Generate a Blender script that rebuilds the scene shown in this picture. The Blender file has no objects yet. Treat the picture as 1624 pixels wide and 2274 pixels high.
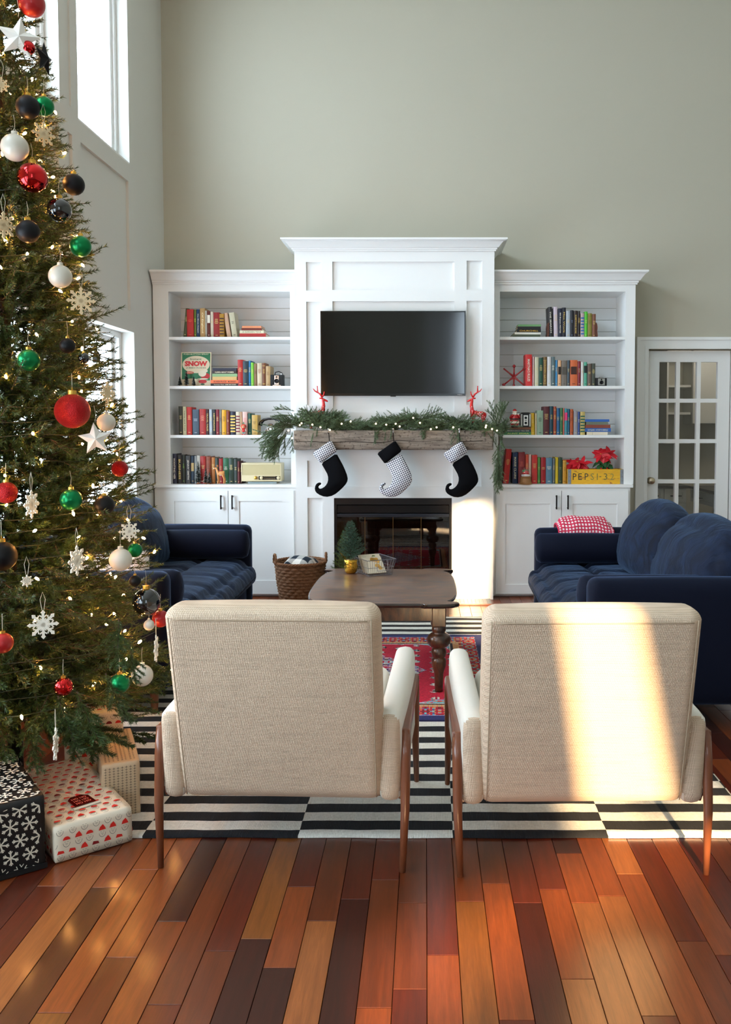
import bpy, bmesh, math, random
import numpy as np
from mathutils import Vector, Matrix
C = bpy.context.scene.collection
random.seed(7); np.random.seed(7)
PI = math.pi
# ---------------------------------------------------------------- camera, light, exposure
FPX, CX, CY, TH, H = 1900.0, 945.0, 1035.0, math.atan(0.0475), 1.4
cam = bpy.data.cameras.new('camera'); cam_o = bpy.data.objects.new('camera', cam); C.objects.link(cam_o)
cam_o.location = (0, 0, H); cam_o.rotation_euler = (PI/2 - TH, 0, 0)
cam.sensor_fit = 'HORIZONTAL'; cam.sensor_width = 36; cam.lens = 36*FPX/1624
cam.shift_x = (812-CX)/1624; cam.shift_y = -(1137-CY)/1624
cam.clip_start = .05; cam.clip_end = 200
sc = bpy.context.scene; sc.camera = cam_o
sc.view_settings.view_transform = 'Standard'; sc.view_settings.look = 'None'
sc.view_settings.gamma = 1; sc.view_settings.use_curve_mapping = False
sc.view_settings.exposure = 0.32
sc.cycles.max_bounces = 10; sc.cycles.diffuse_bounces = 6; sc.cycles.glossy_bounces = 4
sc.cycles.transparent_max_bounces = 12
sc.cycles.sample_clamp_indirect = 6
world = bpy.data.worlds.new('World'); sc.world = world; world.use_nodes = True
bg = world.node_tree.nodes['Background']
bg.inputs[0].default_value = (0.70, 0.86, 1.0, 1); bg.inputs[1].default_value = 12.5
def lamp_obj(name, data, loc, rot=(0,0,0)):
    o = bpy.data.objects.new(name, data); C.objects.link(o); o.location = loc; o.rotation_euler = rot
    return o
sun = bpy.data.lights.new('sun', 'SUN'); sun.energy = 21; sun.angle = math.radians(1.2); sun.color = (1, .68, .36)
SUN_DIR = Vector((-.04, 1, -.30)).normalized()
so = lamp_obj('sun', sun, (0, -8, 4)); so.rotation_euler = SUN_DIR.to_track_quat('-Z', 'Y').to_euler()
def portal(loc, rot, sx, sy):
    l = bpy.data.lights.new('window_portal', 'AREA'); l.shape = 'RECTANGLE'; l.size = sx; l.size_y = sy
    l.cycles.is_portal = True
    lamp_obj('window_portal', l, loc, rot)
# ---------------------------------------------------------------- projection helpers (read sizes off the photograph)
def ray(px, py):
    a = px-CX; b = CY-py
    return a, FPX*math.cos(TH)+b*math.sin(TH), -FPX*math.sin(TH)+b*math.cos(TH)
def P(px, py, Y):
    a, ry, rz = ray(px, py); return a*Y/ry, H+rz*Y/ry
def PX(px, Y, py=945): return P(px, py, Y)[0]
def PZ(py, Y): return P(945, py, Y)[1]
def F(px, py, z=0.0):
    a, ry, rz = ray(px, py); t = (z-H)/rz; return a*t, ry*t
# ---------------------------------------------------------------- object helpers
def lin(c):
    return tuple((x/255/12.92 if x/255 <= .04045 else ((x/255+.055)/1.055)**2.4) for x in c)
def thing(name, label, cat, loc=(0,0,0), rotz=0, group=None):
    o = bpy.data.objects.new(name, None); C.objects.link(o); o.empty_display_size = .05
    o.location = loc; o.rotation_euler = (0, 0, rotz); o['label'] = label; o['category'] = cat
    if group: o['group'] = group
    return o
def tag(o, label, cat, group=None, kind=None):
    o['label'] = label; o['category'] = cat
    if group: o['group'] = group
    if kind: o['kind'] = kind
    return o
class MB:
    def __init__(s): s.v = []; s.f = []
    def add(s, vs, fs):
        n = len(s.v); s.v += [tuple(v) for v in vs]; s.f += [tuple(i+n for i in f) for f in fs]; return s
    def box(s, x0, x1, y0, y1, z0, z1, R=None):
        vs = [(x,y,z) for x in (x0,x1) for y in (y0,y1) for z in (z0,z1)]
        if R: vs = [tuple(R @ Vector(v)) for v in vs]
        return s.add(vs, [(0,1,3,2),(4,6,7,5),(0,4,5,1),(2,3,7,6),(0,2,6,4),(1,5,7,3)])
    def bar(s, a, b, w, h=None, up=(0,0,1)):
        a = Vector(a); b = Vector(b); h = h or w; d = (b-a).normalized(); u = Vector(up)
        if abs(d.dot(u)) > .95: u = Vector((1,0,0))
        x = d.cross(u).normalized()*w/2; y = x.normalized().cross(d)*h/2
        vs = [p+sx*x+sy*y for p in (a,b) for sx,sy in ((-1,-1),(1,-1),(1,1),(-1,1))]
        return s.add(vs, [(0,3,2,1),(4,5,6,7),(0,1,5,4),(1,2,6,5),(2,3,7,6),(3,0,4,7)])
    def tube(s, pts, r, n=8, close=True):
        pts = [Vector(p) for p in pts]; rs = r if isinstance(r, (list,tuple)) else [r]*len(pts)
        base = len(s.v); ref = None
        for i, p in enumerate(pts):
            d = (pts[min(i+1,len(pts)-1)]-pts[max(i-1,0)]).normalized()
            if ref is None: ref = Vector((0,0,1)) if abs(d.z) < .9 else Vector((1,0,0))
            x = d.cross(ref).normalized(); ref = x.cross(d).normalized()
            for k in range(n):
                t = 2*PI*k/n; s.v.append(tuple(p+rs[i]*(math.cos(t)*x+math.sin(t)*ref)))
        for i in range(len(pts)-1):
            for k in range(n):
                a = base+i*n+k; b = base+i*n+(k+1)%n; s.f.append((a, b, b+n, a+n))
        if close:
            s.f.append(tuple(base+k for k in range(n))[::-1]); e = base+(len(pts)-1)*n
            s.f.append(tuple(e+k for k in range(n)))
        return s
    def lathe(s, prof, n=24, c=(0,0,0), cap=True):
        base = len(s.v)
        for r, z in prof:
            for k in range(n):
                t = 2*PI*k/n; s.v.append((c[0]+r*math.cos(t), c[1]+r*math.sin(t), c[2]+z))
        for i in range(len(prof)-1):
            for k in range(n):
                a = base+i*n+k; b = base+i*n+(k+1)%n; s.f.append((a, b, b+n, a+n))
        if cap:
            s.f.append(tuple(base+k for k in range(n))[::-1]); e = base+(len(prof)-1)*n
            s.f.append(tuple(e+k for k in range(n)))
        return s
    def ball(s, c, r, n=20, m=12, sc=(1,1,1)):
        prof = [(max(1e-5, r*math.sin(PI*i/m)), -r*math.cos(PI*i/m)) for i in range(m+1)]
        n0 = len(s.v); s.lathe(prof, n, (0,0,0), cap=False)
        s.v[n0:] = [(c[0]+v[0]*sc[0], c[1]+v[1]*sc[1], c[2]+v[2]*sc[2]) for v in s.v[n0:]]
        return s
    def prism(s, poly, y0, y1, fn=None):      # poly in (x,z), extruded along y
        n = len(poly); fn = fn or (lambda x,y,z: (x,y,z))
        vs = [fn(x,y0,z) for x,z in poly]+[fn(x,y1,z) for x,z in poly]
        fs = [tuple(range(n)), tuple(range(2*n-1, n-1, -1))]+[(i, i+n, (i+1)%n+n, (i+1)%n) for i in range(n)]
        return s.add(vs, fs)
    def prismz(s, poly, z0, z1):
        return s.prism(poly, z0, z1, lambda x,y,z: (x,z,y))
    def xf(s, M, n0=0):
        s.v[n0:] = [tuple(M @ Vector(v)) for v in s.v[n0:]]; return s
    def build(s, name, m=None, parent=None, smooth=False, bevel=0, seg=2, solid=None, loc=None, fix=True):
        me = bpy.data.meshes.new(name); me.from_pydata(s.v, [], s.f)
        if fix:
            bm = bmesh.new(); bm.from_mesh(me); bmesh.ops.recalc_face_normals(bm, faces=bm.faces); bm.to_mesh(me); bm.free()
        if m: me.materials.append(m)
        if smooth: me.shade_smooth()
        o = bpy.data.objects.new(name, me); C.objects.link(o)
        if parent is not None: o.parent = parent
        if loc: o.location = loc
        if bevel:
            b = o.modifiers.new('bevel', 'BEVEL'); b.width = bevel; b.segments = seg; b.limit_method = 'ANGLE'; b.angle_limit = math.radians(35)
            b.harden_normals = False
        return o
def relief(mb, u0, u1, v0, v1, T, rects, fn, back=True):
    """front sheet with recessed (depth) or open (None) rectangles; fn maps (u,v,w) to xyz, w goes into the sheet"""
    us = sorted(set([u0,u1]+[x for r in rects for x in r[:2] if u0 < x < u1])); vs = sorted(set([v0,v1]+[x for r in rects for x in r[2:4] if v0 < x < v1]))
    nu, nv = len(us)-1, len(vs)-1; D = {}
    for i in range(nu):
        for j in range(nv):
            cu = (us[i]+us[i+1])/2; cv = (vs[j]+vs[j+1])/2; d = 0.0
            for r in rects:
                if r[0] < cu < r[1] and r[2] < cv < r[3]: d = r[4]
            D[i,j] = d
    def q(a,b,c,d): mb.add([fn(*a),fn(*b),fn(*c),fn(*d)], [(0,1,2,3)])
    for (i,j), d in D.items():
        a, b, c, e = us[i], us[i+1], vs[j], vs[j+1]
        if d is not None: q((a,c,d),(b,c,d),(b,e,d),(a,e,d))
        if back and d is not None: q((a,c,T),(a,e,T),(b,e,T),(b,c,T))
        dd = T if d is None else d
        for (ni,nj), (p,r_) in (((i+1,j),((b,c),(b,e))), ((i,j+1),((a,e),(b,e)))):
            if (ni,nj) in D:
                d2 = D[ni,nj]; d2 = T if d2 is None else d2
                if d2 != dd: q((*p,dd),(*r_,dd),(*r_,d2),(*p,d2))
    for i in range(nu):
        for v, j in ((v0,0),(v1,nv-1)):
            if D[i,j] is not None and back: q((us[i],v,D[i,j]),(us[i+1],v,D[i,j]),(us[i+1],v,T),(us[i],v,T))
    for j in range(nv):
        for u, i in ((u0,0),(u1,nu-1)):
            if D[i,j] is not None and back: q((u,vs[j],D[i,j]),(u,vs[j+1],D[i,j]),(u,vs[j+1],T),(u,vs[j],T))
    return mb
def rbox(x0, x1, y0, y1, z0, z1, r=.03, n=10, puff=(0,0,0), fn=None):
    """soft rounded box as an MB; puff bulges each axis pair, fn(array)->array deforms"""
    c = np.array([(x0+x1)/2,(y0+y1)/2,(z0+z1)/2]); hs = np.array([(x1-x0)/2,(y1-y0)/2,(z1-z0)/2]); r = min(r, hs.min()*.999)
    ns = [max(4, int(n*h/hs.max())) if n > 12 else n for h in hs]
    vmap = {}; vs = []; fs = []
    def tt(k, m):      # more rows near the edges
        t = -1+2*k/m; return math.sin(t*PI/2)*.5+t*.5
    for ax in range(3):
        a1, a2 = (ax+1)%3, (ax+2)%3
        for sgn in (-1,1):
            idx = {}
            for i in range(ns[a1]+1):
                for j in range(ns[a2]+1):
                    key = [0,0,0]; key[ax] = ns[ax] if sgn > 0 else 0; key[a1] = i; key[a2] = j; key = tuple(key)
                    if key not in vmap:
                        vmap[key] = len(vs); vs.append([tt(key[q], ns[q]) for q in range(3)])
                    idx[i,j] = vmap[key]
            for i in range(ns[a1]):
                for j in range(ns[a2]):
                    f = (idx[i,j], idx[i+1,j], idx[i+1,j+1], idx[i,j+1]); fs.append(f if sgn > 0 else f[::-1])
    U = np.array(vs); p = U*hs; inner = np.clip(p, -(hs-r), hs-r); d = p-inner
    L = np.linalg.norm(d, axis=1, keepdims=True); q = inner+d/np.maximum(L, 1e-9)*r
    for ax in range(3):
        if puff[ax]:
            a1, a2 = (ax+1)%3, (ax+2)%3
            q[:,ax] += puff[ax]*U[:,ax]*(1-U[:,a1]**2)*(1-U[:,a2]**2)
    q += c
    if fn is not None: q = fn(q, U)
    m = MB(); m.v = [tuple(a) for a in q.tolist()]; m.f = fs; return m
_txt = {}
def text_geo(s, bold=0.0):
    k = (s, bold)
    if k not in _txt:
        cu = bpy.data.curves.new('t', 'FONT'); cu.body = s; cu.size = 1; cu.resolution_u = 2; cu.align_x = 'CENTER'; cu.offset = bold
        ob = bpy.data.objects.new('t', cu); me = bpy.data.meshes.new_from_object(ob)
        vs = [tuple(v.co) for v in me.vertices]; fs = [tuple(p.vertices) for p in me.polygons]
        bpy.data.meshes.remove(me); bpy.data.objects.remove(ob); bpy.data.curves.remove(cu)
        if vs:
            xs = [v[0] for v in vs]; ys = [v[1] for v in vs]; x0, x1, y0, y1 = min(xs), max(xs), min(ys), max(ys)
            vs = [((v[0]-(x0+x1)/2), (v[1]-(y0+y1)/2)) for v in vs]; _txt[k] = (vs, fs, x1-x0, y1-y0)
        else: _txt[k] = ([], [], 1, 1)
    return _txt[k]
def add_text(mb, s, w, h, fn, bold=0.0):
    """fit text s in a w x h box; fn(u,v)->xyz"""
    vs, fs, tw, th = text_geo(s, bold)
    return mb.add([fn(v[0]/tw*w, v[1]/th*h) for v in vs], fs)
# ---------------------------------------------------------------- materials
def nd(nt, t, **kw):
    n = nt.nodes.new(t)
    for k, v in kw.items(): setattr(n, k, v)
    return n
def mat(name, col, rough=.5, metal=0, bump=0, bscale=60, vary=0, vscale=4, coat=0, sheen=0, spec=.5, stretch=(1,1,1), rnd=0, srgb=True, emit=0):
    m = bpy.data.materials.new(name); m.use_nodes = True; nt = m.node_tree; b = nt.nodes['Principled BSDF']
    c = lin(col) if srgb else col
    b.inputs['Base Color'].default_value = (*c, 1); b.inputs['Roughness'].default_value = rough; b.inputs['Metallic'].default_value = metal
    b.inputs['Coat Weight'].default_value = coat; b.inputs['Coat Roughness'].default_value = .12; b.inputs['Specular IOR Level'].default_value = spec
    if sheen:
        b.inputs['Sheen Weight'].default_value = sheen; b.inputs['Sheen Roughness'].default_value = .35
        b.inputs['Sheen Tint'].default_value = (*[min(1, x*1.0+.25) for x in c], 1)
    if emit: b.inputs['Emission Color'].default_value = (*c,1); b.inputs['Emission Strength'].default_value = emit
    if bump or vary:
        tc = nd(nt, 'ShaderNodeTexCoord'); mp = nd(nt, 'ShaderNodeMapping'); mp.inputs['Scale'].default_value = stretch
        nt.links.new(tc.outputs['Object'], mp.inputs[0])
    if vary:
        no = nd(nt, 'ShaderNodeTexNoise'); no.inputs['Scale'].default_value = vscale; no.inputs['Detail'].default_value = 5
        nt.links.new(mp.outputs[0], no.inputs['Vector'])
        mx = nd(nt, 'ShaderNodeMix', data_type='RGBA'); mx.inputs['A'].default_value = (*[x*(1-vary) for x in c], 1); mx.inputs['B'].default_value = (*[min(1, x*(1+vary)) for x in c], 1)
        nt.links.new(no.outputs[0], mx.inputs['Factor']); nt.links.new(mx.outputs['Result'], b.inputs['Base Color'])
    if rnd:
        oi = nd(nt, 'ShaderNodeObjectInfo'); hs = nd(nt, 'ShaderNodeHueSaturation')
        mr = nd(nt, 'ShaderNodeMapRange'); mr.inputs['To Min'].default_value = 1-rnd; mr.inputs['To Max'].default_value = 1+rnd
        nt.links.new(oi.outputs['Random'], mr.inputs[0]); nt.links.new(mr.outputs[0], hs.inputs['Value'])
        if vary: nt.links.new(mx.outputs['Result'], hs.inputs['Color'])
        else: hs.inputs['Color'].default_value = (*c, 1)
        nt.links.new(hs.outputs[0], b.inputs['Base Color'])
    if bump:
        n2 = nd(nt, 'ShaderNodeTexNoise'); n2.inputs['Scale'].default_value = bscale; n2.inputs['Detail'].default_value = 4
        nt.links.new(mp.outputs[0], n2.inputs['Vector'])
        bp = nd(nt, 'ShaderNodeBump'); bp.inputs['Strength'].default_value = bump; bp.inputs['Distance'].default_value = .01
        nt.links.new(n2.outputs[0], bp.inputs['Height']); nt.links.new(bp.outputs[0], b.inputs['Normal'])
    return m
_cm = {}
def cmat(col, rough=.6, **kw):
    k = (tuple(col), rough, tuple(sorted(kw.items())))
    if k not in _cm: _cm[k] = mat('paint', col, rough, **kw)
    return _cm[k]
def glass_mat(name, refl=.12, tint=(1,1,1), rough=.0):
    m = bpy.data.materials.new(name); m.use_nodes = True; nt = m.node_tree; nt.nodes.clear()
    out = nd(nt, 'ShaderNodeOutputMaterial'); t = nd(nt, 'ShaderNodeBsdfTransparent'); g = nd(nt, 'ShaderNodeBsdfGlossy'); g.inputs['Roughness'].default_value = rough
    t.inputs[0].default_value = (*tint,1); fr = nd(nt, 'ShaderNodeFresnel'); fr.inputs['IOR'].default_value = 1.45
    mx = nd(nt, 'ShaderNodeMixShader'); ad = nd(nt, 'ShaderNodeMath', operation='MULTIPLY_ADD'); ad.inputs[1].default_value = 1; ad.inputs[2].default_value = refl-.04
    ge = nd(nt, 'ShaderNodeNewGeometry'); iv = nd(nt, 'ShaderNodeMath', operation='SUBTRACT'); iv.inputs[0].default_value = 1; nt.links.new(ge.outputs['Backfacing'], iv.inputs[1])
    mu = nd(nt, 'ShaderNodeMath', operation='MULTIPLY'); nt.links.new(ad.outputs[0], mu.inputs[0]); nt.links.new(iv.outputs[0], mu.inputs[1])
    nt.links.new(fr.outputs[0], ad.inputs[0]); nt.links.new(mu.outputs[0], mx.inputs[0]); nt.links.new(t.outputs[0], mx.inputs[1]); nt.links.new(g.outputs[0], mx.inputs[2]); nt.links.new(mx.outputs[0], out.inputs[0])
    return m
M_white = mat('white_paint', (232,233,232), .38, bump=.03, bscale=25)
M_wall = mat('greige_wall_paint', (178,174,158), .85, bump=.05, bscale=180, vary=.02, vscale=1.2)
M_leftwall = mat('pale_wall_paint', (205,204,198), .7, bump=.04, bscale=150)
M_ceil = mat('ceiling_paint', (215,212,200), .9)
M_black = mat('black_metal', (18,18,20), .35, metal=.6)
M_blackm = mat('matte_black', (14,14,15), .7)
M_gold = mat('gold_metal', (214,170,80), .28, metal=1)
M_silver = mat('silver_metal', (190,190,192), .25, metal=1)
M_glass = glass_mat('window_glass', .06)
# ================================================================ STRUCTURE
YW, YC, YB, YF = 7.33, 6.94, 6.97, 6.83     # back wall, base cabinet face, bookcase face, fireplace face
XL, XR, YN, ZC = -2.215, 3.95, -2.6, 5.2
def st(o, kind='structure'): o['kind'] = kind; return o
# ---- back wall with the french door opening
DX0, DX1, DZ = PX(1438, YW), PX(1438, YW)+1.45, 2.05
mb = MB(); relief(mb, XL-.3, XR+.2, 0, ZC, .14, [(DX0, DX1, 0, DZ, None)], lambda u,v,w: (u, YW+w, v)); st(mb.build('wall_back', M_wall))
# ---- left wall: boards proud of recessed panels, with window openings
def yl(px): return XL*ray(945,945)[1]/(px-CX)           # depth of a point on the left wall from its column
Y1, Y0 = yl(297), yl(187); Y3 = yl(147); PD = .02
def zl(px, py): y = yl(px); return P(px, py, y)[1]
zu = zl(297, 366); zt = zl(295, 738); zb = .62; ZU = 4.72
wins = [(Y0, Y1)]; w = Y1-Y0; gap = Y0-Y3
y = Y3
while y-w > YN+.3: wins.append((y-w, y)); y -= w+gap
rec = []
for a, b in wins:
    rec.append((a+.03, b-.03, zt+.16, zu-.13, PD)); rec.append((a+.03, b-.03, .18, zb-.14, PD))
for k in range(len(wins)-1):
    c = (wins[k][0]+wins[k+1][1])/2; 
    if gap > .16: rec.append((c-.035, c+.035, zt+.16, zu-.13, PD)); rec.append((c-.03, c+.03, zu+.04, ZC-.6, .012))
for a, b in wins:
    rec.append((a, b, zu, ZU, None)); rec.append((a, b, zb, zt, None))
mb = MB(); relief(mb, YN-.1, YW+.1, 0, ZC, .17, rec, lambda u,v,w: (XL-w, u, v)); st(mb.build('wall_left', M_leftwall))
wn = 1
for a, b in wins:
    for z0, z1, upper in ((zu, ZU, True), (zb, zt, False)):
        t = st(thing('window_%d' % wn, 'window', 'window', (XL, (a+b)/2, z0))); wn += 1
        del t['category']; t['label'] = 'tall upper window in the left wall' if upper else 'lower sash window in the left wall'
        h = z1-z0; hw = (b-a)/2
        m = MB(); relief(m, -hw, hw, 0, h, .05, [(-hw+.045, hw-.045, .045, h-.045, None)], lambda u,v,w: (-.085-w, u, v)); m.build('window_frame', M_white, t)
        if upper:
            m = MB(); relief(m, -hw+.045, hw-.045, .045, h-.045, .035, [(-hw+.09, hw-.09, .09, h-.09, None)], lambda u,v,w: (-.10-w, u, v)); m.build('sash', M_white, t, bevel=.003)
            MB().box(-.121,-.117, -hw+.085, hw-.085, .085, h-.085).build('pane', M_glass, t)
        else:
            zm = h*.46
            for lo, hi, xo in ((.045, zm+.02, -.10), (zm-.02, h-.045, -.128)):
                m = MB(); relief(m, -hw+.045, hw-.045, lo, hi, .028, [(-hw+.09, hw-.09, lo+.045, hi-.045, None)], lambda u,v,w: (xo-w, u, v)); s_ = m.build('sash', M_white, t, bevel=.003)
                MB().box(xo-.016, xo-.012, -hw+.085, hw-.085, lo+.04, hi-.04).build('pane', M_glass, s_)
        MB().box(-.10, .0, -hw+.002, hw-.002, .0, .012).build('window_sill', M_white, t)
    portal((XL-.19, (a+b)/2, (zu+ZU)/2), (0, -PI/2, 0), ZU-zu, b-a)
    portal((XL-.19, (a+b)/2, (zb+zt)/2), (0, -PI/2, 0), zt-zb, b-a)
# casing of the lower window nearest the fireplace: thin raised edge strips
for a, b in wins[:3]:
    m = MB(); relief(m, a-.075, b+.075, zb-.09, zt+.115, .014, [(a, b, zb, zt, None)], lambda u,v,w: (XL+.014-w, u, v)); st(m.build('trim_%d' % (wins.index((a,b))+1), M_leftwall, bevel=.003))
# ---- right wall, wall behind the camera (with a window added to let the low sun in), ceiling
MB().box(XR, XR+.14, YN-.1, YW+.1, 0, ZC).build('wall_right', M_wall)['kind'] = 'structure'
FW = [(0,1.4,1.25,3.6)]
mb = MB(); relief(mb, XL-.3, XR+.2, 0, ZC, .14, [(a,b,c,d,None) for a,b,c,d in FW], lambda u,v,w: (u, YN-w, v)); st(mb.build('wall_front', M_wall))
for i, (a,b,c,d) in enumerate(FW):
    t = st(thing('window_%d' % wn, 'window in the wall behind the camera', 'window', ((a+b)/2, YN, c))); wn += 1; del t['category']
    hw = (b-a)/2; h = d-c; e = .02
    m = MB(); relief(m, -hw, hw, 0, h, .05, [(-hw+e, hw-e, e, h-e, None)], lambda u,v,w: (u, -.03-w, v)); m.build('window_frame', M_white, t)
    MB().box(-hw+e, hw-e, -.06, -.056, e, h-e).build('pane', M_glass, t)
    portal(((a+b)/2, YN-.16, (c+d)/2), (PI/2, 0, 0), b-a, d-c)
# shutter panels added out of view over that window to shape the sun: their gap lets one beam of low sun reach the chair and the hearth
l1 = lambda x: 1.315+.24*x; l2 = lambda x: 1.435+.24*x
t = thing('window_shutter', 'half-closed shutter panels over the window behind the camera', 'shutter', (0, YN+.004, 0))
for pl in ([(.0,1.25),(1.4,1.25),(1.4,l1(1.4)),(0,l1(0))], [(0,l2(0)),(.74,l2(.74)),(.60,2.4),(.64,3.6),(0,3.6)], [(1.0,l2(1.0)),(1.4,l2(1.4)),(1.4,3.6),(.88,3.6),(.80,2.4)]):
    MB().prism(pl, 0, .02).build('panel', M_white, t)
MB().box(XL-.3, XR+.2, YN-.2, YW+.2, ZC, ZC+.12).build('ceiling', M_ceil)['kind'] = 'structure'
# ---- floor: jatoba planks running towards the fireplace
fl = st(MB().box(XL-.3, XR+.2, YN-.2, YW+.1, -.05, -.013).build('floor', mat('subfloor', (30,14,8), .8)))
def plank_mat():
    m = bpy.data.materials.new('varnished_hardwood'); m.use_nodes = True; nt = m.node_tree; b = nt.nodes['Principled BSDF']; L = nt.links.new
    at = nd(nt, 'ShaderNodeAttribute', attribute_name='tone'); tc = nd(nt, 'ShaderNodeTexCoord')
    mp = nd(nt, 'ShaderNodeMapping'); mp.inputs['Scale'].default_value = (22, 1.3, 1); L(tc.outputs['Object'], mp.inputs[0])
    ad = nd(nt, 'ShaderNodeVectorMath', operation='ADD'); L(mp.outputs[0], ad.inputs[0])
    at2 = nd(nt, 'ShaderNodeAttribute', attribute_name='shift'); L(at2.outputs['Vector'], ad.inputs[1])
    n1 = nd(nt, 'ShaderNodeTexNoise'); n1.inputs['Scale'].default_value = 2.2; n1.inputs['Detail'].default_value = 8; n1.inputs['Roughness'].default_value = .62; n1.inputs['Distortion'].default_value = .8; L(ad.outputs[0], n1.inputs['Vector'])
    n2 = nd(nt, 'ShaderNodeTexNoise'); n2.inputs['Scale'].default_value = 14; n2.inputs['Detail'].default_value = 3; L(ad.outputs[0], n2.inputs['Vector'])
    r = nd(nt, 'ShaderNodeMapRange'); r.inputs['From Min'].default_value = .3; r.inputs['From Max'].default_value = .72; r.inputs['To Min'].default_value = .72; r.inputs['To Max'].default_value = 1.28; L(n1.outputs[0], r.inputs[0])
    r2 = nd(nt, 'ShaderNodeMapRange'); r2.inputs['From Min'].default_value = .35; r2.inputs['From Max'].default_value = .65; r2.inputs['To Min'].default_value = .9; r2.inputs['To Max'].default_value = 1.06; L(n2.outputs[0], r2.inputs[0])
    ml = nd(nt, 'ShaderNodeMath', operation='MULTIPLY'); L(r.outputs[0], ml.inputs[0]); L(r2.outputs[0], ml.inputs[1])
    vm = nd(nt, 'ShaderNodeVectorMath', operation='SCALE'); L(at.outputs['Color'], vm.inputs[0]); L(ml.outputs[0], vm.inputs['Scale']); L(vm.outputs[0], b.inputs['Base Color'])
    b.inputs['Roughness'].default_value = .34; b.inputs['Coat Weight'].default_value = .35; b.inputs['Coat Roughness'].default_value = .16
    bp = nd(nt, 'ShaderNodeBump'); bp.inputs['Strength'].default_value = .06; bp.inputs['Distance'].default_value = .004; L(n2.outputs[0], bp.inputs['Height']); L(bp.outputs[0], b.inputs['Normal'])
    return m
M_plank = plank_mat()
TONE = {'D':(54,17,9),'R':(84,29,11),'B':(94,42,17),'O':(118,55,22),'T':(134,76,37),'G':(114,64,24)}
PW = .0848
# joints read from the photograph: column -> [(y of the far joint in px or None, tone), ...] nearest last
SPEC = {-1:[(None,'B'),(2005,'B'),(2197,'R')],0:[(None,'R'),(2121,'O')],1:[(None,'B'),(2002,'G')],2:[(None,'B'),(1962,'O'),(2265,'R')],3:[(None,'R'),(2005,'D')],4:[(None,'R'),(1975,'O'),(2174,'T')],
 5:[(None,'D'),(1895,'O'),(2005,'T')],6:[(None,'O'),(1990,'T'),(2256,'R')],7:[(None,'T'),(1941,'O')],8:[(None,'R'),(2090,'B')],9:[(None,'O'),(2121,'R')],10:[(None,'R'),(2081,'O')],11:[(None,'B'),(1946,'R')],12:[(None,'R'),(2040,'B')],
 -2:[(None,'R'),(1954,'B'),(2238,'O')],-3:[(None,'R'),(1997,'D')],-4:[(None,'B'),(2045,'T')],-5:[(None,'R'),(1969,'O'),(2149,'D')],-6:[(None,'G'),(2085,'D')],-7:[(None,'R'),(2112,'B')],-8:[(None,'B'),(2231,'R')],-9:[(None,'D'),(2046,'O')],-10:[(None,'O'),(2126,'R')],
 -11:[(None,'O'),(1931,'O'),(2249,'G')],-12:[(None,'O'),(1971,'D')],-13:[(None,'B'),(1900,'T')],-14:[(None,'O'),(1968,'R')],-15:[(None,'R'),(2108,'O')]}
rp = random.Random(3); stuffp = []; parts = 0
def plank_mesh(L, tone, w=PW):
    m = MB(); e = .0009; x0, x1, y0, y1 = e, w-e, e, L-e; c = .0009
    m.add([(x0,y0,-.013),(x1,y0,-.013),(x1,y1,-.013),(x0,y1,-.013),(x0,y0,-c),(x1,y0,-c),(x1,y1,-c),(x0,y1,-c),(x0+c,y0+c,0),(x1-c,y0+c,0),(x1-c,y1-c,0),(x0+c,y1-c,0)],
          [(0,1,5,4),(1,2,6,5),(2,3,7,6),(3,0,4,7),(4,5,9,8),(5,6,10,9),(6,7,11,10),(7,4,8,11),(8,9,10,11)])
    return m
def set_tone(me, cols, shifts):
    a = me.attributes.new('tone', 'FLOAT_COLOR', 'POINT'); a.data.foreach_set('color', np.array([(*c,1) for c in cols], dtype='f').ravel())
    a = me.attributes.new('shift', 'FLOAT_VECTOR', 'POINT'); a.data.foreach_set('vector', np.array(shifts, dtype='f').ravel())
allp = []
k0, k1 = int((XL-.2)/PW)-1, int((XR+.1)/PW)+1
for k in range(k0, k1):
    x = .004+k*PW; joints = []
    if k in SPEC:
        sp = SPEC[k]; ys = [F(945, p, 0)[1] for p, _ in sp[1:]]
        edges = [F(945, 1840, 0)[1]+rp.uniform(.35,.9)]+ys+[rp.uniform(1.2,1.6)]
        for i, (_, tn) in enumerate(sp): allp.append((k, x, edges[i+1], edges[i], tn))
        top, bot = edges[0], edges[-1]
    else: top = bot = 2.6+rp.uniform(-.4,.4)
    y = top
    while y < YW:
        l = rp.uniform(.35, 1.15); allp.append((k, x, y, min(y+l, YW), rp.choice('DRRBBOOT' if y < 5 else 'RBBOOTT'))); y += l
    y = bot
    while y > YN:
        l = rp.uniform(.35, 1.15); allp.append((k, x, max(y-l, YN), y, rp.choice('DRRBBOTG'))); y -= l
sv, sf, scol, ssh = [], [], [], []
for k, x, a, b, tn in allp:
    if b-a < .02: continue
    c = np.array(lin(TONE[tn]))*rp.uniform(.86,1.14); sh = (rp.uniform(0,90), rp.uniform(0,90), 0)
    vis = (-1.45 < x < 1.5 and b > 1.75 and a < 3.2) or (1.1 < x < 1.7 and b > 2.9 and a < 4.6) or (.15 < x < .95 and b > 6.0) or (-1.35 < x < -1.1 and b > 6.2)
    m = plank_mesh(b-a, tn)
    if vis:
        o = m.build('plank', M_plank, fl, loc=(x, a, 0), fix=False); set_tone(o.data, [c]*12, [sh]*12)
        parts += 1
    else:
        n = len(sv); sv += [(v[0]+x, v[1]+a, v[2]) for v in m.v]; sf += [tuple(i+n for i in f) for f in m.f]; scol += [c]*12; ssh += [sh]*12
m = MB(); m.v, m.f = sv, sf; o = m.build('planks', M_plank, fl, fix=False); o['kind'] = 'stuff'; set_tone(o.data, scol, ssh)
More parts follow.
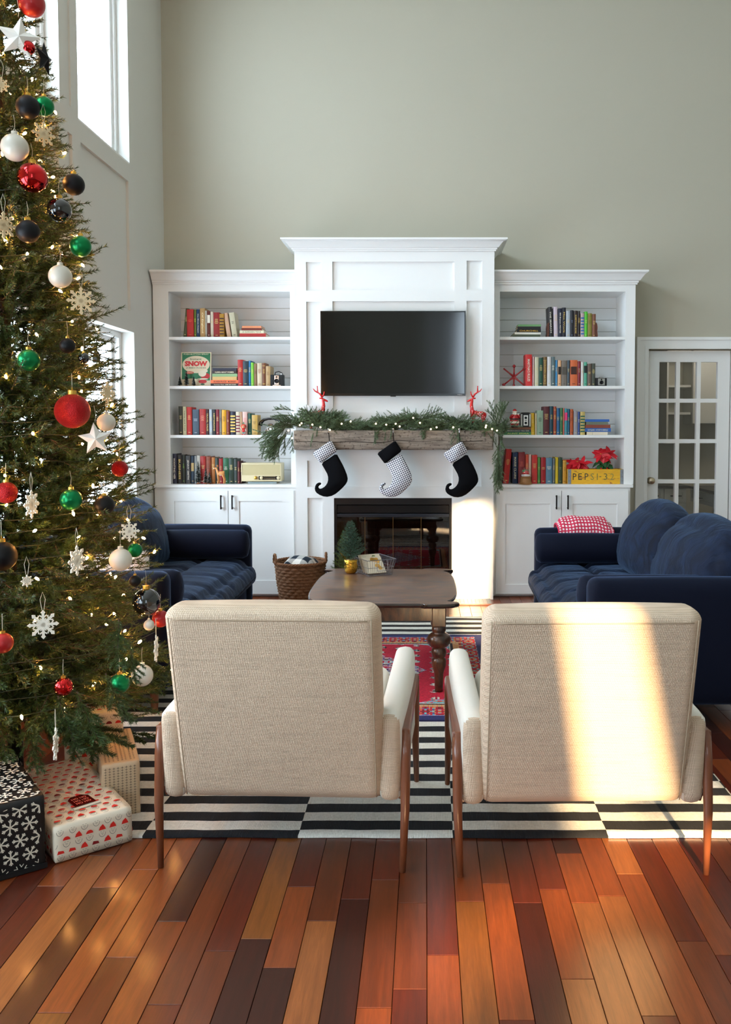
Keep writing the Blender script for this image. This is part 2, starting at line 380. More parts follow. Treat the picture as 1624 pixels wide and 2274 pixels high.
# ---- baseboards
MB().box(DX0-.6, DX0-.11, YW-.016, YW, 0, .14).build('baseboard_back', M_white, bevel=.004)['kind'] = 'structure'
MB().box(XL, XL+.016, YN, YW-.45, 0, .14).build('baseboard_left', M_leftwall, bevel=.004)['kind'] = 'structure'
MB().box(XR-.016, XR, YN, YW, 0, .14).build('baseboard_right', M_white, bevel=.004)['kind'] = 'structure'
# ---- door casing and french doors
m = MB()
prof = [(0,.016),(.012,.022),(.03,.014),(.05,.018),(.075,.018),(.088,.028),(.1,.028)]
def casing(m):
    for (w0,d0),(w1,d1) in zip(prof[:-1], prof[1:]):
        d = max(d0,d1)
        m.box(DX0-w1, DX0-w0, YW-d, YW, 0, DZ+w1); m.box(DX1+w0, DX1+w1, YW-d, YW, 0, DZ+w1); m.box(DX0-w0, DX1+w0, YW-d, YW, DZ+w0, DZ+w1)
casing(m); st(m.build('trim_5', M_white))
for i in range(2):
    t = st(thing('door_%d' % (i+1), '', 'door', (DX0+.006+i*.722, YW+.05, 0))); del t['category']
    t['label'] = 'white fifteen-pane french door beside the right bookcase' if i == 0 else 'second leaf of the white french doors'
    W_ = .712; px0, px1 = .088, W_-.088; pz1 = PZ(804, YW+.05); pitch = .348; mu = .017
    cols = [px0+(px1-px0)*k/3 for k in range(4)]; rects = []
    for r in range(5):
        for c in range(3): rects.append((cols[c]+mu, cols[c+1]-mu, pz1-(r+1)*pitch+2*mu, pz1-r*pitch, None))
    m = MB(); relief(m, 0, W_, .006, DZ-.012, .04, rects, lambda u,v,w: (u, w, v)); m.build('door_slab', M_white, t, bevel=.005)
    for (a,b,c,d,_) in rects: MB().box(a, b, .018, .022, c, d).build('pane', glass_mat('door_glass', .07) if 'door_glass' not in bpy.data.materials else bpy.data.materials['door_glass'], t)
    if i == 0:
        kz = PZ(1067, YW+.04); m = MB(); m.lathe([(.028,0),(.03,.006),(.012,.012),(.012,.035),(.027,.045),(.03,.06),(.022,.07),(.0001,.072)], 20); m.xf(Matrix.Rotation(PI/2, 4, 'X'))
        m.build('door_knob', mat('brushed_nickel', (190,175,150), .3, metal=1), t, smooth=True, loc=(.035, 0, kz))
# ---- the room beyond the french doors
KX0, KX1, KY = 1.2, 4.1, 9.75
MB().box(KX0, KX1, KY, KY+.1, 0, 2.7).build('wall_kitchen_back', M_wall)['kind'] = 'structure'
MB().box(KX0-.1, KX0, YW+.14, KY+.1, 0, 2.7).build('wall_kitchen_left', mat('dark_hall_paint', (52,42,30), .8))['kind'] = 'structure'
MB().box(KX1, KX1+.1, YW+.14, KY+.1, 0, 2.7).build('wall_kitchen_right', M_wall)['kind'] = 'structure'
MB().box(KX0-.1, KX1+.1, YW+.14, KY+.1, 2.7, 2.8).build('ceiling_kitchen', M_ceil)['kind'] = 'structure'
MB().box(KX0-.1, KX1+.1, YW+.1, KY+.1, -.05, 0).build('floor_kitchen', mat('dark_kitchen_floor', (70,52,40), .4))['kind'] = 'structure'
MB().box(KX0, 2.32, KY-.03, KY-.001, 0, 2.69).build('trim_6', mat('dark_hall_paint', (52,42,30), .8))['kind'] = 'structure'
M_cab = mat('kitchen_cabinet_paint', (196,196,188), .45)
def shaker(m, x0, x1, z0, z1, y, T=.02, fr=.055, dep=.008, ax='x'):
    fn = (lambda u,v,w: (u, y+w, v)) if ax == 'x' else (lambda u,v,w: (y+w, u, v))
    relief(m, x0, x1, z0, z1, T, [(x0+fr, x1-fr, z0+fr, z1-fr, dep)], fn)
def pull(par, x, y, z, vertical=True, L=.11, m_=None):
    m = MB(); r = .005
    if vertical: m.bar((x,y-.03,z-L/2),(x,y-.03,z+L/2),.011,.011); m.bar((x,y,z-L/2+.01),(x,y-.03,z-L/2+.01),.009); m.bar((x,y,z+L/2-.01),(x,y-.03,z+L/2-.01),.009)
    else: m.bar((x-L/2,y-.03,z),(x+L/2,y-.03,z),.011,.011); m.bar((x-L/2+.01,y,z),(x-L/2+.01,y-.03,z),.009); m.bar((x+L/2-.01,y,z),(x+L/2-.01,y-.03,z),.009)
    return m.build('handle', m_ or M_black, par, bevel=.002)
# upper cabinets on the kitchen's back wall
t = thing('upper_cabinet', 'white upper kitchen cabinet seen through the french door', 'cabinet', (0,0,0)); kx = [2.93, 3.33, 3.73, 4.09]
MB().box(kx[0], kx[-1], KY-.33, KY-.001, 1.42, 2.55).build('body', M_cab, t)
for i in range(3):
    m = MB(); shaker(m, kx[i]+.004, kx[i+1]-.004, 1.425, 2.54, KY-.352); d = m.build('door', M_cab, t, bevel=.002)
    pull(d, (kx[i+1]-.04) if i % 2 == 0 else kx[i]+.04, KY-.352, 1.55)
t = thing('open_shelf', 'white open kitchen shelf unit beside the upper cabinet', 'shelf', (0,0,0))
MB().box(2.66, 2.68, KY-.3, KY-.001, 1.2, 2.55).build('side_panel', M_cab, t)
for z in (1.2, 1.52, 1.82, 2.2): MB().box(2.68, 2.925, KY-.3, KY-.001, z, z+.025).build('shelf', M_cab, t)
def desk_unit(label, loc, rz, L_, spec, htop):
    t = thing('desk_cabinet', label, 'cabinet', loc, rz)
    for kind, x0, x1, z0, z1 in spec:
        m = MB(); shaker(m, x0+.004, x1-.004, z0, z1, -.02, fr=.035 if kind == 'drawer' else .055); d = m.build(kind, M_cab, t, bevel=.002)
        if kind == 'drawer': pull(d, (x0+x1)/2, -.02, (z0+z1)/2, False, .12)
        else: pull(d, x1-.05, -.02, z1-.12)
    for x0, x1 in sorted({(a, b) for _, a, b, z0, _ in spec if z0 < .5}): MB().box(x0, x1, .001, .58, 0, htop-.03).build('body', M_cab, t)
    MB().box(-.02, L_+.01, -.035, .6, htop-.03, htop).build('countertop', mat('speckled_worktop', (72,66,62), .25, vary=.5, vscale=60), t, bevel=.005); return t
desk_unit('white built-in kitchen desk with drawers running along the right', (2.84, 9.08, 0), -PI/2, 1.35, [('drawer',.0,.72,.60,.72),('drawer',.72,1.2,.58,.72),('drawer',.72,1.2,.34,.57),('drawer',.72,1.2,.08,.33)], .76)
desk_unit('white base cabinet at the far end of the kitchen', (2.30, KY-.62, 0), 0, .50, [('drawer',.0,.25,.58,.72),('drawer',.25,.49,.58,.72),('door',.0,.25,.08,.57),('door',.25,.49,.08,.57)], .76)

t = thing('fill_fitting', 'round flush ceiling light in the kitchen beyond the french door', 'lamp', (3.0, 8.6, 2.70))  # unseen fitting added to brighten the kitchen, with the point light below
m = MB(); m.lathe([(.14,0),(.15,-.02),(.13,-.07),(.06,-.10),(.0001,-.105)], 24); m.build('shade', mat('opal_glass', (236,232,220), .4, emit=.6), t, smooth=True)
kl = bpy.data.lights.new('kitchen_fill', 'POINT'); kl.energy = 13; kl.color = (1,.93,.82); kl.shadow_soft_size = .12; lamp_obj('kitchen_fill', kl, (3.0, 8.6, 2.48))
# ================================================================ BUILT-INS
XF0, XF1 = PX(656.5, YF), PX(1097, YF)
def crown(par, x0, x1, y, z0, z1, yb, ends=(True,True), proj=.085):
    """stepped crown moulding across the front with returns at the open ends"""
    h = z1-z0; pr = [(0,0),(.012,0),(.012,.10*h),(.02,.14*h),(.02,.26*h),(.032,.30*h),(.045,.5*h),(.065,.74*h),(proj-.006,.82*h),(proj-.006,.86*h),(proj,.86*h),(proj,h),(0,h)]
    m = MB(); e0 = 1 if ends[0] else 0; e1 = 1 if ends[1] else 0; n = len(pr)
    base = []
    for s in range(4):
        ring = []
        for p, z in pr:
            if s == 0: ring.append((x0-p*e0, yb if e0 else y-p, z0+z))
            elif s == 1: ring.append((x0-p*e0, y-p, z0+z))
            elif s == 2: ring.append((x1+p*e1, y-p, z0+z))
            else: ring.append((x1+p*e1, yb if e1 else y-p, z0+z))
        base.append(ring)
    for s in range(3):
        if (s == 0 and not e0) or (s == 2 and not e1): continue
        m.add(base[s]+base[s+1], [(i, i+1, i+1+n, i+n) for i in range(n-1)])
    m.box(x0+.001, x1-.001, y+.001, yb, z0+.001, z1-.002)
    return m.build('crown_molding', M_white, par)
M_ship = mat('shiplap_paint', (226,228,228), .5, bump=.03, bscale=30)
def bookcase(side, label):
    yb = YW-.001
    if side == 'left': o0, o1 = PX(378, YB), PX(646, YB); x0, x1 = XL+.012, XF0-.001; b0, b1 = PX(353, YC), XF0-.001
    else: o0, o1 = PX(1109.5, YB), PX(1387, YB); x0, x1 = XF1+.001, PX(1408.5, YB); b0, b1 = XF1+.001, PX(1402, YC)
    if side == 'left': b0 = XL+.012
    cx = (x0+x1)/2; t = thing('bookcase', label, 'bookcase', (cx, YC, 0))
    def L(x): return x-cx
    Z = {k: PZ(v, YB) for k, v in dict(top=603, cb=632, ot=647.5, ct=1075.5).items()}
    S = [PZ(748, YB), PZ(857, YB), PZ(966, YB)]; ct = PZ(1076, YC-.02); yo = YB-YC; D = yb-YC
    # face frame
    m = MB(); relief(m, L(x0), L(x1), ct+.0, Z['cb']+.02, .02, [(L(o0), L(o1), ct-.1, Z['ot'], None)], lambda u,v,w: (u, yo+w, v)); m.build('face_frame', M_white, t, bevel=.0015)
    for a, b in ((x0, o0), (o1, x1)): MB().box(L(a), L(b), yo+.02, D-.012, ct, Z['top']-.004).build('side_panel', M_white, t)
    MB().box(L(o0), L(o1), yo+.02, D-.012, Z['ot'], Z['top']-.004).build('top_panel', M_white, t)
    crown(t, L(x0), L(x1), yo, Z['cb'], Z['top'], D-.001, ends=(False, side == 'right'))
    # shiplap boards at the back
    pit = .098; z = ct; k = 0
    while z < Z['ot']+.02:
        z2 = min(z+pit, Z['ot']+.03)
        MB().box(L(o0)-.01, L(o1)+.01, D-.011, D-.001, z+.0015, z2-.0015).build('plank', M_ship, t, bevel=.001, seg=1); z += pit
    for s in S: MB().box(L(o0), L(o1), yo-.001, D-.012, s-.024, s).build('shelf', M_white, t, bevel=.0015, seg=1)
    # counter and base
    MB().box(L(x0) if side == 'left' else L(x0), L(b1)+(.018 if side == 'right' else 0), -.022, D-.002, ct-.026, ct).build('countertop', M_white, t, bevel=.003)
    tz = PZ(1318, YC); dt = PZ(1089.5, YC)
    m = MB(); m.box(L(x0), L(b1), .002, D-.003, tz-.015, ct-.026); m.build('base_cabinet', M_white, t, bevel=.001)
    MB().box(L(x0), L(b1)-.004, .03, D-.003, 0, tz-.012).build('toe_kick', M_white, t)
    if side == 'left': ds = [(361.5, 504), (505.5, 651)]; ins = [(385,479),(529,626)]; hs = (490.5, 515.5); zi = (1113, 1289)
    else: ds = [(1103, 1248), (1249.5, 1398)]; ins = [(1124,1223.6),(1274,1373)]; hs = (1236.5, 1262); zi = (1119, 1298)
    for (p0,p1),(q0,q1),hx in zip(ds, ins, hs):
        m = MB(); relief(m, L(PX(p0,YC-.02)), L(PX(p1,YC-.02)), tz+.0, dt, .02, [(L(PX(q0,YC-.02)), L(PX(q1,YC-.02)), PZ(zi[1],YC-.02), PZ(zi[0],YC-.02), .009)], lambda u,v,w: (u, -.02+w, v))
        d = m.build('door', M_white, t, bevel=.0012, seg=1)
        pull(d, L(PX(hx, YC-.02)), -.02, PZ(1115, YC-.03), True, .115, mat('dark_bronze', (30,26,26), .4, metal=.7) if 'dark_bronze' not in bpy.data.materials else bpy.data.materials['dark_bronze'])
    return t, S, ct, (o0, o1)
bcL, SL, CTL, OL = bookcase('left', 'white built-in bookcase left of the fireplace beside the window wall')
bcR, SR, CTR, OR = bookcase('right', 'white built-in bookcase right of the fireplace beside the french doors')
# ---- fireplace surround
FB0, FB1, FBZ = PX(741, YF), PX(1004, YF), PZ(1106, YF)
cx = (XF0+XF1)/2; fp = thing('fireplace', 'tall white paneled fireplace surround between the two bookcases', 'fireplace', (cx, YF, 0))
def fx(px): return PX(px, YF)-cx
def fz(py): return PZ(py, YF)
ZT, ZCB = PZ(528, YF-.08), PZ(558, YF)
rects = [(fx(a), fx(b), fz(d), fz(c), .020) for a,b,c,d in [
 (682,715,582,645),(740,1009,581,644),(1036,1070,579,643),(682,715,670,900),(740,1009,669,915),(1036,1070,668,900),
 (682,715,1023,1081),(740,1006,1023,1081),(1035,1070,1023,1081),(682,715,1106,1300),(1034,1064,1106,1303)]]
rects.append((FB0-cx, FB1-cx, -.1, FBZ, None))
m = MB(); relief(m, XF0-cx, XF1-cx, 0, ZCB+.02, .03, rects, lambda u,v,w: (u, w, v)); m.build('face_panel', M_white, fp, bevel=.0012, seg=1)
D = YW-YF-.001
for a, b in ((XF0, FB0-.12), (FB1+.12, XF1)): MB().box(a-cx+.0005, b-cx-.0005, .03, D, 0, ZT-.003).build('side_panel', M_white, fp)
MB().box(FB0-.12-cx, FB1+.12-cx, .03, D, FBZ+.1, ZT-.003).build('chimney_breast', M_white, fp)
crown(fp, XF0-cx, XF1-cx, 0, ZCB, ZT, D, proj=.095)
# firebox
ff = .012; fc = (FB0+FB1)/2-cx; fw = (FB1-FB0)/2
M_char = mat('charcoal_steel', (24,24,26), .35, metal=.5)
def fbb(*a): return MB().box(*a)
fbb(fc-fw+.0, fc-fw+.02, .03, .45, 0, FBZ).build('firebox_side', M_blackm, fp); fbb(fc+fw-.02, fc+fw, .03, .45, 0, FBZ).build('firebox_side', M_blackm, fp)
fbb(fc-fw, fc+fw, .03, .45, FBZ-.02, FBZ+.02).build('firebox_top', M_blackm, fp); fbb(fc-fw, fc+fw, .03, .45, 0, .03).build('firebox_floor', M_blackm, fp)
M_brickd = mat('fire_brick', (92,62,50), .9, vary=.3, vscale=12, bump=.3, bscale=80)
bk = fbb(fc-fw, fc+fw, .40, .45, 0, FBZ).build('firebox_back', mat('mortar', (60,50,44), .9), fp)
r = 0; z = .03; bw = .19
while z < FBZ-.06:
    x = fc-fw+.02-(bw/2 if r % 2 else 0)
    while x < fc+fw-.02:
        a = max(x, fc-fw+.02)+.003; b = min(x+bw, fc+fw-.02)-.003
        if b-a > .02: fbb(a, b, .385+random.uniform(0,.004), .40, z+.003, z+.06).build('brick', M_brickd, bk)
        x += bw
    z += .063; r += 1
gd = fbb(fc-fw, fc+fw, .008, .03, FBZ-.055, FBZ-.001).build('hood', M_char, fp, bevel=.003)
lou = fbb(fc-fw+.02, fc+fw-.02, .022, .034, FBZ-.125, FBZ-.058).build('upper_louver', M_black, fp, bevel=.004)
fbb(fc-fw+.02, fc+fw-.02, .014, .03, FBZ-.155, FBZ-.128).build('door_rail', mat('blued_steel', (52,58,68), .3, metal=.8), fp, bevel=.003)
for s in (-1,1): fbb(fc+s*fw-(.02 if s > 0 else 0), fc+s*fw+(.02 if s < 0 else 0), .008, .03, 0, FBZ-.05).build('door_stile', M_char, fp)
fbb(fc-fw+.02, fc+fw-.02, .012, .03, .0, .05).build('bottom_rail', M_char, fp)
M_fglass = glass_mat('smoked_glass', .10, (.45,.42,.40), .02)
for k in range(4):
    a = fc-fw+.02+(2*fw-.04)*k/4; b = a+(2*fw-.04)/4
    g = fbb(a+.001, b-.001, .022, .026, .05, FBZ-.155).build('glass_door', M_fglass, fp)
    if k: fbb(a-.0016, a+.0016, .017, .028, .05, FBZ-.155).build('brass_strip', mat('aged_brass', (120,92,50), .4, metal=.8), fp)
# grate and logs
g = MB()
for k in range(9): x = fc-.24+k*.06; g.bar((x,.12,.09),(x,.34,.09),.012); g.bar((x,.12,.09),(x,.10,.16),.012)
g.bar((fc-.26,.13,.08),(fc+.26,.13,.08),.012); g.bar((fc-.26,.33,.08),(fc+.26,.33,.08),.012)
for x in (fc-.24, fc+.24): g.bar((x,.13,.03),(x,.13,.08),.012); g.bar((x,.33,.03),(x,.33,.08),.012)
g.build('grate', M_blackm, fp)
M_log = mat('bark', (104,78,58), .9, bump=.8, bscale=40, vary=.4, vscale=20)
for (a,b,rr) in (((fc-.26,.2,.135),(fc+.24,.22,.14),.045), ((fc-.2,.3,.14),(fc+.27,.29,.145),.045), ((fc-.18,.22,.22),(fc+.22,.27,.225),.04)):
    m = MB(); A = Vector(a); B = Vector(b); pts = [A.lerp(B, i/8)+Vector((0, random.uniform(-.006,.006), random.uniform(-.006,.006))) for i in range(9)]
    m.tube(pts, [rr*random.uniform(.92,1.08) for _ in pts], 12); m.build('log', M_log, fp, smooth=True)
# hearth tiles flush with the floor
M_tile = mat('slate_tile', (105,112,120), .35, vary=.2, vscale=20)
ht = thing('hearth', 'grey mosaic tile hearth strip on the floor before the fireplace', 'hearth', (cx, YF-.13, 0))
hx0, hx1 = FB0-.1-cx, PX(1090, YF)-cx
MB().box(hx0, hx1, -.09, .125, 0, .006).build('grout', mat('grey_grout', (70,74,78), .8), ht)
MB().box(hx0, hx1+.03, -.115, -.09, 0, .014).build('wood_edge', mat('hearth_wood', (120,52,28), .3, coat=.3), ht, bevel=.003)
tl = MB(); nx = 44
for i in range(nx):
    for j in range(8):
        if i > nx-16: continue
        a = hx0+(hx1-hx0)*i/nx; b = hx0+(hx1-hx0)*(i+1)/nx; c = -.088+.026*j; tl.box(a+.001, b-.001, c+.001, c+.025, .006, .009)
tl.build('tiles', M_tile, ht)['kind'] = 'stuff'
for i in range(nx-15, nx):
    for j in range(8):
        a = hx0+(hx1-hx0)*i/nx; b = hx0+(hx1-hx0)*(i+1)/nx; c = -.088+.026*j
        MB().box(a+.001, b-.001, c+.001, c+.025, .006, .009).build('tile', M_tile, ht, fix=False)
# ---- mantel beam
MZ0, MZ1 = PZ(999, YF-.19), PZ(955.5, YF-.19); mx0, mx1 = PX(651.5, YF-.19), PX(1096.5, YF-.19)
def mantel_mat():
    m = mat('weathered_barn_wood', (120,108,96), .9); nt = m.node_tree; b = nt.nodes['Principled BSDF']; L = nt.links.new
    tc = nd(nt,'ShaderNodeTexCoord'); mp = nd(nt,'ShaderNodeMapping'); mp.inputs['Scale'].default_value = (1.2, 12, 14); L(tc.outputs['Object'], mp.inputs[0])
    n1 = nd(nt,'ShaderNodeTexNoise'); n1.inputs['Scale'].default_value = 4; n1.inputs['Detail'].default_value = 9; n1.inputs['Roughness'].default_value = .7; L(mp.outputs[0], n1.inputs['Vector'])
    n2 = nd(nt,'ShaderNodeTexNoise'); n2.inputs['Scale'].default_value = 60; n2.inputs['Detail'].default_value = 2; L(tc.outputs['Object'], n2.inputs['Vector'])
    cr = nd(nt,'ShaderNodeValToRGB'); e = cr.color_ramp.elements; e[0].position = .3; e[0].color = (*lin((74,62,54)),1); e[1].position = .62; e[1].color = (*lin((146,133,120)),1)
    L(n1.outputs[0], cr.inputs[0])
    cr2 = nd(nt,'ShaderNodeValToRGB'); e = cr2.color_ramp.elements; e[0].position = .30; e[0].color = (.18,.15,.13,1); e[1].position = .42; e[1].color = (1,1,1,1); L(n2.outputs[0], cr2.inputs[0])
    mx = nd(nt,'ShaderNodeMix', data_type='RGBA', blend_type='MULTIPLY'); mx.inputs['Factor'].default_value = .7; L(cr.outputs[0], mx.inputs['A']); L(cr2.outputs[0], mx.inputs['B']); L(mx.outputs['Result'], b.inputs['Base Color'])
    bp = nd(nt,'ShaderNodeBump'); bp.inputs['Strength'].default_value = .6; bp.inputs['Distance'].default_value = .006; L(n1.outputs[0], bp.inputs['Height']); L(bp.outputs[0], b.inputs['Normal'])
    return m
from mathutils import noise as NZ
def rough(q, U, s=5, a=.003):
    for i in range(len(q)):
        p = Vector(q[i]); n = NZ.noise_vector(p*s); q[i] += np.array(n)*a
    return q
mt = thing('mantel_beam', 'weathered grey barn wood beam mantel on the white fireplace', 'mantel', ((mx0+mx1)/2, YF, MZ0))
hw = (mx1-mx0)/2; hh = MZ1-MZ0
def mant(q, U):
    q = rough(q, U, 9, .004)
    for i in range(len(q)):        # long drying crack across the front face
        if q[i][1] < -.17:
            zc = hh*.42+.004*math.sin(q[i][0]*7)+(.01 if q[i][0] > 0 else -.006); d = abs(q[i][2]-zc)
            if d < .004: q[i][1] += .006
    return q
m = rbox(-hw, hw, -.19, -.0015, 0, hh, .006, 60, fn=mant); m.build('beam', mantel_mat(), mt, smooth=True)
m = MB(); m.tube([(-hw+.02+i*.05, -.1895, hh*.40+.004*math.sin(i*.9)+(.008 if i > 14 else 0)) for i in range(int((2*hw-.04)/.05))], .0022, 4); m.build('drying_crack', cmat((48,40,34), .95), mt)
# ---- television
tv0, tv1 = PX(713, YF-.06), PX(1034, YF-.06); tz0, tz1 = PZ(879, YF-.06), PZ(690.5, YF-.06)
tv = thing('television', 'large black flat screen television mounted above the mantel', 'television', ((tv0+tv1)/2, YF, tz0))
hw = (tv1-tv0)/2; h = tz1-tz0
m = MB(); relief(m, -hw, hw, 0, h, .035, [(-hw+.009, hw-.009, .018, h-.009, .003)], lambda u,v,w: (u, -.06+w, v)); m.build('bezel', mat('gloss_black_plastic', (8,8,9), .2), tv, bevel=.0015)
MB().box(-hw+.009, hw-.009, -.0575, -.0565, .018, h-.009).build('screen', mat('dark_screen', (5,5,6), .09, spec=.55), tv)
MB().box(-.25, .25, -.026, .013, h*.25, h*.75).build('wall_mount', M_black, tv)
MB().box(-.022, .022, -.06, -.045, -.006, .0).build('sensor', M_black, tv, bevel=.002)
m = MB(); add_text(m, 'VIZIO', .04, .007, lambda u,v: (hw-.045+u, -.0603, .009+v), .02); m.build('logo', cmat((170,170,170), .4), tv)
# ================================================================ RUGS
RX1 = 1.15; RCW = .5275; RX0 = RX1-5*RCW; RY0, RY1 = F(1006,1862)[1], F(950,1372)[1]
def stripe_mat():
    m = mat('flatwoven_stripes', (225,222,212), .95); nt = m.node_tree; b = nt.nodes['Principled BSDF']; L = nt.links.new
    tc = nd(nt,'ShaderNodeTexCoord'); no = nd(nt,'ShaderNodeTexNoise'); no.inputs['Scale'].default_value = 7; no.inputs['Detail'].default_value = 2; L(tc.outputs['Object'], no.inputs['Vector'])
    ma = nd(nt,'ShaderNodeVectorMath', operation='MULTIPLY_ADD'); ma.inputs[1].default_value = (.014,.014,0); L(no.outputs['Color'], ma.inputs[0]); L(tc.outputs['Object'], ma.inputs[2])
    sp = nd(nt,'ShaderNodeSeparateXYZ'); L(ma.outputs[0], sp.inputs[0])
    def mth(op, a, bb=None, v=None):
        n = nd(nt,'ShaderNodeMath', operation=op); L(a, n.inputs[0]) if a is not None else None
        if bb is not None: L(bb, n.inputs[1])
        elif v is not None: n.inputs[1].default_value = v
        return n.outputs[0]
    cx = mth('FLOOR', mth('DIVIDE', mth('ADD', sp.outputs[0], v=5*RCW-.007), v=RCW))
    cy = mth('FLOOR', mth('DIVIDE', mth('SUBTRACT', sp.outputs[1], v=-.016), v=.0675))
    s = mth('MODULO', mth('ADD', mth('ADD', cx, cy), v=20), v=2)
    gt = mth('GREATER_THAN', s, v=.5)
    n2 = nd(nt,'ShaderNodeTexNoise'); n2.inputs['Scale'].default_value = 90; L(tc.outputs['Object'], n2.inputs['Vector'])
    w = nd(nt,'ShaderNodeMix', data_type='RGBA'); w.inputs['A'].default_value = (*lin((196,192,182)),1); w.inputs['B'].default_value = (*lin((236,233,224)),1); L(n2.outputs[0], w.inputs['Factor'])
    mx = nd(nt,'ShaderNodeMix', data_type='RGBA'); mx.inputs['B'].default_value = (*lin((14,16,22)),1); L(w.outputs['Result'], mx.inputs['A']); L(gt, mx.inputs['Factor']); L(mx.outputs['Result'], b.inputs['Base Color'])
    wv = nd(nt,'ShaderNodeTexWave', bands_direction='X'); wv.inputs['Scale'].default_value = 60; wv.inputs['Distortion'].default_value = 2; L(tc.outputs['Object'], wv.inputs['Vector'])
    bp = nd(nt,'ShaderNodeBump'); bp.inputs['Strength'].default_value = .4; bp.inputs['Distance'].default_value = .003; L(wv.outputs['Fac'], bp.inputs['Height']); L(bp.outputs[0], b.inputs['Normal'])
    return m
def sheet(name, x0, x1, y0, y1, z, nx, ny, m, zf, t=.006, ef=None):
    vs = []
    for j in range(ny+1):
        for i in range(nx+1):
            x = x0+(x1-x0)*i/nx; y = y0+(y1-y0)*j/ny
            if ef: x, y = ef(x, y, i/nx, j/ny)
            vs.append((x, y, z+t+zf(x,y)))
    fs = [(j*(nx+1)+i, j*(nx+1)+i+1, (j+1)*(nx+1)+i+1, (j+1)*(nx+1)+i) for j in range(ny) for i in range(nx)]
    ring = [i for i in range(nx+1)]+[j*(nx+1)+nx for j in range(1,ny+1)]+[ny*(nx+1)+i for i in range(nx-1,-1,-1)]+[j*(nx+1) for j in range(ny-1,0,-1)]
    n = len(vs); vs += [(vs[k][0], vs[k][1], z) for k in ring]; R = len(ring)
    fs += [(ring[(a+1)%R], ring[a], n+a, n+(a+1)%R) for a in range(R)]
    mb = MB(); mb.v = vs; mb.f = fs; return mb
t = sheet('r', 0-5*RCW, 0, 0, RY1-RY0, .0015, 70, 80, None, lambda x,y: .0012*NZ.noise(Vector((x*4,y*4,0)))+.0012, .006,
          ef=lambda x,y,u,v: (x+.006*math.sin(y*3), y+.012*NZ.noise(Vector((x*3,y*.5,3)))*(1 if v < .05 else .3)))
o = t.build('striped_rug', stripe_mat(), smooth=True, loc=(RX1, RY0, 0)); tag(o, 'large black and white striped flatwoven rug under the chairs and table', 'rug')
# oriental rug, woven pattern in knots of about 5 mm
OX0, OX1, OY0, OY1 = -.98, PX(1079, 5.64), F(950,1607)[1], F(950,1415)[1]
W_, L_ = OX1-OX0, OY1-OY0; nx, ny = 250, 310
gx, gy = np.meshgrid((np.arange(nx)+.5)/nx*W_, (np.arange(ny)+.5)/ny*L_)
dx = np.minimum(gx, W_-gx); dy = np.minimum(gy, L_-gy); d = np.minimum(dx, dy)
pal = {k: np.array(lin(v)) for k, v in dict(navy=(34,40,92), red=(190,28,52), crim=(205,30,62), teal=(86,176,190), white=(214,214,206), blk=(44,34,46), org=(214,128,72), maroon=(120,20,32), lil=(180,150,190), blu=(60,90,160), tan=(196,160,120)).items()}
col = np.zeros((ny,nx,3)); col[:] = pal['crim']
rng = np.random.RandomState(5)
def motif(u, v, su, sv, seed):      # mirrored repeating ornament: integer cells inside a repeat
    iu = np.floor(np.abs(((u/su)%1)-.5)*su/.011).astype(int); iv = np.floor(np.abs(((v/sv)%1)-.5)*sv/.009).astype(int)
    h = (iu*73856093 ^ iv*19349663 ^ seed*83492791) & 0xffff
    return (h*2654435761 & 0xffffffff)/4294967296.0
mx_, my_ = np.abs(gx-W_/2), np.abs(gy-L_/2)
h = motif(gx, gy, 3, 3, 3); hh2 = motif(gx, gy, .3, .22, 9)
# field
m1 = (np.sin(mx_*60)+np.sin(my_*52+mx_*20) > 1.15)
col[m1 & (hh2 < .45)] = pal['white']; col[m1 & (hh2 >= .45) & (hh2 < .75)] = pal['blk']; col[m1 & (hh2 > .9)] = pal['teal']
med = (mx_/.30+my_/.36) < 1
col[med & (hh2 < .35)] = pal['white']; col[med & (hh2 > .35) & (hh2 < .5)] = pal['lil']; col[med & (hh2 > .86)] = pal['blk']; col[med & (hh2 > .5) & (hh2 < .6)] = pal['blu']
sp_ = (dx*.5+dy < .47); col[sp_] = pal['teal']; col[sp_ & (hh2 < .25)] = pal['lil']; col[sp_ & (hh2 > .72)] = pal['blu']; col[sp_ & (hh2 > .84)] = pal['crim']; col[sp_ & (hh2 > .94)] = pal['org']
# borders
def band(a, b): return (d >= a) & (d < b)
s_ = np.where(dx < dy, gy, gx)
B = band(.225, .24); col[B] = pal['blk']; B = band(.24, .25); col[B] = pal['white']
B = band(.19, .225); col[B] = pal['tan']; k = ((s_/.022)%1 < .4) & B; col[k] = pal['org']
B = band(.07, .19); col[B] = pal['red']; mm = motif(d, s_, .12, .14, 21)
col[B & (mm < .2)] = pal['maroon']; col[B & (mm > .84)] = pal['org']; col[B & (mm > .74) & (mm < .84)] = pal['teal']; col[B & (mm > .3) & (mm < .38)] = pal['tan']; col[B & (mm > .45) & (mm < .53)] = pal['blu']
far = B & (dx < .19) & (dx < dy); col[far & (mm > .5) & (mm < .7)] = pal['maroon']
B = band(.062, .07); col[B] = pal['lil']; B = d < .062; col[B] = pal['navy']; B = (dx < .075) & (dy > .062); col[B] = pal['navy']
col = col*(1+.12*rng.randn(ny,nx,1))
col = np.clip(col, 0, 1)
vx, vy = np.meshgrid(np.linspace(0,W_,nx+1), np.linspace(0,L_,ny+1)); zz = .0165+.0008*np.sin(vx*9)*np.sin(vy*7)+.0006*rng.rand(*vx.shape)
V = np.stack([vx,vy,zz], -1).reshape(-1,3)
i, j = np.meshgrid(np.arange(nx), np.arange(ny)); a = j*(nx+1)+i; Q = np.stack([a, a+1, a+nx+2, a+nx+1], -1).reshape(-1,4)
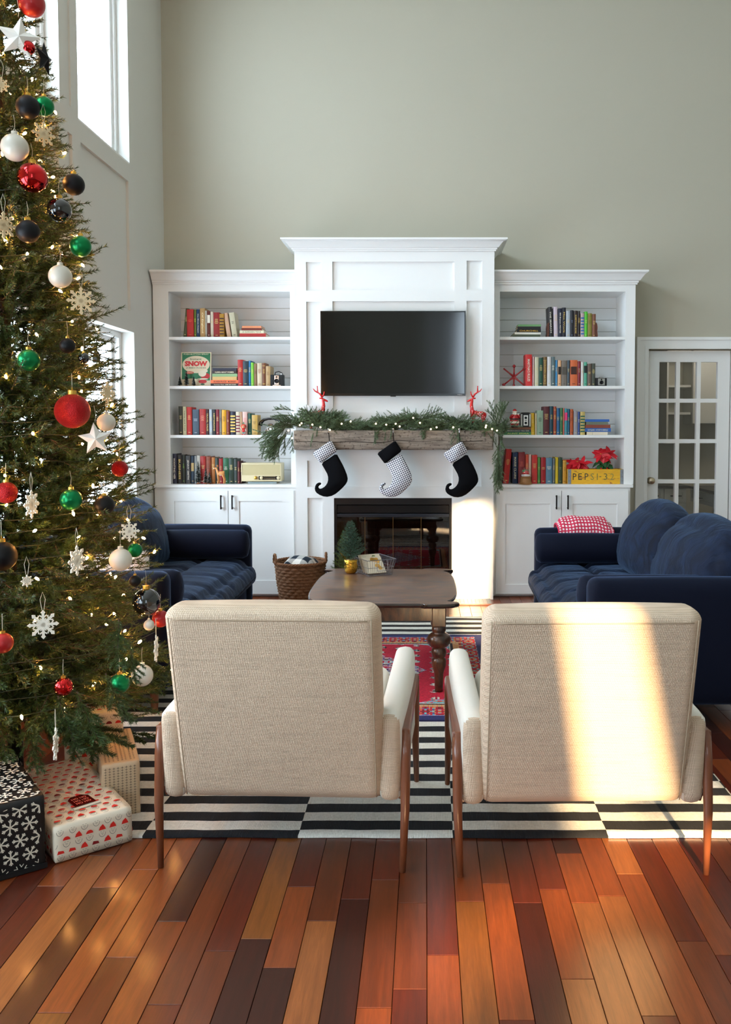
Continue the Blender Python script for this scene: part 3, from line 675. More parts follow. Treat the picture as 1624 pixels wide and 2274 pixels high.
def np_mesh(name, V, Fc, k=4):
    me = bpy.data.meshes.new(name); V = np.ascontiguousarray(V, dtype='f'); Fc = np.ascontiguousarray(Fc, dtype='i')
    me.vertices.add(len(V)); me.vertices.foreach_set('co', V.ravel()); me.loops.add(Fc.size); me.loops.foreach_set('vertex_index', Fc.ravel())
    me.polygons.add(len(Fc)); me.polygons.foreach_set('loop_start', np.arange(0, Fc.size, k, dtype='i')); me.polygons.foreach_set('loop_total', np.full(len(Fc), k, dtype='i'))
    me.update(calc_edges=True); return me
me = np_mesh('oriental_rug', V, Q); at = me.attributes.new('knots', 'FLOAT_COLOR', 'FACE'); at.data.foreach_set('color', np.concatenate([col.reshape(-1,3), np.ones((nx*ny,1))], 1).astype('f').ravel())
mk = mat('rug_wool', (150,40,60), .95, bump=.2, bscale=400); nt = mk.node_tree; an = nd(nt,'ShaderNodeAttribute', attribute_name='knots'); nt.links.new(an.outputs['Color'], nt.nodes['Principled BSDF'].inputs['Base Color']); me.materials.append(mk)
orug = thing('oriental_rug', 'red patterned oriental rug with navy border under the coffee table', 'rug', (OX0, OY0, 0))
o = bpy.data.objects.new('pile', me); C.objects.link(o); o.parent = orug
MB().box(0,W_,0,L_,.0092,.0158).build('edge_binding', cmat((34,38,84), .95), orug)
# ================================================================ ARMCHAIRS
def weave_mat(name, c1, c2, c3):
    m = mat(name, c1, .92, sheen=.2); nt = m.node_tree; b = nt.nodes['Principled BSDF']; L = nt.links.new
    tc = nd(nt,'ShaderNodeTexCoord')
    mp = nd(nt,'ShaderNodeMapping'); mp.inputs['Scale'].default_value = (7, 7, 95); L(tc.outputs['Object'], mp.inputs[0])
    n1 = nd(nt,'ShaderNodeTexNoise'); n1.inputs['Scale'].default_value = 1; n1.inputs['Detail'].default_value = 6; n1.inputs['Roughness'].default_value = .7; L(mp.outputs[0], n1.inputs['Vector'])
    sp = nd(nt,'ShaderNodeSeparateXYZ'); L(tc.outputs['Object'], sp.inputs[0])
    def mth(op, a, bb=None, v=None):
        n = nd(nt,'ShaderNodeMath', operation=op); L(a, n.inputs[0])
        if bb is not None: L(bb, n.inputs[1])
        elif v is not None: n.inputs[1].default_value = v
        return n.outputs[0]
    k = 2*PI/.0085
    xy = mth('ADD', sp.outputs[0], sp.outputs[1])
    w1 = mth('SINE', mth('MULTIPLY', mth('ADD', xy, sp.outputs[2]), v=k*.8)); w2 = mth('SINE', mth('MULTIPLY', mth('SUBTRACT', xy, sp.outputs[2]), v=k*.8))
    w = mth('MULTIPLY', w1, w2)
    cr = nd(nt,'ShaderNodeValToRGB'); e = cr.color_ramp.elements; e[0].position = .34; e[0].color = (*lin(c2),1); e[1].position = .52; e[1].color = (*lin(c1),1); L(n1.outputs[0], cr.inputs[0])
    mr = nd(nt,'ShaderNodeMapRange'); mr.inputs['From Min'].default_value = -.9; mr.inputs['From Max'].default_value = .1; L(w, mr.inputs[0])
    mx = nd(nt,'ShaderNodeMix', data_type='RGBA'); mx.inputs['A'].default_value = (*lin(c3),1); L(cr.outputs[0], mx.inputs['B']); L(mr.outputs[0], mx.inputs['Factor']); L(mx.outputs['Result'], b.inputs['Base Color'])
    bp = nd(nt,'ShaderNodeBump'); bp.inputs['Strength'].default_value = .35; bp.inputs['Distance'].default_value = .003; L(w, bp.inputs['Height']); L(bp.outputs[0], b.inputs['Normal'])
    return m
M_weave = weave_mat('oatmeal_weave', (210,187,162), (194,173,150), (176,152,128))
M_linen = mat('smooth_cream_linen', (222,218,208), .85, bump=.15, bscale=300, sheen=.2)
M_walnut = mat('walnut_wood', (118,66,40), .35, vary=.35, vscale=14, stretch=(1,1,.12), coat=.3)
def armchair(label, loc, rz):
    t = thing('armchair', label, 'armchair', loc, rz, 'armchairs facing the fireplace')
    # local: x right, y forward (towards the fireplace); rear legs at y=0
    zb = .212; tilt = -.20
    def rec(q, U):
        k = np.clip((q[:,2]-zb)/.62, 0, 1)
        q[:,1] += -.155*k; q[:,0] *= 1+.0*k; q[:,1] += -.012*(1-U[:,0]**2)*(U[:,1] < 0)*(1-U[:,2]**2)
        q[:,2] += -.006*U[:,0]**2*(U[:,2] > .9)
        return q
    rbox(-.324, .324, .02, .15, zb, .868, .042, 40, fn=rec).build('backrest', M_weave, t, smooth=True)
    m = MB()      # welting seams of the back
    for s in (-1, 1): m.tube([(s*.302, .018-.155*k/12-.003, zb+.02+.60*k/12) for k in range(13)], .0019, 5)
    m.tube([(-.290+.580*k/16, .016-.155*.985, zb+.612) for k in range(17)], .0019, 5)
    m.build('piping', cmat((166,146,122), .95), t, smooth=True)
    for s in (-1, 1):
        def af(q, U, s=s):
            k = np.clip((q[:,1]-.0)/.66, 0, 1); top = U[:,2] > .2
            q[:,2] += np.where(U[:,2] > 0, .05*k, 0); q[:,0] += s*.012*k
            q[:,1] += np.where(q[:,1] < .1, -.03*np.clip((q[:,2]-zb)/.3, 0, 1), 0)
            return q
        a, b = (.306, .380); x0, x1 = (a, b) if s > 0 else (-b, -a)
        arm = rbox(x0, x1, .012, .655, zb, .505, .032, 26, puff=(.004,0,0), fn=af)
        o = arm.build('arm', M_weave, t, smooth=True); o.data.materials.append(M_linen)
        for p in o.data.polygons:
            if p.normal.y > -.6 and (p.normal.z > .5 or abs(p.normal.x) > .5 or p.normal.y > .5): p.material_index = 1
    rbox(-.298, .298, .10, .645, zb, .37, .02, 12).build('seat_base', M_linen, t, smooth=True)
    rbox(-.296, .296, .08, .665, .36, .475, .045, 20, puff=(0,0,.02)).build('seat_cushion', M_linen, t, smooth=True)
    for s in (-1, 1):
        x = s*.392
        m = MB(); m.tube([(s*.384, .0, 0), (x, .012, .2), (x, .03, .36), (x, .045, .44)], [.0095, .0145, .017, .016], 12)
        m.build('leg', M_walnut, t, smooth=True)
        m = MB(); m.tube([(s*.396, .665, .010), (x, .645, .2), (x, .63, .36), (x, .62, .44)], [.0095, .0145, .017, .016], 12)
        m.build('leg', M_walnut, t, smooth=True)
        MB().box(min(x-.014, x+.014), max(x-.014, x+.014), .03, .64, .405, .445).build('side_rail', M_walnut, t, bevel=.007, seg=3)
        MB().bar((x-s*.01, .05, .23), (s*.29, .05, .26), .03, .03).build('bracket', M_walnut, t, bevel=.004)
    MB().bar((-.385, .62, .26), (.385, .62, .26), .03, .03).build('stretcher', M_walnut, t, bevel=.004)
    return t
a1 = F(357,1925); a2 = F(895,1937); b1 = F(1022,1945); b2 = F(1570,1943)
armchair('left oatmeal woven armchair with walnut legs, seen from behind beside the tree', ((a1[0]+a2[0])/2, (a1[1]+a2[1])/2, 0), math.radians(-2.2))
armchair('right oatmeal woven armchair with a sunlit back, seen from behind', ((b1[0]+b2[0])/2, (b1[1]+b2[1])/2, 0), math.radians(1.0))
# ================================================================ SOFAS
def velvet_mat():
    m = mat('navy_velvet', (14,30,72), .75, sheen=.30, spec=.2); nt = m.node_tree; b = nt.nodes['Principled BSDF']; L = nt.links.new
    b.inputs['Sheen Tint'].default_value = (.22,.38,.64,1); b.inputs['Sheen Roughness'].default_value = .4
    tc = nd(nt,'ShaderNodeTexCoord'); n0 = nd(nt,'ShaderNodeTexNoise'); n0.inputs['Scale'].default_value = 3; L(tc.outputs['Object'], n0.inputs['Vector'])
    ma = nd(nt,'ShaderNodeVectorMath', operation='MULTIPLY_ADD'); ma.inputs[1].default_value = (.5,.5,.5); L(n0.outputs['Color'], ma.inputs[0]); L(tc.outputs['Object'], ma.inputs[2])
    mp = nd(nt,'ShaderNodeMapping'); mp.inputs['Scale'].default_value = (3,8,4); mp.inputs['Rotation'].default_value = (.5,.2,.4); L(ma.outputs[0], mp.inputs[0])
    n1 = nd(nt,'ShaderNodeTexNoise'); n1.inputs['Scale'].default_value = 1.8; n1.inputs['Detail'].default_value = 6; n1.inputs['Roughness'].default_value = .55; n1.inputs['Distortion'].default_value = .2; L(mp.outputs[0], n1.inputs['Vector'])
    bp = nd(nt,'ShaderNodeBump'); bp.inputs['Strength'].default_value = .6; bp.inputs['Distance'].default_value = .02; L(n1.outputs[0], bp.inputs['Height']); L(bp.outputs[0], b.inputs['Normal'])
    cr = nd(nt,'ShaderNodeValToRGB'); e = cr.color_ramp.elements; e[0].position = .38; e[0].color = (*lin((9,15,31)),1); e[1].position = .68; e[1].color = (*lin((20,33,58)),1); L(n1.outputs[0], cr.inputs[0]); L(cr.outputs[0], b.inputs['Base Color'])  # wrinkle highlights and darker folds are put into the base colour
    return m
M_velvet = velvet_mat()
M_velvet2 = mat('navy_velvet_smooth', (8,14,32), .8, sheen=.3, spec=.15); M_velvet2.node_tree.nodes['Principled BSDF'].inputs['Sheen Tint'].default_value = (.2,.34,.66,1)
def sofa(label, xf, s, y0, y1, group):
    """s=+1: back towards +x, front edge at xf"""
    t = thing('sofa', label, 'sofa', (xf+s*.45, (y0+y1)/2, 0), 0, group); L_ = (y1-y0)/2
    def X(a, b): a, b = s*(a-.45), s*(b-.45); return min(a,b), max(a,b)
    def bx(a, b, c, d, e, f, r, n, name, m, **k):
        x0, x1 = X(a, b); return rbox(x0, x1, c, d, e, f, r, n, **k).build(name, m, t, smooth=True)
    bx(.02, .88, -L_+.12, L_-.12, .13, .30, .02, 10, 'base', M_velvet2)
    for e in (-1, 1):
        c = (L_-.145, L_) if e > 0 else (-L_, -L_+.145)
        bx(0, .90, c[0], c[1], .12, .70, .05, 26, 'arm', M_velvet2, puff=(0,.012,.006))
    bx(.70, .90, -L_+.14, L_-.14, .13, .78, .05, 26, 'back', M_velvet2)
    def tuft(q, U):
        n = len(q); top = U[:,2] > 0
        u = (q[:,0]*s+.45)
        lx = np.abs(((u-.0)/.31)%1-.5)*2; ly = np.abs(((q[:,1]+L_)/.30)%1-.5)*2
        dz = -.028*np.exp(-((1-lx)/.16)**2)-.022*np.exp(-((1-ly)/.16)**2)
        q[:,2] += np.where(top, dz*U[:,2]**2, dz*.0)
        q[:,2] += np.where(top, -.02*(1-np.minimum(1, u/.12))**2, 0)
        for i in range(n):
            if top[i]: q[i,2] += .008*NZ.noise(Vector((q[i,0]*5, q[i,1]*26, 1)))
        return q
    bx(-.055, .72, -L_+.15, L_-.15, .29, .475, .06, 90, 'seat_cushion', M_velvet, puff=(.02,0,.02), fn=tuft)
    nb = 2; bl = (2*L_-.30)/nb
    for k in range(nb):
        c0 = -L_+.15+k*bl+.004; c1 = c0+bl-.008
        def bc(q, U, k=k):
            hz = np.clip((q[:,2]-.45)/.45, 0, 1)
            q[:,0] += s*.10*hz*1.0
            q[:,2] += -.07*np.abs(U[:,1])**3*(U[:,2] > 0)+.0
            q[:,0] -= s*.05*(1-U[:,1]**2)*(1-U[:,2]**2)*(s*U[:,0] < 0)
            for i in range(len(q)): q[i,0] += .014*NZ.noise(Vector((q[i,0]*4, q[i,1]*7, q[i,2]*12+k*9)))
            return q
        bx(.52, .76, c0, c1, .44, .90, .095, 30, 'back_cushion', M_velvet, puff=(.03,.01,.04), fn=bc)
    for e in (-1, 1):
        yc = e*(L_-.15-.085); m = MB(); r = .088
        prof = [(.0001,0),(.04,.004),(.075,.016),(r,.04),(r*1.02,.20),(r*1.03,.35),(r*1.0,.55),(r,.60),(.075,.63),(.04,.642),(.0001,.646)]
        m.lathe(prof, 28, (0,0,0), cap=False); m.xf(Matrix.Rotation(PI/2, 4, 'Y')); x0, x1 = X(-.02, .626)
        m.v = [(v[0]+x0, v[1]+yc, v[2]*(1.12)+.585) for v in m.v]; m.build('bolster', M_velvet2, t, smooth=True)
    for ex in (.08, .82):
        for e in (-1, 1):
            x0, _ = X(ex, ex); m = MB(); m.lathe([(.014,0),(.024,.13),(.024,.14)], 14, (x0, e*(L_-.08), 0)); m.build('leg', M_walnut, t, smooth=True)
    return t
sofa('navy velvet sofa under the left windows, partly behind the christmas tree', PX(551, 5.94), -1, 4.0, 6.09, 'pair of navy velvet sofas')
sofa('navy velvet sofa on the right side with a pink throw on its arm', PX(1192, 5.75), 1, 3.84, 5.90, 'pair of navy velvet sofas')
# throw blanket on the far arm of the right sofa
def throw_mat():
    m = mat('knit_throw', (196,34,70), .95); nt = m.node_tree; b = nt.nodes['Principled BSDF']; L = nt.links.new
    at = nd(nt,'ShaderNodeAttribute', attribute_name='knit'); sp = nd(nt,'ShaderNodeSeparateXYZ'); L(at.outputs['Vector'], sp.inputs[0])
    outs = []
    for i in (0,1):
        f = nd(nt,'ShaderNodeMath', operation='FRACT'); L(sp.outputs[i], f.inputs[0]); g = nd(nt,'ShaderNodeMath', operation='GREATER_THAN'); g.inputs[1].default_value = .42; L(f.outputs[0], g.inputs[0]); outs.append(g.outputs[0])
    mu = nd(nt,'ShaderNodeMath', operation='MULTIPLY'); L(outs[0], mu.inputs[0]); L(outs[1], mu.inputs[1])
    mx = nd(nt,'ShaderNodeMix', data_type='RGBA'); mx.inputs['A'].default_value = (*lin((196,34,70)),1); mx.inputs['B'].default_value = (*lin((236,214,218)),1); L(mu.outputs[0], mx.inputs['Factor']); L(mx.outputs['Result'], b.inputs['Base Color'])
    return m
ya, yb_ = 5.90-.145, 5.90
path = [(ya-.012,.60),(ya-.014,.66),(ya-.012,.70),(ya+.01,.735),(ya+.05,.765),(ya+.095,.765),(yb_+.0,.74),(yb_+.016,.70),(yb_+.016,.60),(yb_+.016,.52)]
tx0, tx1 = PX(1237, 5.8), PX(1362, 5.8); nx = 36
t = thing('throw_blanket', 'pink and white checked knit throw folded over the sofa arm', 'blanket', (tx0, ya, .6), 0)
def loopgrid(path, nx, th, wob):
    vs = []; at = []; n = len(path)
    for layer in (0, 1):
        for i in range(nx+1):
            u = i/nx; L_ = 0
            for k, (y, z) in enumerate(path):
                if k: L_ += math.dist(path[k], path[k-1])
                oz = .018*math.sin(u*PI)*(1 if 2 < k < 7 else .2)+.022*NZ.noise(Vector((u*4, k*.5, 2)))*(1 if 1 < k < 8 else .3)
                if u < .06 or u > .94: oz -= .03*(1 if 2 < k < 7 else 0)
                oy = (-1 if k < 4 else 1)*(.010+.012*(.5+NZ.noise(Vector((u*5, k*.4, 7)))))+(0 if layer == 0 else (th if k < 4 else -th))
                vs.append(((tx1-tx0)*u+wob*math.sin(k), y-ya+oy, z-.6+oz-(th if layer and 2 < k < 7 else 0))); at.append((u*(tx1-tx0)/.022, L_/.022, 0))
    m = (nx+1)*n; fs = []
    for layer in (0,1):
        for i in range(nx):
            for k in range(n-1):
                a = layer*m+i*n+k; f = (a, a+n, a+n+1, a+1); fs.append(f if layer == 0 else f[::-1])
    for i in range(nx): a = i*n; fs += [(a, a+m, a+n+m, a+n), (a+n-1, a+2*n-1, a+2*n-1+m, a+n-1+m)]
    for k in range(n-1): fs += [(k, k+1, k+1+m, k+m), (nx*n+k, nx*n+k+m, nx*n+k+1+m, nx*n+k+1)]
    return vs, fs, at
vs, fs, at = loopgrid([(y, z) for y, z in path], nx, .012, .004)
m = MB(); m.v, m.f = vs, fs; o = m.build('knit_cloth', throw_mat(), t, smooth=True); a_ = o.data.attributes.new('knit', 'FLOAT_VECTOR', 'POINT'); a_.data.foreach_set('vector', np.array(at, dtype='f').ravel())
s_ = o.modifiers.new('s', 'SUBSURF'); s_.levels = 1; s_.render_levels = 1
# fluffy white throw over the near end of the left sofa
t = thing('fluffy_throw', 'white fluffy throw lying over the near arm of the left sofa', 'blanket', (-1.62, 4.2, .72))
m = rbox(-.30, .22, -.02, .13, -.12, .05, .05, 20, fn=lambda q,U: rough(q, U, 6, .02)); m.build('cloth', cmat((232,232,236), .95), t, smooth=True)
tf = MB(); rr = random.Random(4)
for k in range(1500):
    v = Vector(rr.choice(m.v)); d = Vector((rr.uniform(-1,1), rr.uniform(-1,.4), rr.uniform(-.2,1))).normalized()*rr.uniform(.012,.03); e = Vector((rr.uniform(-1,1),rr.uniform(-1,1),0))*.0015
    tf.add([v-e, v+e, v+d], [(0,1,2)])
tf.build('fur', cmat((238,238,242), .95), t, fix=False)['kind'] = 'stuff'
# ================================================================ COFFEE TABLE
def wood_mat(name, c1, c2, st, rough=.35, coat=.4, sc=3.0):
    m = mat(name, c1, rough, coat=coat); nt = m.node_tree; b = nt.nodes['Principled BSDF']; L = nt.links.new
    tc = nd(nt,'ShaderNodeTexCoord'); mp = nd(nt,'ShaderNodeMapping'); mp.inputs['Scale'].default_value = st; L(tc.outputs['Object'], mp.inputs[0])
    n1 = nd(nt,'ShaderNodeTexNoise'); n1.inputs['Scale'].default_value = sc; n1.inputs['Detail'].default_value = 8; n1.inputs['Roughness'].default_value = .65; n1.inputs['Distortion'].default_value = .6; L(mp.outputs[0], n1.inputs['Vector'])
    cr = nd(nt,'ShaderNodeValToRGB'); e = cr.color_ramp.elements; e[0].position = .36; e[0].color = (*lin(c2),1); e[1].position = .62; e[1].color = (*lin(c1),1); L(n1.outputs[0], cr.inputs[0]); L(cr.outputs[0], b.inputs['Base Color'])
    r2 = nd(nt,'ShaderNodeMapRange'); r2.inputs['To Min'].default_value = rough-.1; r2.inputs['To Max'].default_value = rough+.2; L(n1.outputs[0], r2.inputs[0]); L(r2.outputs[0], b.inputs['Roughness'])
    return m
M_top = wood_mat('worn_dark_tabletop', (120,88,66), (70,48,36), (2.2,6,1), .36, .3)
M_turn = wood_mat('dark_walnut_turning', (96,58,32), (40,22,12), (6,6,2), .3, .6, 5)
TZ = .49; ty0, ty1 = 4.31, 5.42; TX = -.232; TY = (ty0+ty1)/2
tb = thing('coffee_table', 'dark wooden coffee table with scalloped corners and turned legs', 'table', (TX, TY, .018))
hw, hl = .388, (ty1-ty0)/2
q_ = [(hw*.50, hl-.022),(hw*.56, hl-.024),(hw*.585, hl-.010),(hw*.64, hl),(hw*.82, hl-.001),(hw*.97, hl-.012),(hw*1.05, hl-.038),(hw*1.05, hl-.058),(hw*.99, hl-.072),(hw*.915, hl-.078),(hw*.90, hl-.094),(hw*.945, hl-.115),(hw*.995, hl-.17),(hw*1.035, hl-.27),(hw*1.05, hl-.38),(hw*1.055, 0)]
def smooth_poly(pts, it=2, closed=True):
    for _ in range(it):
        o = []; n = len(pts)
        for i in range(n if closed else n-1):
            a, b = pts[i], pts[(i+1)%n]; o += [(.75*a[0]+.25*b[0], .75*a[1]+.25*b[1]), (.25*a[0]+.75*b[0], .25*a[1]+.75*b[1])]
        pts = o
    return pts
half = q_+[(x,-y) for x,y in q_[::-1][1:]]; outline = smooth_poly(half+[(-x,-y) for x,y in half], 1)
m = MB(); n = len(outline); z1 = TZ-.018
def ring(sc_, z): return [(x-sc_*np.sign(x)*.5*2, y-sc_*np.sign(y), z) for x,y in outline]
rs = [ring(.012, z1-.024), ring(.004, z1-.020), ring(0, z1-.012), ring(.001, z1-.004), ring(.006, z1)]
vs = [p for r in rs for p in r]; fs = [tuple(range(n))[::-1], tuple(range(4*n, 5*n))]
for k in range(4): fs += [(k*n+i, k*n+(i+1)%n, (k+1)*n+(i+1)%n, (k+1)*n+i) for i in range(n)]
m.add(vs, fs); o = m.build('tabletop', M_top, tb); o.data.materials.append(mat('dark_edge', (34,22,16), .25, coat=.6))
for p in o.data.polygons:
    if len(p.vertices) == 4: p.material_index = 1
lx, ly = .302, hl-.085
for a, b, c, d in ((-lx, lx, -ly-.012, -ly+.012), (-lx, lx, ly-.012, ly+.012)): MB().box(a, b, c, d, z1-.10, z1-.024).build('apron', M_turn, tb)
for a in (-lx, lx): MB().box(a-.012, a+.012, -ly, ly, z1-.10, z1-.024).build('apron', M_turn, tb)
pf = [(.021,0),(.0215,.02),(.024,.095),(.027,.108),(.037,.138),(.0385,.162),(.036,.175),(.028,.182),(.036,.19),(.040,.21),(.036,.228),(.029,.236),(.045,.243),(.060,.262),(.063,.28),(.058,.298),(.04,.312),(.03,.316),(.036,.324),(.038,.334),(.034,.345),(.03,.35),(.034,.353)]
for a in (-lx, lx):
    for b in (-ly, ly):
        m = MB(); m.lathe([(r_, z*.98) for r_, z in pf], 24, (a, b, 0)); lg = m.build('leg', M_turn, tb, smooth=True)
        MB().box(a-.036, a+.036, b-.036, b+.036, .345, z1-.024).build('leg_block', M_turn, lg, bevel=.004)
# ================================================================ EVERGREEN HELPERS
class Sprigs:
    def __init__(s, seed): s.V = []; s.F = []; s.M = []; s.n = 0; s.r = np.random.RandomState(seed)
    def stem(s, pts, r0, r1, nl, dens, w=.0016, spread=(.55,.95), flat=0, mi=0, tip=True):
        """a twig along pts with needles of length nl, dens per metre"""
        pts = np.array(pts, float); seg = np.linalg.norm(np.diff(pts, axis=0), axis=1); cum = np.concatenate([[0], np.cumsum(seg)]); L = cum[-1]
        k = len(pts); d = np.gradient(pts, axis=0); d /= np.linalg.norm(d, axis=1, keepdims=True)
        ref = np.array([0,0,1.]); x = np.cross(d, ref); x /= np.maximum(np.linalg.norm(x, axis=1, keepdims=True), 1e-6); y = np.cross(x, d)
        rr = np.linspace(r0, r1, k)[:,None]; ring = []
        for a in (0, 2.1, 4.2): ring.append(pts+rr*(np.cos(a)*x+np.sin(a)*y))
        R = np.stack(ring, 1).reshape(-1,3); f = []
        for i in range(k-1):
            for a in range(3): p, q = i*3+a, i*3+(a+1)%3; f += [(p,q,q+3),(p,q+3,p+3)]
        s.V.append(R); s.F.append(np.array(f)+s.n); s.M += [1]*len(f); s.n += len(R)
        m = int(L*dens)
        if m < 1: return
        t = np.sort(s.r.uniform(.02*L, L, m)); i = np.clip(np.searchsorted(cum, t)-1, 0, k-2); fr = ((t-cum[i])/seg[i])[:,None]
        p = pts[i]*(1-fr)+pts[i+1]*fr; dd = d[i]; a = s.r.uniform(0, 2*PI, m)
        if flat: a = np.where(s.r.rand(m) < .5, 0, PI)+s.r.normal(0, flat, m)
        sp = s.r.uniform(*spread, m)[:,None]; X = x[i]; Y = y[i]
        nd_ = dd*np.cos(sp)+(np.cos(a)[:,None]*X+np.sin(a)[:,None]*Y)*np.sin(sp)
        side = np.cross(nd_, s.r.normal(size=(m,3))); side /= np.linalg.norm(side, axis=1, keepdims=True)
        ln = nl*s.r.uniform(.7, 1.1, m)[:,None]*(1-.35*(t/L)[:,None]**3)
        v = np.stack([p-side*w/2, p+side*w/2, p+nd_*ln], 1).reshape(-1,3)
        s.V.append(v); s.F.append(np.arange(3*m).reshape(-1,3)+s.n); s.M += [mi]*m; s.n += 3*m
    def mesh(s, name, mats):
        me = np_mesh(name, np.concatenate(s.V), np.concatenate(s.F), 3)
        for m in mats: me.materials.append(m)
        me.polygons.foreach_set('material_index', np.array(s.M, dtype='i')); return me
def curve(a, d, L, bend, k=6):
    a = np.array(a, float); d = np.array(d, float); d /= np.linalg.norm(d); out = [a]
    for i in range(k): d = d+np.array(bend)/k; d /= np.linalg.norm(d); a = a+d*L/k; out.append(a)
    return out
def fir_branch(seed, L, side=.42, n=9, nl=.026, dens=620, droop=-.1, lift=.35, flat=0, w=.0016, r0=.004):
    """branch along +x from the origin with side shoots"""
    S = Sprigs(seed); main = curve((0,0,0), (1,0,droop), L, (0,0,lift)); S.stem(main, r0, .0012, nl, dens, w, flat=flat)
    for k in range(n):
        t = .18+.74*k/n; i = min(int(t*6), 5); f = t*6-i; p = main[i]*(1-f)+main[i+1]*f; sd = 1 if k % 2 else -1
        l = L*side*(1.05-.75*t)*S.r.uniform(.75,1.15)
        S.stem(curve(p, (.75, sd*.75+S.r.normal(0,.12), S.r.normal(.02,.16)), l, (.25,-.15*sd,.15), 4), .002, .001, nl*.95, dens, w, flat=flat)
    return S
def needle_mat(name, c, c2, tr=.0):
    m = mat(name, c, .5, rnd=.28); m.node_tree.nodes['Principled BSDF'].inputs['Specular IOR Level'].default_value = .4
    nt = m.node_tree; b = nt.nodes['Principled BSDF']; tc = nd(nt,'ShaderNodeTexCoord'); n = nd(nt,'ShaderNodeTexNoise'); n.inputs['Scale'].default_value = 30; nt.links.new(tc.outputs['Object'], n.inputs['Vector'])
    mx = nd(nt,'ShaderNodeMix', data_type='RGBA'); mx.inputs['A'].default_value = (*lin(c),1); mx.inputs['B'].default_value = (*lin(c2),1); nt.links.new(n.outputs[0], mx.inputs['Factor'])
    hs = [q for q in nt.nodes if q.bl_idname == 'ShaderNodeHueSaturation'][0]; nt.links.new(mx.outputs['Result'], hs.inputs['Color']); return m
M_needle = needle_mat('tree_needles', (40,62,26), (66,88,38))
M_twig = mat('twig_bark', (58,44,30), .9)
M_gneedle = needle_mat('garland_needles', (66,92,60), (128,150,114))
# ================================================================ CHRISTMAS TREE
TXc, TYc = -1.60, 3.28
def TR(z): return max(.05, .645-.1966*(z-.35)*1.0) if z > .35 else .60
tree = thing('christmas_tree', 'tall slim lit artificial christmas tree standing before the left windows', 'christmas tree', (TXc, TYc, 0))
m = MB(); m.tube([(0,0,.06),(0,0,1.5),(0,0,3.2),(0,0,3.9)], [.022,.02,.014,.006], 10); m.build('trunk', mat('trunk_brown', (60,44,30), .9), tree, smooth=True)
m = MB()
for k in range(4):
    a = k*PI/2+.5; m.bar((0,0,.05),(.26*math.cos(a),.26*math.sin(a),.012),.02,.012)
m.lathe([(.03,.03),(.03,.2)], 12); m.build('stand', M_black, tree)
protos = {}
for ci, L in enumerate((.26,.42,.58)):
    for v in range(3):
        S = fir_branch(10*ci+v, L, n=int(6+L*11), nl=.026, dens=1500, w=.0034, droop=-.05, lift=.30+.15*v); protos[ci,v] = S.mesh('branch', [M_needle, M_twig])
rb = random.Random(11); NB = 296; zs = []
for k in range(NB):
    # more branches low down; the golden angle spreads them around the trunk
    u = (k+.5)/NB; z = .34+3.5*(.35*u+.65*(1-math.sqrt(1-u*.985))); zs.append(z)
for k, z in enumerate(zs):
    R = TR(z)*(rb.uniform(.80,1.04) if 1.0 < z < 2.6 else rb.uniform(.86,1.10)); ang = k*2.39996+rb.uniform(-.2,.2)
    if math.sin(ang) > .2 and rb.random() < .35: ang = -ang      # fuller on the side away from the far wall
    if math.cos(ang) < 0: R = min(R, (TXc-XL-.05)/max(.01, -math.cos(ang)))
    tip = R; ci = 0 if tip < .34 else (1 if tip < .52 else 2); L0 = (.26,.42,.58)[ci]; sc_ = min(1.15, max(.7, (tip-.02)/L0))
    if tip < .2: sc_ = .62
    r0 = max(.0, tip-L0*sc_)
    o = bpy.data.objects.new('branch', protos[ci, rb.randrange(3)]); C.objects.link(o); o.parent = tree
    o.location = (r0*math.cos(ang), r0*math.sin(ang), z); pitch = rb.uniform(-.12,.30)*(1 if z > .8 else -1.1)-.02 if z > .8 else rb.uniform(.1,.55)
    o.rotation_euler = Matrix.Rotation(ang, 3, 'Z').to_euler(); 
    o.rotation_euler = (Matrix.Rotation(ang, 4, 'Z') @ Matrix.Rotation(-(.16 if z > .8 else -.10)+rb.uniform(-.22,.22)+(.25 if z < .8 else 0), 4, 'Y') @ Matrix.Rotation(rb.uniform(-.7,.7), 4, 'X')).to_euler()
    o.scale = (sc_,)*3
# inner boughs, joined: too many and too deep to pick apart
S = Sprigs(77)
for k in range(4200):
    u = (k+.5)/4200; z = .32+3.5*(.3*u+.7*(1-math.sqrt(1-u*.985)))+rb.uniform(-.05,.05); R = TR(z); ang = rb.uniform(0, 2*PI); a = R*rb.uniform(.10,.72); L = min(R*.55, .24)*rb.uniform(.7,1)
    if math.cos(ang) < -.5: a *= .75; L *= .6
    S.stem(curve((a*math.cos(ang), a*math.sin(ang), z), (math.cos(ang+rb.uniform(-.7,.7)), math.sin(ang+rb.uniform(-.7,.7)), rb.uniform(-.5,.3)), L, (0,0,.3), 4), .003, .001, .028, 560, .0030)
me = S.mesh('inner_foliage', [M_needle, M_twig]); o = bpy.data.objects.new('inner_foliage', me); C.objects.link(o); o.parent = tree; o['kind'] = 'stuff'
# drooping boughs of the lowest tier
for k, (px, py, L) in enumerate([(275,1560,.2),(212,1600,.22),(170,1610,.24),(100,1660,.2),(40,1640,.2),(330,1500,.16),(20,1560,.25),(305,1440,.2)]):
    zt_ = P(px, py, TYc-.5)[1]; x, z = P(px, py, TYc-.42)
    o = bpy.data.objects.new('branch', protos[0, k % 3]); C.objects.link(o); o.parent = tree; o.location = (x-TXc-.06, -.42, z+.10)
    o.rotation_euler = (Matrix.Rotation(-.6-.1*k, 4, 'Z') @ Matrix.Rotation(.95, 4, 'Y')).to_euler(); o.scale = (L/.26*1.0,)*3
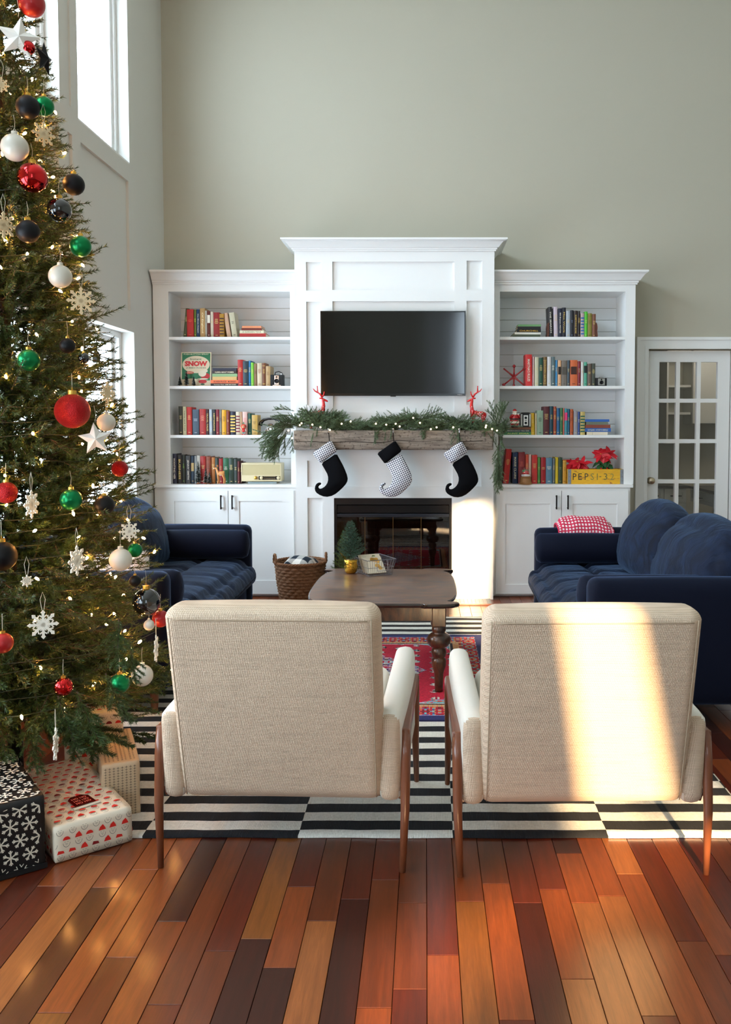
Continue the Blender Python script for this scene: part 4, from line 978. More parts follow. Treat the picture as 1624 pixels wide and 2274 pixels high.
# string lights: warm bulbs as parts, the wire winding around
ls = thing('string_lights', 'warm white mini lights strung all over the christmas tree', 'string lights', (TXc, TYc, 0))
M_bulb = mat('warm_bulb', (255,170,80), .3, emit=300); M_bulb.node_tree.nodes['Principled BSDF'].inputs['Emission Color'].default_value = (1,.42,.10,1)
mb_ = MB(); mb_.lathe([(.0001,-.009),(.0028,-.006),(.0044,-.001),(.0044,.003),(.0028,.0075),(.0001,.009)], 8, cap=False); mb_.build('bulb', M_bulb, ls, smooth=True); bulb0 = ls.children[0]
wire = []; NL = 285
for k in range(NL):
    u = (k+.5)/NL; z = .36+3.4*(.25*u+.75*(1-math.sqrt(1-u*.97))); ang = k*1.13+rb.uniform(-.25,.25); R = TR(z)*rb.uniform(.62,1.0)
    p = (R*math.cos(ang), R*math.sin(ang), z); wire.append(p)
    o = bulb0 if k == 0 else bulb0.copy()
    if k: C.objects.link(o)
    o.location = p; o.rotation_euler = (rb.uniform(-1,1), rb.uniform(-1,1), 0)
m = MB(); pts = []
for a, b in zip(wire[:-1], wire[1:]):
    for q in range(3):
        t_ = q/3; p = Vector(a).lerp(Vector(b), t_); rr = math.hypot(p.x,p.y); R = (math.hypot(*a[:2])*(1-t_)+math.hypot(*b[:2])*t_); f = R/max(rr,.02); pts.append((p.x*f*.97, p.y*f*.97, p.z-.012*math.sin(PI*t_)))
m.tube(pts, .0014, 4); m.build('wire', cmat((16,34,24), .6), ls)
# ================================================================ ORNAMENTS
M_thread = cmat((190,186,170), .6)
def on_tree(px, py, out=.02):
    """point on the tree's near surface seen at that pixel"""
    a, ry, rz = ray(px, py); best = None; t = 1.6/ry
    while t*ry < TYc+.05:
        x, y, z = a*t, ry*t, H+rz*t
        if math.hypot(x-TXc, y-TYc) < TR(z)+out and y < TYc: return Vector((x,y,z))
        t += .004/ry*5
    Y = TYc-.12; t = Y/ry; return Vector((a*t, Y, H+rz*t))
gold_cap = M_gold
def hanger(t, top, L, m=None):
    mb = MB(); mb.tube([(0,0,top),(.002,0,top+L*.5),(-.003,0,top+L)], .0007, 4); mb.build('thread', m or M_thread, t)
def ball_orn(px, py, rpx, m, label, cap=None, L=.05, kind='baubles on the tree'):
    p = on_tree(px, py, .035); r = rpx*p.y/FPX
    t = thing('bauble', label, 'ornament', tuple(p), random.uniform(0,6), kind)
    MB().ball((0,0,0), r, 36, 20).build('globe', m, t, smooth=True)
    c = MB(); c.lathe([(r*.24,r*.93),(r*.25,r*1.02),(r*.24,r*1.2),(r*.06,r*1.23)], 16); c.tube([(r*.09*math.cos(a), 0, r*1.3+r*.09*math.sin(a)) for a in [k*PI/5 for k in range(11)]], r*.018, 5)
    c.build('cap', cap or gold_cap, t, smooth=False); hanger(t, r*1.35, L); return t
M_redm = mat('red_matte_bauble', (168,22,26), .45, metal=.3, coat=.3); M_redg = mat('red_mirror_bauble', (205,18,22), .06, metal=1, coat=.5)
M_glit = mat('red_glitter', (176,14,16), .3, metal=.7, bump=1, bscale=420, vary=.95, vscale=420); M_blkm = mat('black_satin_bauble', (13,12,14), .5, spec=.22)
M_blkg = mat('black_gloss_bauble', (10,10,12), .05, coat=1); M_green = mat('green_satin_bauble', (8,120,66), .3, metal=.75); M_pearl = mat('pearl_bauble', (206,200,186), .35, coat=.3, sheen=.2)
for a in [
 (70,8,28,M_redm,'matte red bauble at the very top of the picture'),(62,106,15,M_redg,'small shiny red bauble behind the white paper star'),
 (62,238,25,M_blkm,'black bauble with gold cap above the white bauble'),(98,236,21,M_green,'green bauble half hidden behind a black one near the top'),
 (33,328,29,M_pearl,'white pearl bauble just above the mirrored red one'),(72,395,32,M_redg,'large mirrored red bauble beneath the upper white bauble'),
 (164,410,23,M_blkm,'black bauble hanging free at the right edge of the upper tree'),(132,466,26,M_blkg,'glossy dark bauble behind branches below the free hanging black one'),
 (62,514,25,M_blkm,'black bauble beside the upper left wooden snowflake'),(179,547,23,M_green,'topmost green bauble hanging free at the right edge of the tree'),
 (134,614,25,M_pearl,'white bauble left of the star-cut wooden snowflake'),(64,800,24,M_green,'green bauble on the left above the big glittery red one'),
 (150,768,17,M_blkm,'black bauble tucked beside the wall lamp'),(161,913,38,M_glit,'largest red glitter bauble in the middle of the tree'),
 (236,938,20,M_pearl,'white bauble hanging before the lower window sash'),(266,1041,18,M_glit,'small red glitter bauble near the window corner'),
 (14,1094,24,M_glit,'red glitter bauble at the left picture edge'),(158,1110,24,M_green,'green bauble in the middle of the lower tree'),
 (232,1122,22,M_blkm,'black bauble under the window, half behind branches'),(300,1222,16,M_green,'small green bauble before the blue sofa cushion'),
 (268,1243,25,M_pearl,'white bauble before the left sofa'),(4,1235,33,M_blkm,'big matte black bauble cut by the left picture edge'),
 (325,1337,31,M_blkg,'large glossy black bauble beside the left armchair'),(357,1374,19,M_redm,'red bauble half hidden behind the left armchair'),
 (331,1388,12,M_pearl,'small pale bauble under the glossy black one'),(6,1428,23,M_redm,'satin red bauble at the lower left picture edge'),
 (141,1525,21,M_redg,'mirrored red bauble in the lower middle of the tree'),(266,1518,22,M_green,'lowest green bauble beside the white pearl bauble'),
 (316,1500,24,M_pearl,'lowest white pearl bauble lit by a bulb from below'),(186,795,12,M_blkg,'tiny dark bauble beneath the wall lamp arm'),(300,1290,13,M_blkm,'small black bauble above the glossy black one')]:
    ball_orn(*a, cap=(M_pearl if a[3] is M_pearl else None))
M_plywood = mat('birch_plywood', (222,200,160), .7, vary=.08, vscale=30); M_whitefelt = mat('white_snowflake', (236,232,218), .7)
def snowflake(px, py, rpx, yaw, m, label, n=8, ly=1.0, orange=0):
    p = on_tree(px, py, .045); r = rpx*p.y/FPX; t = thing('snowflake_ornament', label, 'ornament', tuple(p), yaw+math.atan2(-p.x, p.y), 'cut-out snowflakes on the tree'); th = .002
    mb = MB(); w = r*.085
    for k in range(n):
        a = 2*PI*k/n+PI/2; c, s = math.cos(a), math.sin(a)
        def q(u, v): return (u*c-v*s, u*s+v*c)
        mb.prism([q(.0*r,-w), q(.78*r,-w), q(.78*r,w), q(0,w)], -th, th)
        mb.prism([q(.68*r,0), q(.82*r,-.15*r), q(1.0*r,0), q(.82*r,.15*r)], -th*1.1, th*1.1)
        for sg in (-1,1):
            mb.prism([q(.44*r,0), q(.52*r,0), q(.68*r,sg*.22*r), q(.60*r,sg*.25*r)], -th*.95, th*.95)
            mb.prism([q(.20*r,0), q(.28*r,0), q(.44*r,sg*.17*r), q(.38*r,sg*.20*r)], -th*.9, th*.9)
    R = [(.30*r*math.cos(2*PI*k/(2*n)), .30*r*math.sin(2*PI*k/(2*n))) for k in range(2*n)]; Ri = [(x*.66, y*.66) for x, y in R]
    for k in range(2*n): j = (k+1)%(2*n); mb.prism([R[k], R[j], Ri[j], Ri[k]], -th*1.05, th*1.05)
    mb.build('cutout', m, t)
    c = MB(); c.tube([(-.003,0,r),(-.008,0,r+.035),(0,0,r+.06),(.008,0,r+.035),(.003,0,r)], .0008, 4); c.build('thread', M_thread, t)
for a in [(97,298,28,.5,M_plywood,'pale wooden snowflake right of the upper white bauble'),(8,500,30,.5,M_plywood,'wooden snowflake at the left edge beside the black bauble'),
 (180,668,31,.1,M_plywood,'star-cut wooden snowflake hanging free over the window head'),(239,873,25,.9,M_plywood,'warm-lit wooden snowflake hanging before the window'),
 (70,1120,32,1.05,M_whitefelt,'white snowflake turned sideways left of the green bauble'),(287,1180,24,.3,M_whitefelt,'white snowflake before the blue sofa cushion'),
 (171,1245,34,1.0,M_whitefelt,'white snowflake turned edge-wise in the middle of the tree'),(347,1440,31,1.42,M_whitefelt,'white snowflake seen edge-on beside the left armchair'),
 (96,1387,33,.0,M_whitefelt,'large white snowflake facing the viewer on the lower tree'),(124,1652,38,1.40,M_whitefelt,'lowest white snowflake seen edge-on above the gifts'),
 (60,1290,14,.4,M_whitefelt,'small white snowflake deep in the lower branches'),(3,188,17,.2,M_plywood,'small wooden snowflake at the upper left edge')]:
    snowflake(*a)
def star(px, py, rpx, rot, m, label, yaw=0):
    p = on_tree(px, py, .05); r = rpx*p.y/FPX; t = thing('star_ornament', label, 'ornament', tuple(p), yaw+math.atan2(-p.x, p.y), 'folded stars on the tree')
    pts = []
    for k in range(10): a = PI/2+rot+k*PI/5; q = r if k % 2 == 0 else r*.47; pts.append((q*math.cos(a), 0, q*math.sin(a)))
    vs = pts+[(0,-r*.30,0),(0,r*.30,0)]; mb = MB(); mb.add(vs, [(k,(k+1)%10,10) for k in range(10)]+[((k+1)%10,k,11) for k in range(10)]); mb.build('facets', m, t)
    hanger(t, r*.98, .06)
star(42, 85, 46, -.1, mat('white_paper', (226,222,214), .75), 'folded white paper star near the top of the tree')
star(212, 975, 37, .1, mat('white_paper', (226,222,214), .75), 'folded white paper star under the big red glitter bauble')
star(98, 130, 36, 0, M_blkm, 'folded black star turned sideways before the upper window', 1.1)
# ================================================================ GARLAND ON THE MANTEL
ga = thing('garland', 'evergreen garland with warm lights draped along the barn wood mantel', 'garland', (0, YF-.10, MZ1))
gp = []
for ci, L in enumerate((.12,.19,.26)):
    for v in range(3):
        S = fir_branch(200+10*ci+v, L, side=.55, n=7, nl=.019, dens=1000, droop=0, lift=-.35-.2*v, w=.0026, r0=.0028); gp.append(S.mesh('sprig', [M_gneedle, M_twig]))
rg = random.Random(8)
def sprig(p, d, sz=None, roll=None, sc_=1):
    k = rg.randrange(3)+3*(rg.randrange(3) if sz is None else sz); o = bpy.data.objects.new('sprig', gp[k]); C.objects.link(o); o.parent = ga; o.location = p
    q = Vector(d).to_track_quat('X', 'Z').to_matrix().to_4x4(); o.rotation_euler = (q @ Matrix.Rotation(rg.uniform(-.8,.8) if roll is None else roll, 4, 'X')).to_euler(); o.scale = (sc_,)*3
gx0, gx1 = PX(640, YF-.12), PX(1105, YF-.12)
def gh(u):      # garland height profile read from the photograph (metres above the beam)
    P_ = [(0,.10),(.10,.15),(.16,.16),(.24,.09),(.34,.05),(.42,.06),(.5,.10),(.56,.155),(.64,.13),(.70,.06),(.76,.07),(.82,.13),(.88,.07),(.95,.03),(1,.04)]
    for (a,b),(c,d) in zip(P_[:-1], P_[1:]):
        if a <= u <= c: return b+(d-b)*(u-a)/(c-a)
    return .05
for k in range(430):
    u = rg.random(); x = gx0+(gx1-gx0)*u; h = gh(u); s = rg.choice((-1,1)); y = rg.uniform(-.05,.035)
    sprig((x, y, rg.uniform(.012, .5*h+.015)), (s*rg.uniform(.5,1), rg.uniform(-.5,.1), rg.uniform(-.02, h*5.5)), sz=rg.choice((0,1,1,2)), sc_=rg.uniform(.6,.9))
for px in (695, 700, 825, 838, 855, 865, 930, 940, 1003, 1010, 1075):    # tips hanging over the beam's face
    x = PX(px, YF-.2); sprig((x+.02, -.085, .02), (rg.uniform(-.7,.3), -.25, -1), sz=rg.choice((0,1)), sc_=rg.uniform(.6,.85))
for k in range(16):    # drooping left end
    a = rg.uniform(0,1); x0 = PX(650, YF-.1)-.03*a; sprig((x0-.05*rg.random(), -.03-rg.random()*.05, .05-.10*a), (-rg.uniform(.35,1.1), -.2, -rg.uniform(.1,1.0)), sz=2, sc_=rg.uniform(.85,1.1))
for px, py, dx, dz in ((605,965,-.7,-.5),(590,985,-.5,-.8),(625,975,-.2,-1),(640,970,-.1,-1),(612,990,-.6,-.7),(645,925,-1,.35),(640,935,-1,.1)):
    x, z = P(px+10, py-12, YF-.12); sprig((x, -.04, z-MZ1), (dx, -.1, dz), sz=1, sc_=.9)
xr = PX(1108, YF-.12)
for k in range(26):    # sprays standing and hanging at the right end
    v = rg.uniform(-.36, .10); sprig((xr+rg.uniform(-.02,.02), -.06+rg.uniform(-.02,.02), v), (rg.uniform(-.35,.35), -.1, rg.choice((1,-1)) if -.2 < v < 0 else (1 if v > -.1 else -1)), sz=1, sc_=rg.uniform(.7,.95))
m = MB(); wp = [(gx0-.02, -.03, .03)]+[(gx0+(gx1-gx0)*k/30, -.04+.02*math.sin(k), .03+.3*gh(k/30)) for k in range(31)]+[(xr, -.05, 0), (xr, -.06, -.3)]
m.tube(wp, .005, 5); m.build('vine', M_twig, ga)
mb_ = MB(); mb_.ball((0,0,0), .0062, 10, 7)
for k, (px, py) in enumerate([(666,944),(670,940),(694,943),(712,949),(733,955),(759,941),(779,936),(835,941),(858,943),(879,941),(888,947),(918,928),(933,939),(957,953),(970,949),(1007,949),(1079,949),(1093,953),(1080,945),(641,956),(649,973),(1104,956)]):
    x, z = P(px, py, YF-.24); o = mb_.build('bulb', mat('garland_bulb', (255,226,170), .3, emit=13) if 'garland_bulb' not in bpy.data.materials else bpy.data.materials['garland_bulb'], ga, smooth=True) if k == 0 else b0.copy()
    if k == 0: b0 = o
    else: C.objects.link(o)
    o.location = (x, -.14, z-MZ1)
# ================================================================ STOCKINGS
def hound_mat():
    m = mat('houndstooth_cloth', (230,230,235), .9); nt = m.node_tree; b = nt.nodes['Principled BSDF']; L = nt.links.new
    tc = nd(nt,'ShaderNodeTexCoord'); mp = nd(nt,'ShaderNodeMapping'); mp.inputs['Rotation'].default_value = (0,.45,0); mp.inputs['Scale'].default_value = (66,66,66); L(tc.outputs['Object'], mp.inputs[0]); sp = nd(nt,'ShaderNodeSeparateXYZ'); L(mp.outputs[0], sp.inputs[0])
    def mth(op, a, bb=None, v=None):
        n = nd(nt,'ShaderNodeMath', operation=op); L(a, n.inputs[0])
        if bb is not None: L(bb, n.inputs[1])
        elif v is not None: n.inputs[1].default_value = v
        return n.outputs[0]
    fa = mth('LESS_THAN', mth('FRACT', sp.outputs[0]), v=.5); fb = mth('LESS_THAN', mth('FRACT', sp.outputs[2]), v=.5)
    tw = mth('LESS_THAN', mth('FRACT', mth('MULTIPLY', mth('ADD', sp.outputs[0], sp.outputs[2]), v=2)), v=.5)
    bl = mth('MAXIMUM', mth('MULTIPLY', fa, fb), mth('MULTIPLY', tw, mth('MAXIMUM', fa, fb)))
    mx = nd(nt,'ShaderNodeMix', data_type='RGBA'); mx.inputs['A'].default_value = (*lin((236,236,242)),1); mx.inputs['B'].default_value = (*lin((22,24,52)),1); L(bl, mx.inputs['Factor']); L(mx.outputs['Result'], b.inputs['Base Color']); return m
M_hound = hound_mat(); M_felt = mat('black_felt', (9,9,12), .95, spec=.1)
def puffpoly(poly, th, inset, it=1):
    poly = smooth_poly(poly, it); n = len(poly)
    A = sum(poly[i][0]*poly[(i+1)%n][1]-poly[(i+1)%n][0]*poly[i][1] for i in range(n))
    sg = 1 if A > 0 else -1
    def off(d):
        out = []
        for i in range(n):
            p, a, b = poly[i], poly[i-1], poly[(i+1)%n]; tx, ty = b[0]-a[0], b[1]-a[1]; L = math.hypot(tx,ty) or 1; out.append((p[0]-sg*ty/L*d, p[1]+sg*tx/L*d))
        return out
    rings = [(off(inset), -th), (off(inset*.35), -th*.8), (poly, -th*.45), (off(inset*.35), -th*.1), (off(inset), 0)]
    mb = MB(); vs = [(x, y, z) for pts, y in rings for x, z in pts]; fs = [tuple(range(n)), tuple(range(5*n-1, 4*n-1, -1))]
    for k in range(4): fs += [(k*n+i, k*n+(i+1)%n, (k+1)*n+(i+1)%n, (k+1)*n+i) for i in range(n)]
    return mb.add(vs, fs)
YS = YF-.205
def uvp(u, v): return P(640+.3079*u, 840+.3079*v, YS)
body = [(240,612),(300,575),(350,540),(372,580),(405,640),(433,712),(428,752),(385,800),(330,845),(270,857),(215,835),(192,805),(200,765),(222,750),(240,752),(241,765),(222,775),(221,792),(240,797),(270,778),(290,745),(290,700),(262,650)]
cuff = [(178,540),(310,446),(358,522),(236,616)]
for k, (du, dv, mbod, mcuf, lab, hx_) in enumerate([(0,0,M_felt,M_hound,'black elf-toe stocking with houndstooth cuff hanging at the left of the mantel',733),(464,2,M_hound,M_felt,'houndstooth stocking with a black cuff hanging in the middle of the mantel',874),(940,4,M_felt,M_hound,'black stocking with houndstooth cuff hanging right, above the firebox corner',1026)]):
    ox, oz = uvp(300+du, 446+dv); t = thing('stocking', lab, 'stocking', (ox, YS, oz), 0, 'christmas stockings on the mantel')
    def cv(q): return [(uvp(u+du, v+dv)[0]-ox, uvp(u+du, v+dv)[1]-oz) for u, v in q]
    puffpoly(cv(body), .032, .012, 1).build('boot', mbod, t, smooth=True)
    c = puffpoly([p for a, b in zip(cv(cuff), cv(cuff)[1:]+cv(cuff)[:1]) for p in (a, ((a[0]*2+b[0])/3, (a[1]*2+b[1])/3), ((a[0]+b[0]*2)/3, (a[1]+b[1]*2)/3))], .046, .006, 1)
    c.v = [(x, y+.006, z) for x, y, z in c.v]; c.build('cuff', mcuf, t, smooth=True)
    topz = MZ1-oz+.012; lp = MB(); lp.tube([(.0,-.016,-.012),(-.004,-.016,topz*.5),(-.006,-.016,topz-.012)], .0032, 6); lp.build('loop', M_felt, t)
    hk = MB(); hk.bar((-.006,.10,topz),(-.006,-.014,topz),.014,.006); hk.bar((-.006,-.016,topz+.003),(-.006,-.016,topz-.03),.014,.006); hk.ball((-.006,-.022,topz-.004), .009, 12, 8); hk.build('hook', M_silver, t, smooth=False)
# ================================================================ BOOKS AND ORNAMENTS ON THE SHELVES
YS_ = YB+.055      # depth of the spines
M_page = mat('book_pages', (226,216,192), .9)
SH = {('L',1): ('top shelf of left bookcase', SL[0], 340, .2094, 580, .2094, 805), ('L',2): ('second shelf of left bookcase', SL[1], 340, .2094, 580, .2094, 1312),
      ('L',3): ('third shelf of left bookcase', SL[2], 340, .2094, 840, .2094, 598), ('L',4): ('counter of left bookcase', CTL, 340, .2094, 840, .2094, 1108),
      ('R',1): ('top shelf of right bookcase', SR[0], 1090, .2094, 580, .2094, 797), ('R',2): ('second shelf of right bookcase', SR[1], 1090, .2094, 580, .2094, 1317),
      ('R',3): ('third shelf of right bookcase', SR[2], 1090, .2094, 840, .2094, 602), ('R',4): ('counter of right bookcase', CTR, 1090, .2094, 840, .2094, 1128)}
rk = random.Random(21)
UM = None
def sx(key, u): s = SH[key]; return PX(s[2]+s[3]*u, YS_)
def sh(key, v): s = SH[key]; return (s[6]-v)*s[5]*YS_/1893.0
def book(key, u0, u1, vt, col, desc, near, lean=0.0, band=None, txt=None, tcol=(214,190,120), depth=None, label2=None, gloss=.5):
    """one upright book: covers with a rounded spine, page block, spine decoration"""
    place, z0 = SH[key][0], SH[key][1]; x0, x1 = sx(key, u0), sx(key, u1); h = max(.05, sh(key, vt)); w = abs(x1-x0)*math.cos(lean); dp = depth or rk.uniform(.13,.165)
    if lean: h = h/math.cos(lean)-abs(math.sin(lean))*w*.5
    lab = '%s book on %s, %s' % (desc, place, near)
    t = thing('book', lab, 'book', ((x0+x1)/2, YS_+rk.uniform(-.006,.006), z0+.0004), 0, 'books standing on the built-in shelves')
    t.rotation_euler = (0, lean, 0)
    if lean: t.location.z += abs(math.sin(lean))*w/2
    ct = min(.0028, w*.16); m = MB(); hw = w/2-.0004
    m.box(-hw, -hw+ct, 0, dp, 0, h); m.box(hw-ct, hw, 0, dp, 0, h)
    n = 5; pts = [(-hw+2*hw*k/n, -.004*math.sin(PI*k/n)-.0005) for k in range(n+1)]
    m.prismz(pts+[(hw, .003), (-hw, .003)], 0, h)
    m.build('cover', cmat(tuple(int(q*.9) for q in col), gloss, vary=.10, vscale=25), t)
    MB().box(-hw+ct, hw-ct, .004, dp-.003, .003, h-.003).build('pages', M_page, t, fix=False)
    d = MB(); f = lambda u, v: (u, -.0052, v)
    def rectf(a, b, c, e, y=-.0051): d.add([(a,y,c),(b,y,c),(b,y,e),(a,y,e)], [(0,1,2,3)])
    if band == 'bands':
        for k in range(6): z = h*(.12+.13*k); rectf(-hw*.9, hw*.9, z, z+h*.06)
    elif band == 'label': rectf(-hw*.8, hw*.8, h*.45, h*.75)
    elif band == 'lines':
        for z in (.08,.11,.86,.89): rectf(-hw*.85, hw*.85, h*z, h*(z+.008))
    elif band == 'halo': rectf(-hw*.95, hw*.95, h*.55, h*.85)
    if txt:
        tt = MB(); add_text(tt, txt, h*.7, hw*.8, lambda u, v: (v, -.0056, h*.5-u), .015)
        tt.build('title', cmat(tcol, .5), t, fix=False)
    elif w > .011 and band not in ('bands',):
        n_ = rk.randint(3,6); z = h*.55
        for k in range(n_):      # small raised lines of lettering too small to read
            ww = hw*rk.uniform(.35,.7); rectf(-ww, ww, z, z+h*.012, -.0053); z += h*.035
        rectf(-hw*.4, hw*.4, h*.08, h*.10, -.0053)
    if d.f: d.build('spine_print', cmat(tcol, .5), t, fix=False)['kind'] = 'stuff'
    return t
def row(key, items):
    prev = None
    for i, it in enumerate(items):
        u0, u1, vt, col, desc = it[:5]; kw = dict(it[5]) if len(it) > 5 else {}
        near = kw.pop('near', None)
        if near is None: near = 'first from the left' if prev is None else 'right of the %s one' % ' '.join(prev.split()[-2:])
        book(key, u0, u1, vt, col, desc, near, **kw); prev = desc
G = (214,180,96); W = (232,226,210)
row(('L',1), [(332,368,503,(74,78,44),'dark olive green',dict(lean=.10)),(375,446,512,(196,36,34),'tall bright red',dict(tcol=(220,90,60))),(448,474,512,(112,124,48),'thin moss green',dict(tcol=(220,210,90))),
 (475,510,512,(26,60,104),'navy blue',dict(txt='The Moon Keeper',tcol=W)),(512,565,500,(200,160,104),'tall tan',dict(txt='Of England',tcol=(240,226,180))),(566,586,525,(206,200,186),'thin grey-white',dict(tcol=(120,110,90))),
 (588,620,530,(110,44,34),'maroon white-labelled',dict(band='halo',tcol=W)),(621,652,535,(232,218,196),'plain cream'),(653,718,543,(160,34,38),'wide crimson'),(719,768,560,(190,140,44),'gold ribbed',dict(band='bands',tcol=(70,44,30))),
 (795,838,550,(224,180,152),'peach leaning',dict(lean=-.15)),(850,905,545,(214,206,176),'cream leaning',dict(lean=-.13,tcol=(60,60,50)))])
row(('L',2), [(905,960,1035,(190,34,32),'tall scarlet',dict(near='right of the stacked books')),(961,1018,1050,(34,58,70),'dark teal',dict(tcol=G)),(1019,1045,1045,(38,120,176),'thin azure blue'),(1046,1076,1065,(132,206,60),'lime green'),
 (1078,1108,1075,(150,116,80),'light brown',dict(tcol=(90,60,40))),(1110,1160,1070,(222,204,172),'cream cloth',dict(tcol=(150,60,40))),(1162,1200,1070,(122,68,38),'chestnut brown',dict(band='lines',tcol=G)),(1203,1250,1103,(196,160,112),'short tan',dict(tcol=(120,80,50)))])
row(('L',3), [(270,318,297,(48,46,26),'black-olive'),(320,358,300,(214,204,160),'slim cream',dict(tcol=(60,70,60),txt='Camp and Trail')),(360,415,305,(200,38,30),'shiny red',dict(tcol=(236,190,120))),(420,488,330,(70,92,112),'wide slate blue',dict(tcol=(180,190,200))),
 (492,560,325,(184,36,34),'wide brick red',dict(tcol=(230,150,120))),(562,597,330,(60,24,24),'dark maroon',dict(txt='TRAVEL TALES',tcol=G)),(598,629,328,(190,202,212),'plain pale grey'),(632,668,330,(20,26,34),'black gilt-lettered',dict(txt='HISTORIANS',tcol=G)),
 (669,702,330,(142,34,50),'wine red'),(704,730,330,(140,134,124),'thin stone grey',dict(tcol=(90,30,30))),(733,778,335,(236,172,24),'bright yellow',dict(tcol=(60,40,20))),(780,815,348,(132,52,34),'rust brown'),
 (817,875,352,(22,28,56),'midnight gold-banded',dict(band='bands',tcol=(226,186,90))),(880,924,355,(226,212,186),'cream red-banded',dict(band='bands',tcol=(120,26,40))),(926,949,355,(206,164,132),'thin sand'),(951,1003,355,(232,190,180),'pale pink',dict(tcol=(220,120,110))),
 (1005,1045,370,(24,84,66),'bottle green'),(1047,1108,388,(206,166,84),'short mustard',dict(tcol=(80,60,30)))])
row(('L',4), [(194,246,790,(22,30,64),'navy',dict(txt='WANTING HER',tcol=W)),(250,300,805,(26,18,14),'black gilt',dict(txt='BUSINESS',tcol=G)),(303,337,808,(34,38,26),'olive-black green-footed',dict(tcol=(120,160,50))),(339,389,812,(66,66,68),'charcoal grey',dict(txt='JENNY SMITH',tcol=W)),
 (395,432,815,(30,52,72),'steel blue',dict(band='label',tcol=(190,160,100))),(435,462,815,(150,156,158),'thin silver grey'),(463,496,810,(216,210,200),'off-white'),(498,556,818,(176,34,28),'vermilion red'),(560,610,820,(150,70,40),'copper brown',dict(band='lines',tcol=(90,40,24))),
 (612,652,830,(192,116,54),'caramel'),(655,690,835,(52,66,58),'grey-green'),(692,735,842,(160,32,32),'ruby red'),(738,797,840,(26,104,66),'emerald green',dict(tcol=W)),(800,853,840,(34,62,50),'forest green'),(855,890,845,(48,62,58),'dark grey-green'),(893,918,870,(98,28,34),'burgundy'),(920,938,882,(70,26,34),'thin plum')])
row(('R',1), [(618,656,478,(34,34,38),'black tilted',dict(lean=-.045,txt='THE SEARCH',tcol=W)),(664,705,478,(224,208,222),'lilac-white',dict(lean=-.02)),(708,749,495,(24,30,58),'deep navy',dict(txt='Bill Bryson NOTES',tcol=W)),(752,790,485,(26,30,46),'ink blue',dict(txt='Max Work',tcol=G)),
 (792,835,520,(190,202,212),'plain light grey'),(838,872,513,(26,30,42),'slim black',dict(tcol=(130,140,170))),(875,914,518,(46,28,26),'dark brown gilt',dict(txt='SOMETHING MORE',tcol=G)),(916,942,520,(42,30,28),'thin espresso',dict(tcol=G)),
 (945,983,545,(206,180,182),'pink blue-banded',dict(band='bands',tcol=(40,100,160))),(985,1018,528,(88,204,54),'vivid green'),(1020,1065,545,(150,138,60),'olive leather',dict(band='lines',tcol=(90,80,30))),(1068,1104,553,(132,80,58),'cocoa brown')])
row(('R',2), [(367,437,985,(228,52,52),'tallest coral red',dict(txt="MARTHA'S RULES",tcol=W,near='right of the red jack',lean=-.01)),(441,461,1008,(220,180,178),'thin pink'),(464,505,1012,(226,224,190),'pale cream'),(507,550,1020,(28,84,66),'dark green'),(553,592,1010,(122,92,54),'brown gilt-framed',dict(band='lines',tcol=G,txt='GOLDEN GATE')),
 (596,635,1008,(232,232,230),'white'),(638,678,1010,(96,118,122),'grey-teal',dict(tcol=W)),(681,706,1043,(70,156,212),'sky blue'),(708,745,1045,(240,186,140),'peach black-labelled',dict(band='label',tcol=(26,22,20))),(748,805,1048,(128,118,108),'wide taupe',dict(band='label',tcol=(80,74,66))),
 (808,835,1045,(72,88,100),'thin slate'),(839,917,1043,(222,110,62),'wide orange',dict(band='label',tcol=(60,30,24))),(920,950,1055,(140,32,48),'raspberry red'),(953,981,1065,(232,230,224),'thin white'),(984,1017,1065,(88,176,146),'mint green',dict(band='halo',tcol=(22,30,28))),(1021,1062,1082,(112,94,82),'dull brown'),(1064,1106,1078,(76,82,72),'dark grey-green')])
row(('R',3), [(430,468,372,(222,176,32),'yellow',dict(near='right of the small black projector',lean=-.03)),(471,490,375,(226,212,178),'thin ivory'),(492,557,345,(158,186,160),'wide mint',dict(tcol=(40,60,50))),(560,622,303,(92,34,42),'tall oxblood'),(625,662,300,(24,74,92),'petrol blue',dict(tcol=G)),(665,695,303,(168,72,46),'terracotta',dict(band='lines',tcol=G)),
 (698,733,320,(46,110,160),'cobalt blue'),(736,765,318,(62,122,76),'leaf green'),(767,781,320,(228,120,104),'thin salmon'),(783,812,325,(66,156,170),'teal pink-topped',dict(band='halo',tcol=(226,60,120))),(814,839,328,(36,116,156),'ocean blue'),(843,876,332,(196,92,44),'burnt orange',dict(band='lines',tcol=(110,40,24))),
 (879,921,350,(160,158,166),'lilac-grey'),(924,946,358,(52,84,156),'royal blue',dict(tcol=W)),(949,1000,358,(214,188,110),'sand green-banded',dict(band='bands',tcol=(30,92,80)))])
row(('R',4), [(135,192,762,(196,28,24),'tall leaning fire-red',dict(lean=.09,tcol=G)),(234,290,797,(22,48,86),'dark blue silver-labelled',dict(tcol=(200,196,170),txt='MARIE CLAIRE')),(296,366,795,(142,34,38),'wide garnet',dict(tcol=(200,90,70))),(372,404,820,(226,84,52),'orange-red'),(406,432,818,(232,204,190),'thin shell-pink'),(437,497,825,(222,60,54),'wide tomato red'),
 (501,530,850,(88,150,74),'fresh green'),(536,588,852,(172,22,34),'cherry red'),(590,657,855,(96,140,168),'wide blue-grey paper-tagged',dict(tcol=W)),(661,685,860,(104,116,122),'thin pewter'),(689,720,850,(236,206,40),'lemon yellow'),(723,765,852,(48,74,54),'pine green',dict(tcol=(150,160,90))),(768,807,880,(216,160,52),'short ochre',dict(band='lines',tcol=(130,90,30)))])
